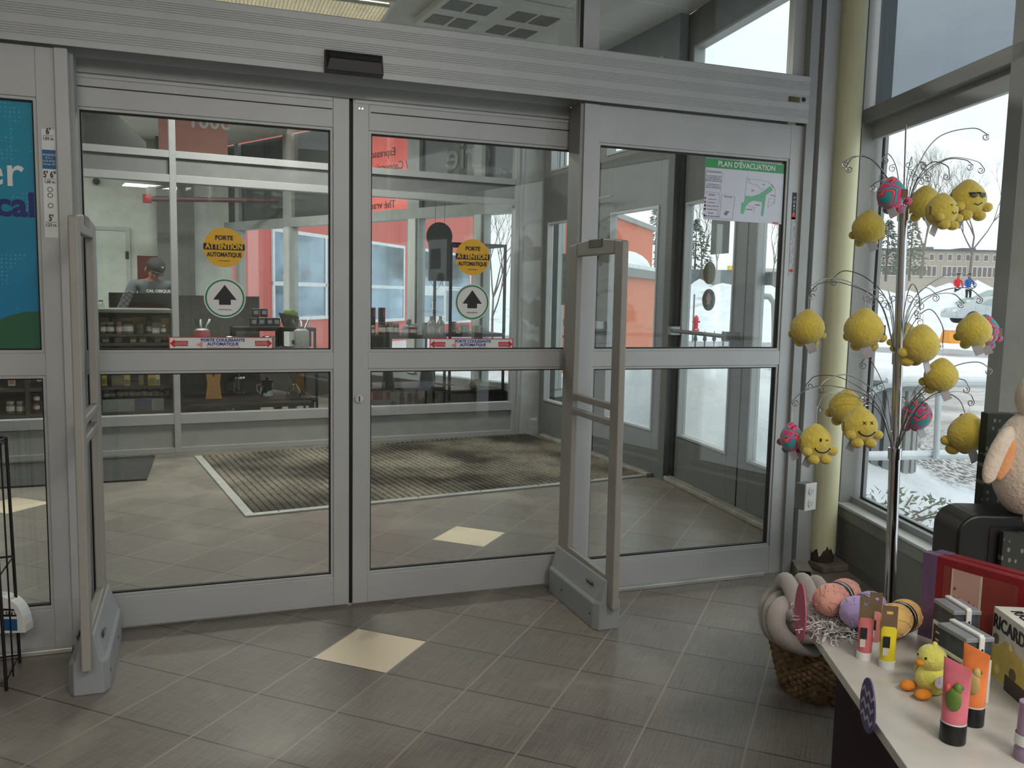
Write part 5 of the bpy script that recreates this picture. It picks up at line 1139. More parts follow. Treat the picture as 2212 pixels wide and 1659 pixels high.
def simple_person(label, px, pyb, d, jacket, leg):
    p = dep(px, pyb, d); t = thing('person', label, 'person', at((p.x, p.y, p.z), VA))
    v = [(0, 0, .92, .15, .11), (0, 0, 1.2, .18, .12), (0, 0, 1.40, .13, .10), (0, 0, 1.52, .06), (0, -.02, 1.62, .10, .11), (0, -.02, 1.69, .09), (-.2, 0, 1.36, .07), (-.26, -.08, 1.1, .06), (-.22, -.25, .95, .045), (.2, 0, 1.36, .07), (.26, -.08, 1.1, .06), (.22, -.25, .95, .045)]
    skin_body('body', v, [(0, 1), (1, 2), (2, 3), (3, 4), (4, 5), (2, 6), (6, 7), (7, 8), (2, 9), (9, 10), (10, 11)], jacket, t, 1)
    skin_body('trousers', [(0, 0, .92, .16, .12), (-.1, 0, .8, .10), (-.12, -.06, .45, .07), (-.12, .02, .06, .055), (-.12, -.12, .05, .05), (.1, 0, .8, .10), (.12, -.02, .45, .07), (.14, .12, .06, .055), (.14, 0, .05, .05)], [(0, 1), (1, 2), (2, 3), (3, 4), (0, 5), (5, 6), (6, 7), (7, 8)], leg, t, 1)
    MB().ell((0, -.03, 1.66), (.105, .115, .13)).build('head', SKIN, t, smooth=True)
    MB().ell((0, -.02, 1.72), (.115, .12, .10)).build('hat', leg, t, smooth=True)
simple_person('person in a red jacket standing far off beside the parked cars', 2066, 652, 55, M('red_jacket', (206, 40, 50), .8), BLK)
simple_person('person in a blue jacket bending by the far green car', 2090, 655, 52, M('blue_jacket', (52, 92, 170), .8), BLK)
# orange barrier
p_ = dep(2053, 741, 27); t = thing('road_barrier', 'orange barrier block with snow on top at the road edge', 'barrier', at((p_.x, p_.y, p_.z), VA + 8)); u = uu(27)
MB().add([(-15 * u, -.3, 0), (15 * u, -.3, 0), (15 * u, .3, 0), (-15 * u, .3, 0), (-13 * u, -.18, 27 * u), (12 * u, -.18, 27 * u), (12 * u, .18, 27 * u), (-13 * u, .18, 27 * u)], [(0, 1, 5, 4), (1, 2, 6, 5), (2, 3, 7, 6), (3, 0, 4, 7), (0, 3, 2, 1), (4, 5, 6, 7)]).build('barrier_body', M('barrier_orange', (232, 156, 60), .6), t, bev=.03); MB().box(-14 * u, 13 * u, -.2, .2, 27 * u, 29.5 * u).build('snow_cap', MATS['roof_snow_white'], t, bev=.03)
# hydrant
p_ = dep(1503, 712, 20); u = uu(20); t = thing('fire_hydrant', 'red fire hydrant standing in the snow by the road', 'hydrant', at((p_.x, p_.y, p_.z), VA))
HR = M('hydrant_red', (190, 54, 60), .5); MB().lathe([(7 * u, -8 * u), (7 * u, 2 * u), (4.6 * u, 3 * u), (4.4 * u, 20 * u), (5.4 * u, 21 * u), (5.2 * u, 25 * u), (3 * u, 29 * u), (1 * u, 31 * u)], 18).build('barrel', HR, t, smooth=True)
MB().cyl((-8 * u, 0, 17 * u), (8.5 * u, 0, 17 * u), 2 * u, 12).build('outlet_cap', HR, t, smooth=True); MB().ell((0, 0, 1 * u), (6.5 * u, .08, 2 * u)).build('snow', MATS['roof_snow_white'], t, smooth=True)
p_ = dep(1497, 712, 20.3); t = thing('marker_post', 'thin grey marker post beside the fire hydrant', 'post', at((p_.x, p_.y, p_.z), VA)); MB().cyl((0, 0, -.3), (0, 0, 76 * uu(20.3)), .02, 8).build('post', M('galvanised', (140, 144, 146), .5, .4), t)
# iron fence with spear finials
def fence(label, pxl, pxr, pyt, pyb, d, dr=0, spear=True):
    a = dep(pxl, pyt, d); c = dep(pxr, pyt, d + dr); L = (c - a).length; ang = math.degrees(math.atan2(c.y - a.y, c.x - a.x)); H = a.z - GZ
    t = thing('iron_fence', label, 'fence', at((a.x, a.y, GZ), ang)); r = MB().box(0, L, -.015, .015, H * .82, H * .86).box(0, L, -.015, .015, H * .12, H * .16); r.build('rail', M('fence_grey', (86, 90, 94), .5, .3), t)
    n = int(L / .125)
    for i in range(n + 1):
        x = L * i / n; b = MB().cyl((x, 0, 0), (x, 0, H * .92), .009, 6)
        if spear: b.lathe([(.006, 0), (.024, .03), (.018, .06), (.0, .13)], 6, T3((x, 0, H * .9)))
        b.build('baluster', MATS['fence_grey'], t)
fence('dark iron fence with spear tips and snow behind the outer door glass', 1440, 1640, 718, 750, 9.0, .6)
fence('dark iron fence seen in front of the orange building', 1195, 1425, 706, 750, 13.5, 1.0)
# bent guard rails
def railing(label, pts, r, mat, snow=False, name='guard_rail'):
    P_ = [dep(*p) for p in pts]; t = thing(name, label, 'railing', T3(P_[0])); Q = [p - P_[0] for p in P_]
    MB().tube(Q, r, 12).build('tube', mat, t, smooth=True)
    return t, Q
PTB = M('pale_tube', (190, 198, 200), .5, .2)
railing('grey bent guard rail post behind the right door glass', [(1640, 638, 11), (1662, 641, 11), (1672, 655, 11), (1673, 700, 11), (1671, 900, 11)], .038, M('guard_rail_grey', (150, 156, 156), .5, .3))
p1 = [(1862, 1010, 6.0), (1868, 880, 6.0), (1884, 845, 6.0), (1915, 832, 6.0), (1960, 828, 6.0), (2140, 829, 6.2)]
t, Q = railing('white tubular railing with snow crossing the view outside the shop window', p1, .022, PTB)
a = dep(1846, 990, 6.05) - dep(*p1[0]); c = dep(2120, 985, 6.2) - dep(*p1[0]); MB().tube([a, c], .018, 10).build('lower_tube', PTB, t, smooth=True)
a = dep(2028, 830, 6.1) - dep(*p1[0]); c = dep(2022, 992, 6.1) - dep(*p1[0]); MB().tube([a, c], .022, 10).build('upright_tube', PTB, t, smooth=True)
MB().tube([Q[3] + Vector((0, 0, .03)), Q[4] + Vector((0, 0, .032)), Q[5] + Vector((0, 0, .032))], .024, 8).tube([dep(1846, 988, 6.05) - dep(*p1[0]) + Vector((0, 0, .02)), dep(2120, 983, 6.2) - dep(*p1[0]) + Vector((0, 0, .02))], .022, 8).build('snow_line', MATS['roof_snow_white'], t, smooth=True)
# slatted litter bin
p_ = dep(1888, 1035, 6.6); t = thing('litter_bin', 'grey slatted litter bin with snow on its lid outside the shop window', 'bin', at((p_.x, p_.y, p_.z), VA)); u = uu(6.6); H = 215 * u
MB().cyl((0, 0, 0), (0, 0, H), .26, 28).build('liner', M('bin_dark', (74, 82, 90), .6), t, smooth=True)
for i in range(22):
    a = 2 * math.pi * i / 22; MB(Matrix.Rotation(a, 4, 'Z')).box(.265, .285, -.026, .026, .04, H - .05).build('slat', M('bin_slat', (146, 148, 150), .7, 0, 8, .1), t)
MB().lathe([(.30, H - .05), (.31, H), (.22, H + .03)], 28).build('lid', M('bin_lid', (110, 114, 118), .6), t, smooth=True); MB().ell((0, 0, H + .02), (.28, .28, .07)).build('snow', MATS['roof_snow_white'], t, smooth=True)
# snow flecked shrub at its foot
p_ = dep(1935, 1050, 5.6); rnd = random.Random(5); t = thing('low_shrub', 'low grey green shrub dusted with snow beside the litter bin', 'shrub', at((p_.x, p_.y, GZ), 0)); b = MB()
for i in range(320):
    a = rnd.uniform(0, 6.28); r = .55 * rnd.random() ** .6; z = rnd.uniform(.02, .26) * (1 - r); c_ = Vector((r * math.cos(a), r * math.sin(a) * .7, z)); d_ = Vector((rnd.uniform(-1, 1), rnd.uniform(-1, 1), rnd.uniform(0, 1))).normalized() * .05; s_ = d_.orthogonal().normalized() * .012
    b.add([c_ - s_, c_ + s_, c_ + d_], [(0, 1, 2)])
b.build('leaves', M('shrub_leaf', (120, 134, 116), .8, 0, 20, .4), t); b = MB()
for i in range(10):
    a = i * .63; b.cyl((0, 0, 0), (.4 * math.cos(a), .3 * math.sin(a), .14), .006, 5)
b.build('stem', BARK, t)
# street name posts and notices on the outer door glass
def glass_notice(label, P, x0, x1, z0, z1, mat, oval=False, name='notice_sheet', y=-.050):
    t = thing(name, label, 'sign', P.M() @ T3(((x0 + x1) / 2, y, (z0 + z1) / 2)))
    if oval: MB().prism(circ((x1 - x0) / 2, 40, 0, 0, (z1 - z0) / (x1 - x0)), -.0008, .0008).build('sheet', mat, t)
    else: MB().box((x0 - x1) / 2, (x1 - x0) / 2, -.0008, .0008, (z0 - z1) / 2, (z1 - z0) / 2).build('sheet', mat, t)
    return t
def nbox(pxl, pyt, pxr, pyb, P=PNS, y=-.05):
    a = P.hit(pxl, pyt, y); c = P.hit(pxr, pyb, y); return min(a[0], c[0]), max(a[0], c[0]), min(a[1], c[1]), max(a[1], c[1])
glass_notice('olive grey notice sheet seen from behind on the outer door glass', PNS, *nbox(1538, 470, 1574, 547), M('olive_sheet', (112, 114, 102), .8))
glass_notice('brown round door sticker seen from behind on the outer door glass', PNS, *nbox(1520, 566, 1545, 614), M('olive_sticker', (112, 104, 76), .7), True, 'door_sticker')
t = glass_notice('dark round door sticker with pink marks on the outer door glass', PNS, *nbox(1518, 624, 1544, 672), M('dark_sticker', (66, 58, 58), .7), True, 'door_sticker')
MB().prism([(-.025, -.03), (.025, -.03), (.025, 0), (.045, 0), (0, .055), (-.045, 0), (-.025, 0)], .0008, .0014).build('arrow', M('pale_pink_print', (190, 140, 146), .6), t)
glass_notice('small grey square notice on the right outer door pane', PNS, *nbox(1640, 590, 1668, 616), M('grey_square_sheet', (96, 102, 104), .7))
t = glass_notice('grey opening hours panel seen from behind on the far outer window', PFS, *nbox(1215, 548, 1240, 660, PFS), M('hours_sheet', (128, 130, 130), .7), name='hours_sign')
text('lettering', 'HEURES\n \n9h-21h\n9h-21h\n9h-21h\n9h-21h\n9h-17h', .06, M('hours_text', (90, 92, 92), .7), t, T3((0, .0015, 0)) @ Matrix.Rotation(R(180), 4, 'Z'), mirror=True)
# ================================================================ FOREGROUND
# ---- security gates
PLS = M('gate_plastic', (150, 147, 141), .45, namt=.03); PLB = M('gate_base_plastic', (146, 150, 152), .5, namt=.04)
def rrect(x0, x1, z0, z1, r=.012, n=4):
    o = []
    for cx, cz, a0 in ((x1 - r, z0 + r, -90), (x1 - r, z1 - r, 0), (x0 + r, z1 - r, 90), (x0 + r, z0 + r, 180)):
        for k in range(n + 1): a = R(a0 + 90 * k / n); o.append((cx + r * math.cos(a), cz + r * math.sin(a)))
    return o
def gate(label, x, flip):
    t = thing('security_gate', label, 'security gate', T3((x, -.33, 0)))
    # frame lies in the local y,z plane; built as boxes with rounded inner corners
    Q = Matrix(((0, 1, 0, 0), (1, 0, 0, 0), (0, 0, 1, 0), (0, 0, 0, 1)))
    f = MB(Q); y0, y1 = -.262, .255; w = .014
    outer = [(y0 - .012, .10), (y0 + .045, .10), (y0 + .045, .30), (y1 - .07, .30)]
    # stiles and bars as prisms, arched top
    def arch(y): k = (y - y0 - .004) / (y1 - y0 - .016); return 1.548 + .018 * math.sin(math.pi * max(0, min(1, k)))
    f.prism([(y0 - .014, .10), (y0 + .035, .10), (y0 + .060, .22), (y0 + .066, .82), (y0 + .070, arch(y0 + .07)), (y0 + .03, arch(y0 + .03)), (y0 + .008, 1.549), (y0 + .002, 1.542)], -w, w)
    f.prism([(y1 - .08, .20), (y1 + .004, .15), (y1, .9), (y1 - .010, 1.542), (y1 - .016, 1.549), (y1 - .05, arch(y1 - .05)), (y1 - .096, arch(y1 - .096)), (y1 - .088, .82)], -w, w)
    ya, yb = y0 + .069, y1 - .095
    f.prism([(ya, 1.500)] + [(ya + (yb - ya) * k / 8, arch(ya + (yb - ya) * k / 8)) for k in range(9)] + [(yb, 1.500)], -w * .995, w * .995)
    f.prism([(y0 + .05, .887), (y1 - .08, .887), (y1 - .08, .915), (y0 + .05, .915)], -w * .98, w * .98); f.prism([(y0 + .05, .823), (y1 - .08, .823), (y1 - .08, .850), (y0 + .05, .850)], -w * .98, w * .98)
    f.prism([(y0 + .03, .16), (y1 - .05, .10), (y1 - .05, .232), (y0 + .05, .222)], -w * .98, w * .98)
    f.build('frame', PLS, t, bev=.005)
    s = MB()
    for za, zb in ((.232, .822), (.916, 1.498)):
        for sg in (-1, 1): pass
    k = flip
    MB().box(-.0155, .0155, -.085, .045, 1.530, 1.564).build('indicator_light', M('dark_red_lens', (52, 22, 22), .2), t, bev=.002)
    # base shell with sloping shoulders
    b = MB(); L0, L1 = -.225, .285; W_ = .062
    vs = []; fs = []
    for y, ws in ((L0, .72), (L0 + .03, 1), (L1 - .02, 1), (L1, .8)):
        vs += [(-W_ * ws, y, 0), (W_ * ws, y, 0), (W_ * ws * .97, y, .105), (W_ * ws * .80, y, .118), (.020, y, .205), (-.020, y, .205), (-W_ * ws * .80, y, .118), (-W_ * ws * .97, y, .105)]
    for j in range(3):
        for i in range(8): fs.append((j * 8 + i, j * 8 + (i + 1) % 8, (j + 1) * 8 + (i + 1) % 8, (j + 1) * 8 + i))
    fs += [tuple(range(8)), tuple(24 + i for i in range(8))]
    b.add(vs, fs); base = b.build('base', PLB, t, bev=.004)
    for sg in (-1, 1):
        MB(T3((sg * .0385, -.115, .165)) @ Matrix.Rotation(R(sg * 21), 4, 'Y')).box(-.0035, .0035, -.028, .028, -.009, .009).build('slot', M('slot_grey', (70, 70, 70), .5), base, bev=.002)
    for y in (-.17, .12):
        for sg in (-1, 1): MB().cyl((sg * .0595, y, .055), (sg * .0622, y, .055), .005, 10).build('screw', GASK, base)
    return t
gate('plastic security gate standing right of the sliding doors', .945, 1)
gate('white edged security gate seen nearly edge-on left of the sliding doors', -.945, -1)

# ---- wire rack at the left edge
c1 = onz(43, 1432); c2 = onz(14, 1492); d1 = (c1 - CW_).dot(FW_)
t = thing('wire_rack', 'black wire display rack cut off by the left edge beside the gate', 'rack', T3((c1.x, c1.y, 0)))
v2 = Vector((c2.x - c1.x, c2.y - c1.y, 0)); v3 = Vector((-.42, -.05, 0)); H = dep(18, 935, d1).z
b = MB(); P4 = [Vector((0, 0, 0)), v2, v2 + v3, v3]
for p in P4: b.cyl(p, p + Vector((-.015, 0, H)), .0055, 8)
b.cyl(P4[0].lerp(P4[1], .5), P4[0].lerp(P4[1], .5) + Vector((-.01, 0, H)), .003, 6)
for z in (.03, H * .48, H - .012, H): b.tube([p + Vector((-.015 * z / H, 0, z)) for p in P4], .004, 6, close=True)
for k in range(1, 6):
    for e in (0, 1): b.cyl(P4[0].lerp(P4[3], k / 6) + v2 * e, P4[0].lerp(P4[3], k / 6) + v2 * e + Vector((0, 0, H)), .0022, 6)
b.build('wire_frame', BLKM, t)
p_ = dep(26, 1368, 3.0); t = thing('leaflet_holder', 'white curved leaflet with a blue square and black band on the wire rack', 'leaflet', at((p_.x, p_.y, p_.z), VA)); u = uu(3.0)
b = MB(); n = 8; pts = [(-50 * u, 80 * u)] + [(-30 * u + 58 * u * math.sin(R(a)), 6 * u + 76 * u * math.cos(R(a)) ** .8 if a < 90 else 0) for a in range(0, 90, 12)] + [(29 * u, 20 * u), (29 * u, 2 * u), (-50 * u, -2 * u)]
b.prism(pts, 0, .05).build('leaflet_body', WHP, t, bev=.003)
MB().prism([(-40 * u, 36 * u), (12 * u, 38 * u), (6 * u, 54 * u), (-40 * u, 56 * u)], -.001, 0).build('black_band', BKP, t); MB().box(-24 * u, 12 * u, -.001, 0, 6 * u, 32 * u).build('blue_square', M('leaflet_blue', (26, 84, 130), .5), t)
text('lettering', 'CASSETTE', .018, WHP, t, T3((-16 * u, -.002, 46 * u)), bold=.0004)

# ---- display table
tz = .50; e0 = onz(1676, 1252, tz); e1 = onz(1960, 1659, tz); ed = (e1 - e0).normalized(); en = Vector((-ed.y, ed.x, 0))
if en.x < 0: en = -en
tm = Matrix(((-ed.x, en.x, 0, e0.x), (-ed.y, en.y, 0, e0.y), (0, 0, 1, 0), (0, 0, 0, 1)))
# local x runs from the near end to the far end, y to the right: rebuild as a proper rotation
ang = math.degrees(math.atan2(ed.y, ed.x)); tm = at((e0.x, e0.y, 0), ang); LT_ = 2.0; WT_ = .86
sgn = 1 if (tm.to_3x3() @ Vector((0, 1, 0))).dot(en) > 0 else -1
def tb(x0, x1, y0, y1, z0, z1): return MB().box(x0, x1, min(sgn * y0, sgn * y1), max(sgn * y0, sgn * y1), z0, z1)
t = thing('display_table', 'white topped low display table at the lower right corner', 'table', tm)
tb(.20, LT_, 0, WT_, tz - .022, tz).build('table_top', M('white_laminate', (196, 192, 184), .32, 0, 3, .04, stretch=(12, 1, 1)), t, bev=.0015)
tb(.30, LT_ - .1, .10, WT_ - .08, .0, tz - .022).build('plinth', M('dark_maroon_cloth', (40, 20, 24), .9), t)
def onT(px, py, dz=0): return onz(px, py, tz + dz)

# egg shaped cards on the table edge
def egg(label, px, pyc, hpx, wpx, d, mat, stripe=None, rz=0):
    p = dep(px, pyc, d); u = uu(d); t = thing('egg_card', label, 'card', at((p.x, p.y, p.z), ang + (0 if sgn > 0 else 180)))
    pts = [(.5 * wpx * u * math.cos(a) * (1 - .12 * math.sin(a)), .5 * hpx * u * math.sin(a)) for a in [2 * math.pi * k / 40 for k in range(40)]]
    MB().prism(pts, -.0015, .0015).build('card', mat, t)
    if stripe:
        for zc in (-.28, -.05, .18):
            tp = [(wpx * u * .40 * x, hpx * u * (zc + .05 * math.sin(x * 8))) for x in [k / 10 - 1 for k in range(21)]]
            tp = [p_ for p_ in tp]
            MB().prism(tp + [(x, z + hpx * u * .07) for x, z in reversed(tp)], -.0022, -.0015).build('wavy_stripe', stripe, t)
egg('purple egg shaped card with wavy stripes taped to the table edge', 1875, 1523, 118, 92, 1.735, M('purple_card', (84, 72, 112), .6), M('lilac_stripe', (176, 168, 192), .6), -8)
egg('pink egg shaped card seen edge-on beside the shredded paper', 1729, 1322, 126, 92, 2.20, M('pink_card', (196, 92, 124), .6), None, 0)

# shredded paper nest: nobody could count the strips
rnd = random.Random(3); t0 = onT(1800, 1350); b = MB()
for i in range(900):
    px = rnd.gauss(1800, 36); py = 1352 + (px - 1800) * .10 + rnd.gauss(0, 16); px = min(max(px, 1722), 1880); py = min(max(py, 1312 + max(0, (1745 - px)) * .2), 1398)
    c_ = onT(px, py) - t0; z = rnd.uniform(.003, .036); L = rnd.uniform(.02, .05); a = rnd.uniform(0, 6.28); w = .0012
    if (Vector((c_.x + t0.x, c_.y + t0.y, 0)) - Vector((e0.x, e0.y, 0))).dot(en) < -.02: continue
    pts = []; q = Vector((c_.x, c_.y, z)); dv = Vector((math.cos(a), math.sin(a), rnd.uniform(-.3, .3)))
    for k in range(5): pts.append(q.copy()); dv = (dv + Vector((rnd.uniform(-1, 1), rnd.uniform(-1, 1), rnd.uniform(-.5, .5))) * .8).normalized(); q = q + dv * L / 4; q.z = min(max(q.z, .002), .05)
    b.tube(pts, w, 3)
o = b.build('shredded_paper', M('white_shred', (222, 222, 220), .5), None); o.location = t0; tag(o, 'nest of crinkled white paper shred under the yarn on the table', 'paper shred', kind='stuff')

# yarn skeins
def skein(label, a, c, r, col, rz=0):
    A = Vector(a); B = Vector(c); mid = (A + B) / 2; t = thing('yarn_skein', label, 'yarn', T3((mid.x, mid.y, tz))); d = (B - A); L = d.length; q = d.to_track_quat('Z', 'Y').to_matrix().to_4x4(); mm = T3(mid - Vector((mid.x, mid.y, tz))) @ q
    m = M('yarn_%d_%d_%d' % col, col, .95, nscale=14, namt=.12, bump=.6, bscale=24, sheen=.3)
    b = MB(mm); prof = []
    for k in range(25):
        s = -1 + k / 12; z = s * (L / 2 + r * .55); rr = r * math.sqrt(max(0, 1 - (abs(s)) ** 3.2)) * (1 - .20 * math.exp(-(s / .45) ** 2)) + .001; prof.append((rr, z))
    b.lathe(prof, 32); o = b.build('core', m, t, smooth=True, ang=180)
    rnd = random.Random(int(r * 1e5)); w = MB(mm)
    for k in range(64):
        # wound strands lying on the surface
        a0 = rnd.uniform(0, 6.28); sp = rnd.uniform(.5, 1.6) * rnd.choice((-1, 1)); z0 = rnd.uniform(-1, .2); pts = []
        for j in range(12):
            s = z0 + j / 11 * .9; s = max(-.95, min(.95, s)); z = s * (L / 2 + r * .55); rr = r * math.sqrt(max(0, 1 - abs(s) ** 3.2)) * (1 - .20 * math.exp(-(s / .45) ** 2)) + .0012; an = a0 + sp * j / 11 * 2
            pts.append((rr * math.cos(an), rr * math.sin(an), z))
        w.tube(pts, .0021, 5)
    w.build('wound_strands', m, t, smooth=True)
    bd = MB(mm).lathe([(r * .93, -.014), (r * .90, 0), (r * .93, .014)], 28, cap=False); bd.build('paper_band', M('black_band_paper', (28, 28, 30), .4, 0, 12, .9), t, smooth=True)
    MB(mm @ T3((0, 0, 0))).lathe([(r * .925, -.003), (r * .925, .003)], 28, cap=False).build('white_band_print', M('band_print', (200, 200, 200), .5, 0, 30, .6), t, smooth=True)
def lobe(px, py, rz_): return dep(px, py, rz_)
skein('peach yarn skein with a black and white band, furthest left', lobe(1782, 1300, 2.16), lobe(1835, 1279, 2.30), .042, (210, 150, 134))
skein('lavender yarn skein between the peach and the yellow one', lobe(1838, 1326, 2.10), lobe(1890, 1306, 2.24), .040, (172, 150, 196))
skein('yellow yarn skein, furthest right of the three', lobe(1922, 1344, 2.08), lobe(1962, 1327, 2.20), .043, (222, 180, 104))

# hanging paint tubes standing on their caps
def paint_tube(label, px, py, col, hpx, wpx, d, rz=0):
    p = onT(px, py); u = uu(d); t = thing('paint_tube', label, 'tube', at((p.x, p.y, tz), VA + rz)); w = wpx * u / 2; H = hpx * u
    MB().lathe([(w * .98, 0), (w, H * .02), (w, H * .12), (w * .9, H * .125)], 24).build('cap', WHP, t, smooth=True)
    def ell_(z, k): return [(w * .93 * math.cos(a) * (1 + .08 * k), w * .93 * math.sin(a) * (1 - .9 * k), z) for a in [2 * math.pi * i / 24 for i in range(24)]]
    b = MB(); vs = []; zs = (.125, .2, .4, .55, .66)
    for z in zs: vs += ell_(H * z, max(0, (z - .2) / .46))
    b.add(vs, [(j * 24 + i, j * 24 + (i + 1) % 24, (j + 1) * 24 + (i + 1) % 24, (j + 1) * 24 + i) for j in range(4) for i in range(24)] + [tuple(range(23, -1, -1)), tuple(96 + i for i in range(24))]); o = b.build('tube_body', matc(col, .35), t, smooth=True)
    MB().ring([(-w * .95, H * .60), (w * .95, H * .60), (w * .95, H), (-w * .95, H)], [(-w * .4, H * .86), (w * .4, H * .86), (w * .4, H * .91), (-w * .4, H * .91)], -.0012, .0012).build('brown_hang_tab', matc((112, 92, 70), .6), t)
    MB().box(-w * .75, w * .1, -w * .72, -w * .60, H * .34, H * .52).build('black_label', matc((30, 30, 32)), t); MB().box(-w * .75, -w * .1, -w * .90, -w * .70, H * .22, H * .34).build('white_label', matc((214, 208, 200)), t)
    return t
paint_tube('pink paint tube with brown hang tab, furthest back of the three', 1886, 1398, (206, 132, 128), 128, 28, 1.99, -14)
paint_tube('pink paint tube with brown hang tab in front of the lavender yarn', 1866, 1422, (204, 112, 116), 142, 33, 1.96, -14)
paint_tube('yellow paint tube with brown hang tab in front of the yellow yarn', 1915, 1440, (226, 210, 50), 140, 34, 1.92, -14)
# hand cream tubes
def cream(label, px, py, col, hpx, wpx, d, rz, fruit):
    p = onT(px, py); u = uu(d); t = thing('hand_cream_tube', label, 'tube', at((p.x, p.y, tz), VA + rz)); w = wpx * u / 2; H = hpx * u
    MB().lathe([(w * .96, 0), (w, .002), (w, H * .24), (w * .97, H * .25)], 32).build('black_cap', BLK, t, smooth=True)
    b = MB(); vs = []; N_ = 28; zs = [.25, .3, .5, .7, .85, .97, 1.0]
    for z in zs:
        k = max(0, (z - .25) / .75); vs += [(w * .97 * math.cos(a) * (1 + .12 * k), w * .97 * math.sin(a) * (1 - .97 * k ** .9), H * z + (w * .5 * -math.cos(a) * k * .6 if z > .6 else 0)) for a in [2 * math.pi * i / N_ for i in range(N_)]]
    b.add(vs, [(j * N_ + i, j * N_ + (i + 1) % N_, (j + 1) * N_ + (i + 1) % N_, (j + 1) * N_ + i) for j in range(len(zs) - 1) for i in range(N_)] + [tuple(range(N_ - 1, -1, -1)), tuple((len(zs) - 1) * N_ + i for i in range(N_))]); b.build('tube_body', matc(col, .4), t, smooth=True)
    MB().lathe([(w * .985, H * .25), (w * .985, H * .268)], 32, cap=False).build('white_rim', WHP, t, smooth=True)
    f = MB(); f.ell((.0, -w * .62, H * .56), (w * .62, .008, H * .15), 20, 10); f.ell((.005, -w * .46, H * .70), (w * .36, .008, H * .08), 16, 8); f.build('fruit_print', matc(fruit, .5), t, smooth=True)
    MB().ell((-w * .5, -w * .50, H * .67), (w * .26, .005, H * .07), 16, 8).build('slice_print', matc((214, 90, 80), .5), t, smooth=True)
    MB().ell((w * .45, -w * .38, H * .72), (w * .22, .004, H * .03), 12, 6).build('leaf_print', matc((60, 104, 60), .5), t, smooth=True)
    return t
cream('orange hand cream tube with black cap behind the pink one', 2098, 1562, (236, 134, 72), 172, 50, 1.67, -42, (186, 160, 96))
cream('pink hand cream tube with black cap and a green pear print in front', 2057, 1600, (218, 116, 130), 180, 54, 1.60, -42, (96, 124, 48))
paint_p = onz(2216, 1640, tz)
t = thing('hand_cream_tube', 'lilac tube cut off by the right edge of the picture', 'tube', T3((paint_p.x, paint_p.y, tz))); MB().lathe([(.02, 0), (.021, .002), (.021, .02), (.019, .024), (.018, .11)], 28).build('tube_body', matc((150, 128, 156), .4), t, smooth=True); MB().lathe([(.0215, .03), (.0205, .05)], 28, cap=False).build('white_band', WHP, t, smooth=True)

# toy duckling
p = onT(2012, 1497); t = thing('toy_duckling', 'small yellow plush duckling with orange feet and a round tag', 'plush toy', at((p.x, p.y, tz), VA - 74))
DY = M('duck_plush', (222, 218, 104), .95, nscale=40, namt=.1, bump=.5, bscale=120, sheen=.5); DO = M('duck_orange', (224, 138, 42), .9, nscale=40, namt=.1, bump=.4, bscale=120)
MB().ell((0, 0, .032), (.033, .036, .034), 24, 14).build('body', DY, t, smooth=True); MB().ell((0, -.005, .080), (.030, .030, .028), 24, 14).ell((0, 0, .109), (.006, .006, .006), 8, 6).build('head', DY, t, smooth=True)
MB().ell((0, -.036, .072), (.010, .010, .006), 12, 8).build('beak', DO, t, smooth=True)
for sg in (-1, 1): MB().ell((sg * .011, -.031, .085), (.003, .003, .003), 10, 6).build('eye', GASK, t, smooth=True); MB().ell((sg * .022, -.042, .012), (.014, .020, .011), 16, 8).build('foot', DO, t, smooth=True); MB().ell((sg * .034, .0, .040), (.008, .018, .014), 12, 8).build('wing', DY, t, smooth=True)
tg = MB(T3((.040, -.016, .043)) @ Matrix.Rotation(R(80), 4, 'Z')); tg.prism(circ(.013, 24), -.001, .001); tg.build('round_tag', M('tag_print', (206, 200, 210), .4, 0, 120, .25), t)

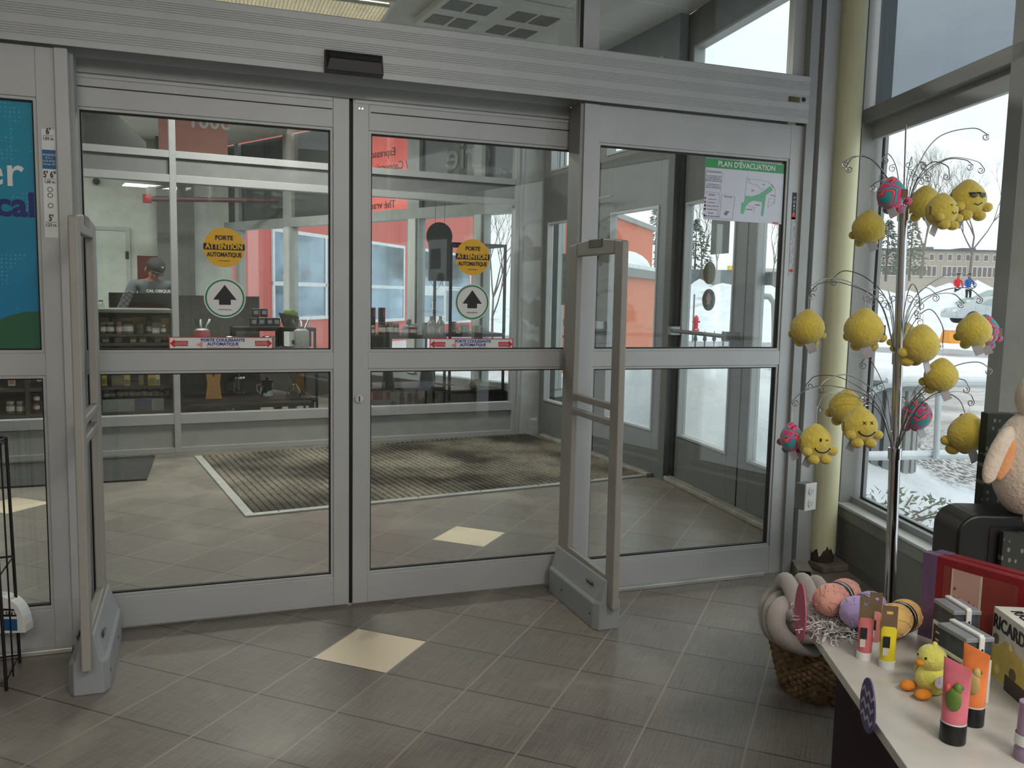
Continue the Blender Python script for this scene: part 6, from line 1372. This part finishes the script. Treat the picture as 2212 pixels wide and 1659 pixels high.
# boxes given by the corners of their tops
def cornerbox(P1, P2, P3, z0, z1): # P2 nearest corner, heights
    P4 = P1 + P3 - P2; return [P1, P2, P3, P4]
def facebox(name, label, cat, pa, pb, pc, zt, zb=tz):
    A, B_, C_ = onz(*pa, zt), onz(*pb, zt), onz(*pc, zt)
    x = (C_ - B_); ang = math.atan2(x.y, x.x); wx = x.length; y = A - B_; wy = abs(y.dot(Vector((-math.sin(ang), math.cos(ang), 0))))
    t = thing(name, label, cat, Matrix.Translation((B_.x, B_.y, zb)) @ Matrix.Rotation(ang, 4, 'Z')); return t, wx, wy, zt - zb
CLP = M('clear_lid_plastic', (190, 196, 200), .15, 0, trans=.5); TCN = M('dark_contents', (66, 74, 82), .6, 0, 30, .5)
for (pa, pb, pc), lab in ((((2026, 1292), (2061, 1320), (2120, 1320)), 'white craft storage case with a clear lid and handle, further one'), (((2046, 1343), (2088, 1380), (2148, 1377)), 'white craft storage case with a clear lid and handle, nearer one')):
    t, wx, wy, h = facebox('storage_case', lab, 'case', pa, pb, pc, .645); wy = min(wy, .09)
    MB().box(0, wx, 0, wy, 0, h * .66).build('case_body', WHT, t, bev=.003); MB().box(.002, wx - .002, .002, wy - .002, h * .66, h - .002).build('contents', TCN, t)
    MB().box(-.001, wx + .001, -.001, wy + .001, h - .010, h).build('clear_lid', CLP, t, bev=.002)
    MB().box(wx * .42, wx * .62, -.003, wy + .003, h, h + .007).box(wx * .42, wx * .62, -.006, -.001, h * .45, h + .004).build('handle', WHT, t, bev=.003)
    MB().box(wx * .49, wx * .55, -.0075, -.006, h * .52, h * .85).build('latch_slot', GASK, t)
    MB().box(-.0015, 0, wy * .12, wy * .9, h * .02, h * .60).build('brown_label', matc((62, 48, 36), .5), t)
    for k in range(3): MB(T3((-.002, wy * .5, h * (.5 - .12 * k))) @ Matrix.Rotation(R(-90), 4, 'Z')).box(-wy * .25, wy * .25, -.0005, 0, -.002, .002).build('label_line', WHP, t)
# printed box
A = onz(2148, 1309, .662); B_ = onz(2212, 1356, .662); dr = (B_ - A).normalized(); ang = math.degrees(math.atan2(dr.y, dr.x))
t = thing('appliance_box', 'white printed box lettered RICARDO with a yellow appliance, at the right edge', 'box', at((A.x, A.y, tz), ang)); hb = .162
MB().box(0, .26, 0, .16, 0, hb).build('carton', M('white_carton', (214, 210, 200), .5), t, bev=.001)
text('lettering', 'RICARDO', .042, BKP, t, T3((.003, -.001, hb - .030)), align='LEFT', bold=.0006, sx=.9)
text('lettering', 'RICARDO', .034, BKP, t, T3((.03, .030, hb + .001)) @ Matrix.Rotation(R(-90), 4, 'X'), align='LEFT', bold=.0004)
MB(T3((.05, 0, .06))).prism([(-.045, -.05), (.10, -.05), (.11, .0), (.08, .030), (.01, .045), (-.02, .02), (-.045, .015)], -.0012, 0).build('appliance_print', matc((206, 182, 84), .5), t)
for x, z, r in ((.02, .095, .012), (.035, .03, .010), (.10, .045, .014), (.085, .10, .008)): MB(T3((x, 0, z))).prism(circ(r, 20), -.0018, -.0012).build('egg_print', matc((96, 84, 56) if r > .011 else (230, 214, 150), .5), t)
MB().box(.07, .20, -.0018, -.0012, 0, .035).build('brown_panel', matc((60, 46, 42), .5), t); MB(T3((0, 0, 0))).box(.11, .24, .03, .12, hb, hb + .0008).build('yellow_lid_print', matc((226, 214, 96), .5), t)

# two flat red and purple game boxes standing behind
for k, lab in ((0, 'red and purple flat gift box standing in front of its twin'), (1, 'red and purple flat gift box standing behind its twin')):
    A = onz(1996 + 16 * k, 1192 - 3 * k, .715); B_ = onz(2212, 1252 - 10 * k, .715); dr = (B_ - A).normalized(); ang = math.degrees(math.atan2(dr.y, dr.x)); Lb = (B_ - A).length + .02
    nrm = Vector((-dr.y, dr.x, 0)); A = A if k == 0 else onz(1996, 1192, .715) + nrm * .032 + dr * .012
    t = thing('gift_box', lab, 'box', at((A.x, A.y, tz), ang)); H = .214; m1 = matc((128, 22, 32), .55); m2 = matc((104, 80, 112), .55); m3 = matc((134, 54, 48), .55)
    MB().box(0, Lb, 0, .028, 0, H).build('box_body', m1, t, bev=.002)
    MB().box(-.0008, .036, -.0008, .0288, -.0, H + .0008).build('purple_end', m2, t); MB().box(Lb - .01, Lb + .03, -.0008, .0288, 0, H + .0008).build('purple_end', m2, t)
    MB().box(.054, Lb - .03, -.0012, -.0004, .02, H - .018).build('rust_field', m3, t)
    pr = MB().box(.080, .145, -.0022, -.0012, .035, H - .020).build('patterned_panel', M('pale_rose_print', (196, 158, 146), .5), t); MB().box(.076, .080, -.0024, -.0012, .035, H - .020).box(.145, .150, -.0024, -.0012, .035, H - .020).build('cream_edge', matc((206, 194, 176), .5), t)
    if k == 0:
        rn = random.Random(4)
        for i in range(16): MB(T3((.086 + .012 * (i % 5) + rn.uniform(-.002, .002), 0, .06 + .030 * (i // 5) + rn.uniform(-.005, .005)))).prism([(-.0035, 0), (0, -.0035), (.0035, 0), (0, .006)], -.0030, -.0022).build('petal_print', matc((176, 50, 56), .5), t)

# black case with rounded corner and dark dotted panels behind, big plush on top
cb_ = dep(2072, 1112, 2.22); Kb = 2.22; u = uu(Kb); zt = cb_.z
t = thing('black_case', 'black round cornered hard case under the big cream plush', 'case', at((cb_.x, cb_.y, tz), VA - 2)); Hc = zt - tz; r = 48 * u
pts = [(0, 0), (.42, 0), (.42, Hc)] + [(r - r * math.sin(R(a)), Hc - r + r * math.cos(R(a))) for a in range(0, 91, 10)]
MB().prism(pts, 0, .14).build('shell', M('matt_black_shell', (14, 14, 16), .35), t, bev=.006); MB().box(.08, .40, -.002, 0, .02, Hc - .03).build('front_panel', M('front_panel_black', (20, 20, 22), .6), t)
def dotted(nm):
    if nm in MATS: return MATS[nm]
    m = bpy.data.materials.new(nm); m.use_nodes = True; t_ = m.node_tree; b = t_.nodes['Principled BSDF']; N = t_.nodes.new; tc = N('ShaderNodeTexCoord'); mp = N('ShaderNodeMapping'); mp.inputs['Scale'].default_value = (1, .0, .62); vo = N('ShaderNodeTexVoronoi'); vo.inputs['Scale'].default_value = 62; vo.inputs['Randomness'].default_value = .35
    cr = N('ShaderNodeValToRGB'); cr.color_ramp.elements[0].position = .20; cr.color_ramp.elements[0].color = (*s2l((120, 120, 104)), 1); cr.color_ramp.elements[1].position = .27; cr.color_ramp.elements[1].color = (*s2l((46, 50, 44)), 1)
    t_.links.new(tc.outputs['Object'], mp.inputs[0]); t_.links.new(mp.outputs[0], vo.inputs['Vector']); t_.links.new(vo.outputs['Distance'], cr.inputs[0]); t_.links.new(cr.outputs[0], b.inputs['Base Color']); b.inputs['Roughness'].default_value = .8; MATS[nm] = m; return m
p = dep(2168, 1150, 2.19); t = thing('dotted_box', 'dark green box with pale dots standing against the black case', 'box', at((p.x, p.y, tz), VA - 2)); MB().box(0, .22, 0, .02, 0, p.z - tz).build('box_body', dotted('dotted_print'), t, bev=.002)
p = dep(2134, 893, 2.5); t = thing('dotted_box', 'tall dark green box with pale dots behind the cream plush', 'box', at((p.x, p.y, tz), VA - 2)); MB().box(0, .26, 0, .04, 0, p.z - tz).build('box_body', dotted('dotted_print'), t, bev=.002)
# big plush
p = dep(2222, 1122, 2.26); t = thing('plush_toy', 'big cream plush bird with peach wing lining and orange feet at the right edge', 'plush toy', at((p.x, p.y, p.z + .004), VA + 14))
CP = M('cream_plush', (214, 198, 180), .95, nscale=30, namt=.06, bump=.5, bscale=90, sheen=.6); PP = M('peach_plush', (222, 152, 98), .95, nscale=30, namt=.08, bump=.4, bscale=90, sheen=.4)
u = uu(2.26)
MB().ell((0, 0, 118 * u), (88 * u, 76 * u, 120 * u), 32, 18).build('body', CP, t, smooth=True); MB().ell((8 * u, -10 * u, 262 * u), (60 * u, 56 * u, 62 * u), 28, 16).build('head', CP, t, smooth=True)
MB().ell((-33 * u, -58 * u, 272 * u), (6 * u, 5 * u, 7 * u), 14, 8).ell((40 * u, -58 * u, 272 * u), (6 * u, 5 * u, 7 * u), 14, 8).build('eyes', GASK, t, smooth=True); MB().ell((4 * u, -68 * u, 250 * u), (14 * u, 14 * u, 8 * u), 14, 8).build('beak', PP, t, smooth=True)
for sg in (-1, 1):
    w = MB(T3((sg * 86 * u, -8 * u, 158 * u)) @ Matrix.Rotation(R(sg * -24), 4, 'Y')); w.ell((sg * 6 * u, 0, -20 * u), (24 * u, 17 * u, 66 * u), 22, 14); o = w.build('wing', CP, t, smooth=True)
    w = MB(T3((sg * 80 * u, -18 * u, 156 * u)) @ Matrix.Rotation(R(sg * -22), 4, 'Y')); w.ell((0, 0, -24 * u), (15 * u, 12 * u, 46 * u), 20, 12); w.build('wing_lining', PP, o, smooth=True)
    MB(T3((sg * 50 * u, -66 * u, 20 * u)) @ Matrix.Rotation(R(sg * 25), 4, 'Y')).ell((0, 0, 0), (26 * u, 22 * u, 20 * u), 18, 12).build('foot', PP, t, smooth=True)

# ---- wicker basket and knotted cushion
bc = onz(1772, 1487); t = thing('wicker_basket', 'round brown wicker basket on the floor beside the display table', 'basket', at((bc.x, bc.y, 0), 0))
rb, rt, Hb = .125, .190, .245
def basket_mat():
    m = bpy.data.materials.new('woven_wicker'); m.use_nodes = True; t_ = m.node_tree; b = t_.nodes['Principled BSDF']; N = t_.nodes.new; L = t_.links.new; tc = N('ShaderNodeTexCoord'); n = N('ShaderNodeTexNoise'); n.inputs['Scale'].default_value = 45; L(tc.outputs['Object'], n.inputs['Vector'])
    cr = N('ShaderNodeValToRGB'); cr.color_ramp.elements[0].position = .3; cr.color_ramp.elements[0].color = (*s2l((96, 76, 54)), 1); cr.color_ramp.elements[1].position = .7; cr.color_ramp.elements[1].color = (*s2l((172, 144, 108)), 1); L(n.outputs['Fac'], cr.inputs[0]); L(cr.outputs[0], b.inputs['Base Color']); b.inputs['Roughness'].default_value = .8; return m
WK = basket_mat(); rows = 22; ns = 120; b = MB()
def brad(z): k = z / Hb; return rb + (rt - rb) * k ** .8
for j in range(rows):
    z = .006 + (Hb - .01) * j / (rows - 1); pts = []
    for i in range(ns):
        a = 2 * math.pi * i / ns; rr = brad(z) + .0055 * math.cos(a * 30 + math.pi * (j % 2)) ; pts.append((rr * math.cos(a), rr * math.sin(a), z + .001 * math.sin(a * 7 + j)))
    b.tube(pts, .0068, 5, close=True)
b.build('woven_wall', WK, t, smooth=True)
b = MB()
for i in range(60):
    a = 2 * math.pi * i / 60; b.tube([(brad(z) * math.cos(a), brad(z) * math.sin(a), z) for z in (.0, .06, .12, .18, Hb)], .004, 5)
b.build('stakes', WK, t, smooth=True); MB().lathe([(rb - .004, .004), (rb - .004, .012)], 40).build('bottom', WK, t)
pts = [(rt * math.cos(a), rt * math.sin(a), Hb + .004 + .004 * math.sin(a * 24)) for a in [2 * math.pi * i / 144 for i in range(144)]]; MB().tube(pts, .010, 8, close=True).build('rim', WK, t, smooth=True)
for s in (1,):
    a0 = math.atan2(-RT.y, -RT.x) + .1; h = []
    for k in range(9): a = a0 + (k - 4) * .055; h.append(((rt + .012 + .012 * math.sin(math.pi * k / 8)) * math.cos(a), (rt + .012 + .012 * math.sin(math.pi * k / 8)) * math.sin(a), Hb - .01 + .035 * math.sin(math.pi * k / 8)))
    MB().tube(h, .007, 8).build('handle', WK, t, smooth=True)
KN = M('knot_fabric', (168, 158, 152), .9, nscale=5, namt=.04, bump=.15, bscale=160, sheen=.3)
def crom(P_, n=8):
    P_ = [Vector(p) for p in P_]; Q_ = [P_[0] * 2 - P_[1]] + P_ + [P_[-1] * 2 - P_[-2]]; o = []
    for i in range(1, len(Q_) - 2):
        for k in range(n):
            t_ = k / n; o.append(.5 * ((2 * Q_[i]) + (-Q_[i - 1] + Q_[i + 1]) * t_ + (2 * Q_[i - 1] - 5 * Q_[i] + 4 * Q_[i + 1] - Q_[i + 2]) * t_ * t_ + (-Q_[i - 1] + 3 * Q_[i] - 3 * Q_[i + 1] + Q_[i + 2]) * t_ ** 3))
    return o + [P_[-1]]
t = thing('knot_cushion', 'beige grey knotted tube cushion sitting in the wicker basket', 'cushion', at((bc.x, bc.y, Hb - .06)))
O = Vector((bc.x, bc.y, Hb - .06)); b = MB()
def strand(pts, r=.026): b.tube([q - O for q in crom([dep(*p) for p in pts])], r, 14)
strand([(1700, 1330, 3.02), (1690, 1268, 2.98), (1698, 1254, 2.88), (1712, 1278, 2.79), (1724, 1318, 2.73), (1716, 1350, 2.74)], .027)
strand([(1736, 1334, 3.02), (1728, 1268, 2.98), (1735, 1254, 2.88), (1748, 1280, 2.79), (1758, 1320, 2.74), (1752, 1350, 2.76)], .026)
strand([(1766, 1334, 3.02), (1758, 1272, 2.98), (1764, 1259, 2.88), (1778, 1284, 2.80), (1790, 1326, 2.76), (1786, 1352, 2.80)], .026)
strand([(1700, 1286, 3.00), (1676, 1282, 2.96), (1656, 1304, 2.92), (1655, 1340, 2.88), (1666, 1366, 2.86), (1690, 1380, 2.88)], .024)
strand([(1706, 1296, 2.92), (1684, 1292, 2.88), (1666, 1312, 2.83), (1664, 1346, 2.80), (1676, 1372, 2.78), (1700, 1386, 2.80)], .024)
strand([(1714, 1312, 2.86), (1696, 1306, 2.79), (1680, 1322, 2.73), (1678, 1350, 2.71), (1694, 1378, 2.70), (1722, 1392, 2.73), (1760, 1400, 2.78)], .029)
strand([(1700, 1340, 2.77), (1718, 1328, 2.69), (1750, 1326, 2.68), (1790, 1330, 2.71), (1825, 1334, 2.80)], .021)
strand([(1706, 1360, 2.76), (1728, 1352, 2.69), (1756, 1352, 2.68), (1790, 1356, 2.70), (1825, 1362, 2.80)], .021)
strand([(1716, 1384, 2.76), (1738, 1376, 2.70), (1766, 1378, 2.69), (1796, 1384, 2.71), (1826, 1392, 2.80)], .021)
strand([(1720, 1330, 2.96), (1780, 1330, 3.0), (1830, 1340, 2.98), (1826, 1370, 2.86)], .030)
b.build('knotted_tubes', KN, t, smooth=True, ang=180)

# ---- hook stand with its hanging plush toys
YP = -1.40
pt = [ony(1909, 1440, YP), ony(1929, 1100, YP), ony(1937, 780, YP), ony(1951, 460, YP), ony(1957, 270, YP)]
dl = (pt[3] - pt[1]).normalized(); base = pt[1] - dl * ((pt[1].z) / dl.z); topp = pt[3]
t = thing('hook_stand', 'chrome pole stand with tiers of curled silver wire hooks by the window', 'display stand', at((base.x, base.y, 0)))
O = Vector((base.x, base.y, 0)); MB().lathe([(.19, 0), (.19, .008), (.05, .018), (.02, .03)], 40).build('foot', BLKM, t, smooth=True)
def along(z): return base + dl * (z / dl.z) - O
zc2, zc1, zc3 = ony(1937, 770, YP).z, topp.z, ony(1933, 975, YP).z
b = MB(); b.cyl(along(.01), along(zc3), .0175, 24); b.cyl(along(zc3), along(zc2), .0150, 24); b.cyl(along(zc2), along(zc1), .0140, 24); b.build('pole', CHR, t, smooth=True)
for z, r in ((zc3, .021), (zc2, .0185), (zc1, .0175)): MB().cyl(along(z - .025), along(z + .012), r, 24).build('collar', CHR, t, smooth=True)
MB().cyl(along(zc1), pt[4] - O, .0022, 8).build('spike', WIRE, t, smooth=True)
DP = (pt[2] - CW_).dot(FW_)
TIERS = {1: [([(1925, 400), (1885, 347), (1848, 338), (1820, 352)], .10, 1), ([(1922, 392), (1878, 340), (1842, 342), (1828, 362)], -.12, 1), ([(1938, 370), (1920, 333), (1906, 342)], -.20, 1), ([(1925, 425), (1903, 392), (1880, 403)], .20, 1), ([(1978, 370), (2025, 298), (2100, 277), (2136, 292)], .0, -1), ([(1985, 392), (2040, 347), (2083, 345), (2102, 357)], -.10, -1), ([(1985, 385), (2048, 342), (2108, 348), (2126, 364)], .12, -1), ([(1976, 398), (2010, 352), (2045, 358), (2051, 378)], -.14, -1), ([(1964, 388), (1986, 353), (2003, 357)], .14, -1), ([(1960, 380), (1969, 340), (1970, 352)], .25, -1)],
         2: [([(1905, 660), (1845, 614), (1790, 601), (1752, 618)], -.06, 1), ([(1900, 655), (1830, 614), (1772, 612), (1748, 636)], .10, 1), ([(1918, 655), (1875, 603), (1825, 585), (1794, 606)], .18, 1), ([(1924, 665), (1888, 625), (1866, 640)], -.14, 1), ([(1929, 670), (1919, 628), (1922, 640)], .25, 1), ([(1965, 660), (2025, 603), (2078, 590), (2108, 612)], .06, -1), ([(1970, 668), (2030, 630), (2088, 622), (2122, 645)], -.08, -1), ([(1966, 690), (2008, 642), (2056, 634), (2082, 654)], .16, -1), ([(1956, 655), (1970, 614), (1984, 636), (1988, 672)], -.18, -1), ([(1972, 700), (2008, 668), (2036, 705), (2036, 745)], -.10, -1), ([(1966, 664), (1998, 622), (2028, 640)], .22, -1)],
         3: [([(1895, 872), (1822, 818), (1765, 812), (1742, 830)], .10, 1), ([(1890, 868), (1800, 834), (1742, 842), (1712, 866)], -.16, 1), ([(1900, 862), (1838, 812), (1790, 818), (1768, 838)], .0, 1), ([(1895, 884), (1822, 848), (1780, 855), (1766, 880)], -.20, 1), ([(1915, 852), (1878, 776), (1858, 786)], .20, 1), ([(1938, 885), (1938, 852), (1943, 858)], .25, 1), ([(1965, 872), (2045, 800), (2108, 782), (2142, 798)], -.10, -1), ([(1970, 872), (2038, 823), (2080, 820), (2094, 838)], -.16, -1), ([(1976, 882), (2048, 848), (2092, 850), (2104, 866)], .08, -1), ([(1980, 885), (2028, 848), (2070, 862), (2086, 895)], -.14, -1), ([(1964, 870), (1985, 832), (2000, 842)], .22, -1)]}
ENDS = {}
for k, (bpx, bpy_) in {1: (1951, 468), 2: (1938, 772), 3: (1933, 975)}.items():
    for i, (pts, dd_, sd) in enumerate(TIERS[k]):
        n = len(pts); P_ = [dep(bpx + (.5 if sd < 0 else -.5) * 6, bpy_, DP)] + [dep(x, y, DP + dd_ * min(1, (j + 1) / n * 1.1)) for j, (x, y) in enumerate(pts)]
        C_ = crom(P_, 8); e = pts[-1]; dE = DP + dd_; u = uu(dE); cx, cy = e[0] + sd * 7, e[1] + 4
        sp = []
        r0 = math.hypot(e[0] - cx, e[1] - cy); a0 = math.atan2(e[1] - cy, e[0] - cx)
        for j in range(1, 22): q = j / 21; rr = r0 * (1 - .72 * q); a = a0 - sd * q * 8.2 * 1.0; sp.append(dep(cx + rr * math.cos(a), cy + rr * math.sin(a), dE))
        w = MB().tube([q - O for q in C_ + sp], .0016, 6)
        # small side curl part way
        m_ = pts[min(1, n - 1)]; j0 = C_[min(len(C_) - 1, 10)]; cc = (j0 - CW_); dj = cc.dot(FW_)
        pj = (1106 + FPX * cc.dot(RT) / dj, 829.5 - FPX * cc.dot(UP) / dj); s2 = []
        for j in range(18): q = j / 17; rr = 8 * (1 - .6 * q); a = -math.pi / 2 - sd * q * 7; s2.append(dep(pj[0] - sd * 6 + rr * math.cos(a) , pj[1] + 9 + rr * math.sin(a), dj))
        w.tube([j0 - O] + [q - O for q in s2], .0013, 5)
        w.build('wire_hook', WIRE, t, smooth=True)
PY = M('yellow_plush', (206, 184, 76), .95, nscale=34, namt=.09, bump=.5, bscale=110, sheen=.5)
def tiedye():
    m = bpy.data.materials.new('tie_dye_plush'); m.use_nodes = True; t_ = m.node_tree; b = t_.nodes['Principled BSDF']; N = t_.nodes.new; L = t_.links.new; tc = N('ShaderNodeTexCoord'); n = N('ShaderNodeTexNoise'); n.inputs['Scale'].default_value = 24; n.inputs['Detail'].default_value = 1.0; L(tc.outputs['Object'], n.inputs['Vector'])
    cr = N('ShaderNodeValToRGB'); cr.color_ramp.interpolation = 'CONSTANT'; e = cr.color_ramp.elements; e[0].position = 0; e[0].color = (*s2l((40, 150, 150)), 1); e[1].position = .44; e[1].color = (*s2l((200, 50, 140)), 1)
    for p_, c_ in ((.50, (220, 120, 60)), (.54, (150, 40, 120)), (.58, (50, 160, 160)), (.64, (210, 60, 110))): x = e.new(p_); x.color = (*s2l(c_), 1)
    L(n.outputs['Fac'], cr.inputs[0]); L(cr.outputs[0], b.inputs['Base Color']); b.inputs['Roughness'].default_value = .95; b.inputs['Sheen Weight'].default_value = .4; return m
TD = tiedye(); EMB = M('black_embroidery', (18, 16, 14), .7)
def plush(label, px, py, r, dd_, yaw, mat=PY, face=None, hang=26, sq=1.0, tagc=(168, 166, 172), roll=0):
    d = DP + dd_; u = uu(d); rr = r * u; p = dep(px, py, d)
    t = thing('plush_ball', label, 'plush toy', at((p.x, p.y, p.z), VA + yaw) @ Matrix.Rotation(R(roll), 4, 'Y'), 'round plush toys hanging on the hook stand')
    def f(v):
        k = max(0, v.z / rr); th = math.atan2(v.y, v.x); v = v * (1 + .018 * math.cos(4 * th) * (1 - abs(v.z) / rr)); 
        return Vector((v.x * (1 - .12 * k ** 2), v.y * (1 - .12 * k ** 2), v.z * (1 + .16 * k ** 5)))
    MB().ell((0, 0, 0), (rr * 1.02 * sq, rr * .95, rr), 32, 20, f=f).build('body', mat, t, smooth=True)
    for sg in (-1, 1):
        MB().ell((sg * rr * .40, -rr * .55, -rr * .92), (rr * .33, rr * .42, rr * .30), 18, 12).build('foot', mat, t, smooth=True)
        MB().ell((sg * rr * .84, -rr * .56, -rr * .44), (rr * .30, rr * .30, rr * .27), 16, 10).build('hand', mat, t, smooth=True)
    def surf(x, z, k=1.0): # point on the front of the body
        y = -math.sqrt(max(.02, 1 - x * x / 1.04 - z * z)) * .95; return Vector((x * rr * sq, y * rr * 1.012 * k, z * rr))
    if face:
        sm = [surf(.56 * math.sin(a), -.0 - .46 * math.cos(a)) for a in [R(x) for x in range(-62, 63, 8)]]
        if face in ('x', 'wink'): MB().tube(sm, rr * .038, 6).ell(sm[0], (rr * .05,) * 3, 8, 6).ell(sm[-1], (rr * .05,) * 3, 8, 6).build('smile', EMB, t, smooth=True)
        if face == 'x':
            for ex in (-.22, .22): MB().tube([surf(ex - .09, .22), surf(ex + .09, .38)], rr * .025, 5).tube([surf(ex - .09, .38), surf(ex + .09, .22)], rr * .025, 5).build('eye', EMB, t)
        if face == 'wink':
            MB().ell(surf(-.2, .30), (rr * .07, rr * .04, rr * .13), 12, 8).build('eye', EMB, t, smooth=True); MB().tube([surf(.12, .24), surf(.3, .28), surf(.14, .32)], rr * .028, 5).build('eye', EMB, t)
        if face == 'calm':
            for ex in (-.2, .25): MB().tube([surf(ex - .08, .32), surf(ex, .27), surf(ex + .08, .32)], rr * .022, 5).build('eye', EMB, t)
            MB().tube([surf(-.2, -.12), surf(0, -.25), surf(.2, -.12)], rr * .028, 5).build('smile', EMB, t)
        if face == 'glasses':
            s = MB(); 
            for ex in (-.27, .27): s.add([surf(ex + dx, .20 + dz, 1.04) for dx, dz in ((-.22, .12), (.22, .12), (.17, -.10), (-.02, -.16), (-.17, -.08))] + [surf(ex + dx, .20 + dz, 1.10) for dx, dz in ((-.22, .12), (.22, .12), (.17, -.10), (-.02, -.16), (-.17, -.08))], [(0, 1, 2, 3, 4), (5, 6, 7, 8, 9)] + [(i, (i + 1) % 5, 5 + (i + 1) % 5, 5 + i) for i in range(5)])
            s.tube([surf(-.1, .30, 1.08), surf(.1, .30, 1.08)], rr * .04, 5); s.build('sunglasses', M('black_lens', (20, 20, 22), .2), t)
            MB().tube([surf(-.18, -.30), surf(.05, -.36), surf(.30, -.22)], rr * .028, 5).build('smile', EMB, t)
    MB(T3((-rr * .95, rr * .1, rr * .1)) @ Matrix.Rotation(R(60), 4, 'Z')).box(-rr * .22, rr * .22, -.001, .001, -rr * .38, rr * .15).build('brown_tag', matc((92, 64, 40), .5), t)
    MB(T3((-rr * .25, rr * .25, -rr * 1.12)) @ Matrix.Rotation(R(25), 4, 'Y')).box(-rr * .26, rr * .26, -.001, .001, -rr * .42, rr * .25).build('care_label', matc(tagc, .6), t)
    MB().cyl((0, 0, rr * 1.05), (0, 0, rr * 1.05 + hang * u), .0006, 5).build('loop_thread', WHP, t)
    return t
plush('tie-dye pink and teal plush ball hanging on the top tier', 1925, 420, 33, -.20, 130, TD, hang=30, sq=.86)
plush('yellow plush ball lowest left on the top tier', 1876, 492, 33, .20, 165, hang=22)
plush('yellow plush ball on the top tier half hidden behind the winking one', 1998, 438, 32, .14, 170, hang=22)
plush('yellow plush ball with calm closed eyes on the top tier', 2034, 456, 34, -.14, 24, face='calm', hang=34)
plush('yellow plush ball wearing black sunglasses', 2090, 432, 38, -.10, 6, face='glasses', hang=26)
plush('yellow plush ball furthest left on the middle tier', 1744, 708, 35, .10, 160, hang=30)
plush('large yellow plush ball turned away, second from left on the middle tier', 1866, 711, 40, -.14, 150, hang=26)
plush('yellow plush ball in front of the pole collar on the middle tier', 1990, 745, 39, -.18, 215, hang=28)
plush('small bit of yellow plush ball showing behind the pole', 1955, 728, 28, .25, 200, hang=60)
plush('yellow plush ball at the right of the middle tier', 2104, 714, 34, -.08, 155, hang=30)
plush('tie-dye plush ball peeking out behind the rightmost middle tier one', 2126, 716, 32, .12, 150, TD, hang=30, sq=.9)
plush('yellow plush ball alone below the middle tier right of the pole', 2033, 812, 34, -.10, 175, hang=32)
plush('yellow plush ball just above the one with crossed eyes', 1828, 880, 35, .0, 170, hang=30)
plush('yellow smiling plush ball with two crosses for eyes', 1857, 920, 37, -.20, 8, face='x', hang=28)
plush('tie-dye plush ball hanging lowest at the far left', 1709, 946, 30, -.16, 150, TD, hang=26, sq=.75)
plush('yellow smiling plush ball with one winking eye', 1761, 956, 36, -.20, 12, face='wink', hang=40)
plush('tie-dye plush ball just right of the pole on the bottom tier', 1980, 896, 32, .22, 190, TD, hang=26)
plush('yellow plush ball furthest right on the bottom tier', 2090, 937, 40, -.14, 195, hang=20, sq=1.03)
